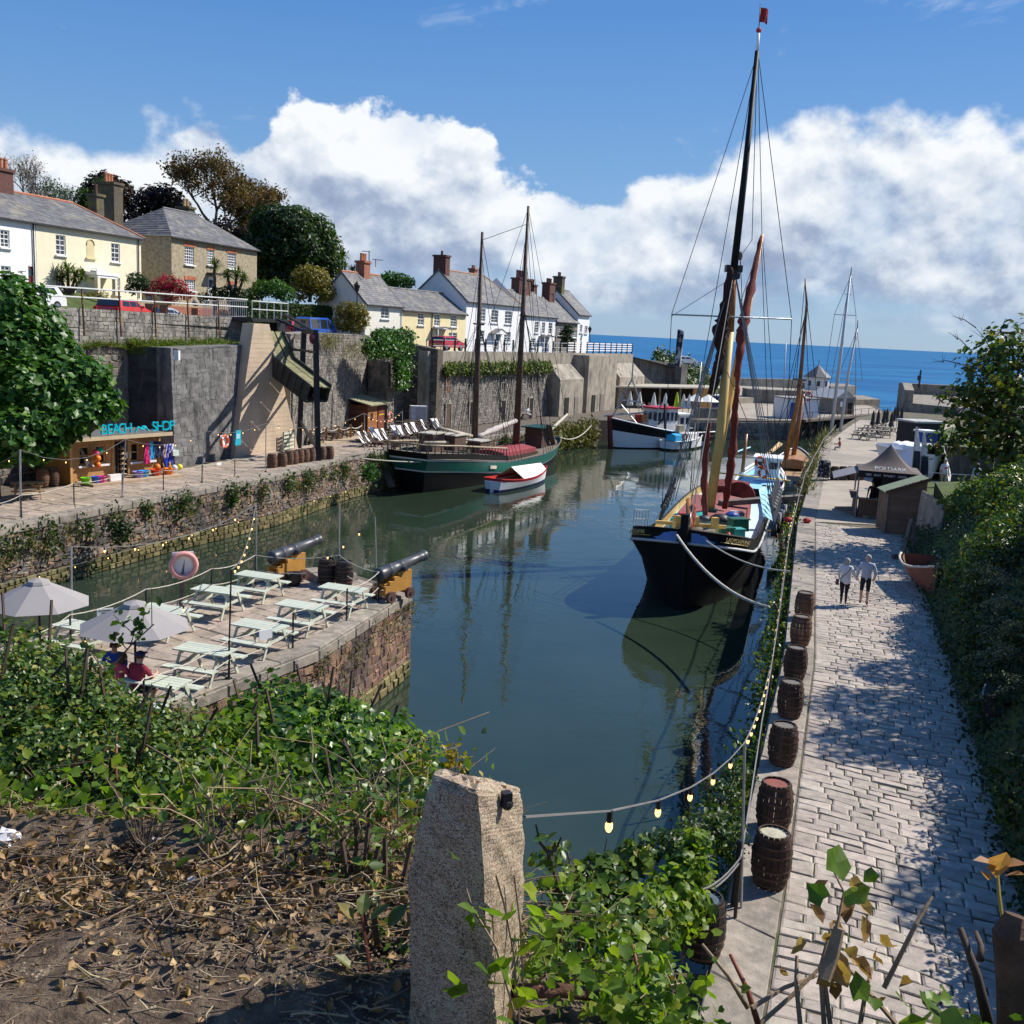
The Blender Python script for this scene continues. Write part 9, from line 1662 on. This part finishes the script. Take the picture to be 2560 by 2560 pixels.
for _ in range(90):px,py=random.choice([(300,1800),(480,1880),(860,1790),(880,1830),(910,1850),(940,1880),(700,1950)]);p=at(px+random.gauss(0,40),py+random.gauss(0,30),4.4+random.random()*.5);[fh.ball(p+Vector(rng.normal(size=3))*.012,.006,4,3)for _ in range(9)]
fh.build('ivy_flower_heads',mat('ivy_flower',(.28,.33,.08),.8,.2,30),kind='stuff')
t=thing('yellow_sprig','yellow leaved sprigs standing against the water left of the post','plant',at(1080,1960,4.2));sm_=MB();Q=[]
for px,py0,py1 in((1060,2000,1850),(1045,1990,1870),(1115,1960,1880),(1140,1950,1860),(1165,1960,1900)):
 a,b=at(px,py0,4.2),at(px+random.uniform(-10,10),py1,4.25);sm_.tube([a-t.location,b-t.location],[.004,.002],4);Q+=[tuple(a.lerp(b,.35+.65*random.random())-t.location+Vector(rng.normal(size=3))*.02)for _ in range(26)]
sm_.build('stems',twigm,t);leaves('foliage',Q,.032,leafmat('yellow_leaf',[(0,(.35,.25,.02)),(.6,(.42,.3,.03)),(1,(.2,.2,.03))]),t,'oval',None,.3,.4,'stuff')
t=thing('ivy_trail','bright lime ivy climbing the lower right side of the granite post','plant',at(1250,2450,1.96));sm_=MB()
for pts in([(1300,2560,2.06),(1285,2380,2.07),(1260,2250,2.06),(1240,2180,2.01)],[(1290,2540,2.04),(1240,2360,1.96),(1180,2260,1.99),(1150,2165,2.01)],[(1310,2500,2.12),(1300,2300,2.14),(1285,2180,2.12)],[(1110,2110,2.04),(1080,2060,2.06)]):sm_.tube([at(*q)-t.location-Vector((0,.012,0))for q in pts],.0028,4)
sm_.build('stems',twigm,t);T_,F_=LEAF['ivy']
for px,py,s_ in((1195,2290,.07),(1215,2320,.06),(1240,2290,.075),(1185,2315,.05),(1225,2305,.055),(1265,2300,.05),(1245,2430,.08),(1225,2445,.07),(1270,2440,.075),(1280,2470,.06),(1255,2460,.06),(1300,2390,.08),(1315,2350,.07),(1330,2420,.075),(1310,2430,.06),(1325,2500,.075),(1340,2520,.07),(1300,2520,.06),(1285,2560,.06),(1140,2142,.045),(1350,2330,.07),(1360,2380,.07),(1345,2290,.06),(1340,2240,.06),(1130,2455,.05),(1150,2490,.06),(1120,2480,.05)):
 o=MB().add([tuple(Vector(v)*s_*.78)for v in T_],F_).build('leaf',LM['lime'],t);o.location=at(px,py,1.95 if px<1290 else 2.05)-t.location;o.rotation_euler=(random.uniform(.5,1.3),random.uniform(-.5,.5),random.uniform(1.5,4.5))
hr=lambda x,y:np.interp(x,[0,.5,1.2,2.0],[.3,.22,.16,.2])
thicket('ivy_thicket','bright ivy and dead leaves spilling right of the granite post',(.1,.55,2.2,3.6),hr,2600,.027,LM['lime'],'ivy',60,mixs,cat='plant',bigs=46,bigsize=.04);thicket('ivy_thicket','sunlit ivy in front of the wet lidded barrel',(.45,1.0,2.15,2.9),.2,1100,.027,LM['lime'],'ivy',45,mixs,cat='plant',bigs=40,bigsize=.042)
thicket('bramble_thicket','green and yellow undergrowth along the bottom right edge',(.9,2.0,2.0,2.6),.14,700,.027,LM['brmb'],'ivy',60,mixs,bigs=30,bigsize=.038,biglm=LM['lime']);thicket('bramble_thicket','slope of shrubs between post and quay corner',(.1,1.6,3.8,8),.6,4200,.055,LM['brmb'],'oval',110,twigd)
def qshrub(label,blobs,lm,size,dens,kind='oval'):return bush(label,blobs,lm,size,dens,kind,'quay_shrub','shrubs at the near quay corner',.35,.35)
qshrub('tall leafy sapling shrub standing over the water left of the barrels',[B(1500,2180,12.5,.34),B(1540,2240,12.4,.5),B(1470,2280,12,.45),B(1580,2140,12.8,.28),B(1560,2320,11.8,.6),B(1480,2220,12.3,.3)],LM['brmb'],.12,1500,'ivy');qshrub('yellow topped shrub on the quay corner nearer the barrels',[B(1720,2170,14,.38),B(1740,2110,14.3,.26),B(1690,2250,13.6,.55),B(1745,2215,14.6,.35),B(1640,2300,13,.55)],LM['lime'],.11,1500,'ivy');qshrub('willowy narrow leaved bushes hanging over the quay edge',[B(1800,2000,18,.5),B(1770,2070,16.5,.55),B(1840,1950,20,.45),B(1720,2110,15.5,.5),B(1810,2090,16,.45),B(1660,2120,15,.4)],LM['mid'],.1,1500);qshrub('low shaded undergrowth around the wet lidded barrel',[B(1570,2420,11.5,.6),B(1655,2330,13.4,.4),B(1500,2400,11,.7),B(1600,2500,10.6,.45),B(1450,2360,11,.6),B(1560,2480,10.4,.6)],LM['brmb'],.09,1900);qshrub('feathery bramble leaves just right of the granite post',[B(1400,2200,8,.22),B(1420,2280,8,.3),B(1370,2130,7,.14),B(1440,2180,9,.16)],LM['brmb'],.09,1600)
t=thing('withered_sapling','withered sapling with curled brown and a few green leaves over the cobbles','plant',at(2080,2560,2.35));m=MB();T_,F_=LEAF['curl'];Ti,Fi=LEAF['ivy']
st_p=[[(2075,2560),(2060,2440),(2090,2330),(2110,2230),(2085,2180)],[(2060,2560),(2050,2420),(2075,2330),(2095,2300)],[(2000,2560),(1990,2460),(1992,2390)],[(2240,2560),(2180,2490),(2130,2430),(2080,2400)],[(1900,2560),(1980,2490),(2050,2420)],[(2150,2560),(2165,2470),(2180,2420)],[(1880,2520),(1960,2470),(2040,2440)]]
for q in st_p:m.tube([at(x,y,2.4+.05*i)-t.location for i,(x,y)in enumerate(q)],[.007-.001*i for i in range(len(q))],5)
m.tube([at(2060,2450,2.35)-t.location,at(2080,2390,2.38)-t.location,at(2098,2320,2.4)-t.location],[.016,.018,.014],6);m.tube([at(2210,2470,2.45)-t.location,at(2290,2310,2.5)-t.location,at(2330,2242,2.55)-t.location],[.007,.006,.004],6);m.build('stems',twigm,t)
dl=leafmat('curled_brown_leaf',[(0,(.22,.11,.045)),(.5,(.36,.2,.09)),(1,(.45,.28,.14))],.7,.35)
for px,py,s_,g_ in[(2085,2185,.085,1),(2140,2262,.08,1),(2060,2250,.06,1),(2020,2255,.08,0),(2122,2215,.05,0),(2158,2205,.06,2),(2105,2280,.055,0),(2178,2290,.055,0),(2058,2310,.06,0),(2115,2310,.07,0),(1985,2385,.075,0),(2200,2355,.075,0),(2160,2360,.07,0),(2140,2400,.08,0),(2190,2400,.07,0),(2100,2350,.06,0),(2060,2355,.05,0),(2130,2440,.09,0),(2180,2450,.08,0),(2040,2460,.07,0),(2120,2470,.08,0),(2250,2460,.06,0),(2150,2500,.07,1),(1960,2440,.05,0),(2090,2500,.06,0),(2210,2500,.05,0)]:
 T2,F2=(Ti,Fi)if g_==1 else(T_,F_);o=MB().add([tuple(Vector(v)*s_)for v in T2],F2).build('leaf',{0:dl,1:LM['lime'],2:LM['mid']}[g_],t);o.location=at(px,py,2.45+random.uniform(-.06,.08))-t.location;o.rotation_euler=(random.uniform(.2,1.4),random.uniform(-.8,.8),random.uniform(0,6.28))
t=thing('orange_leaf_shoot','shoot with four large orange leaves at the right bottom edge','plant',at(2500,2300,2.5));MB().tube([at(2510,2330,2.5)-t.location,at(2498,2240,2.52)-t.location,at(2492,2155,2.55)-t.location],[.006,.005,.003],5).build('stem',mat('yellow_stem',(.4,.3,.06),.7),t)
ol=leafmat('orange_leaf',[(0,(.42,.19,.08)),(1,(.5,.25,.12))],.6,.4);To,Fo=LEAF['oval']
for px,py,s_,rx,rz in((2495,2165,.07,.3,1.6),(2500,2165,.07,.3,4.6),(2480,2180,.06,.6,2.6),(2510,2190,.06,.6,3.8),(2490,2195,.1,1.3,3.1),(2470,2200,.05,.9,2.2)):o=MB().add([tuple(Vector(v)*s_)for v in To],Fo).build('leaf',ol,t);o.location=at(px,py,2.5)-t.location;o.rotation_euler=(rx,0,rz)
o=MB().tube([at(2560,2640,2.3),at(2555,2480,2.3),at(2535,2330,2.32),at(2545,2290,2.33)],[.062,.058,.05,.03],10).build('cut_stump',mat('mossy_bark',(.14,.08,.05),.95,.45,14,.9,50));tag(o,'thick cut brown stump at the bottom right corner','stump')
for px0,py0,px1,py1,r,lab in((2470,2560,2400,2320,.015,'thick dark broken cane left of the stump'),(2450,2400,2440,2330,.01,'short broken cane beside the stump'),(1895,2560,1825,2385,.009,'red brown cane slanting over the near cobbles'),(1340+270,2560,1580,2360,.008,'red cane rising left of the wet lidded barrel'),(1870,2520,1755,2360,.007,'pale slanting twig crossing the wet lidded barrel')):stick(lab,[(px0,py0,2.4),((px0+px1)/2+8,(py0+py1)/2,2.43),(px1,py1,2.48)],r,stemr if 'red' in lab else(twigm if 'pale' in lab else twigd),'cane','cane')
thicket('ivy_thicket','green ivy leaves around the stump in the bottom right corner',(1.05,1.7,2.1,2.7),.42,700,.055,LM['lime'],'ivy',26,mixs,cat='plant',bigs=30,bigsize=.038)
t=thing('creeper_seedling','seedling with red green leaves in front of the granite post','plant',at(920,2500,2.3));m=MB()
for q in([(940,2560,2.28),(925,2420,2.3),(905,2290,2.32)],[(985,2560,2.3),(990,2470,2.32)],[(1040,2560,2.4),(1035,2430,2.42)]):m.tube([at(*v)-t.location for v in q],[.006,.005,.004],5)
m.build('stems',stemr,t)
for px,py,s_,rz in((905,2290,.06,0),(885,2300,.06,1.2),(925,2300,.06,-1.2),(895,2440,.06,2.6),(915,2440,.06,3.5),(880,2420,.055,1.5),(985,2500,.07,0),(965,2490,.07,1.2),(1010,2500,.07,-1.2),(980,2540,.07,3.1),(1010,2530,.06,4.0),(970,2320,.075,-.8),(1150,2480,.05,2),(1130,2470,.05,1)):o=MB().add([tuple(Vector(v)*s_)for v in To],Fo).build('leaf',leafmat('seedling_leaf',[(0,(.09,.13,.035)),(.6,(.16,.19,.05)),(1,(.32,.2,.05))]),t);o.location=at(px,py,2.27)-t.location;o.rotation_euler=(.7,0,rz)
t=thing('lime_sprig','small lime green sprig growing from the litter','plant',at(615,2420,2.7));Q=[tuple(at(615+random.gauss(0,16),2300+120*random.random(),2.7+random.gauss(0,.03))-t.location)for _ in range(120)];m=MB();[m.tube([(0,0,0),tuple(Q[i])],.0025,3)for i in range(0,120,12)];m.build('stems',stemg,t);leaves('foliage',Q,.03,LM['lime'],t,'oval',None,.4,.4,'stuff')
for i,(x,y,z,h,bl)in enumerate(((17.0,18,8.2,1.5,[((16.4,16.0,11.3),1.5),((16.3,19.6,11.6),1.4),((17.6,21.9,11.3),1.2)]),(18.2,28.5,8.4,2.0,[((17.0,26.4,11.7),1.4),((17.8,28.8,11.8),1.5),((19.4,31.6,11.6),1.3)]))):
 tree('lane_tree',('broad tree beside the lane above the wheeled bin','broad tree beside the lane above the clinker boat')[i],(x,y,z),h,.25,[(Vector(c),r)for c,r in bl],LM['mid'],.22,700,'plain',group='trees along the lane')
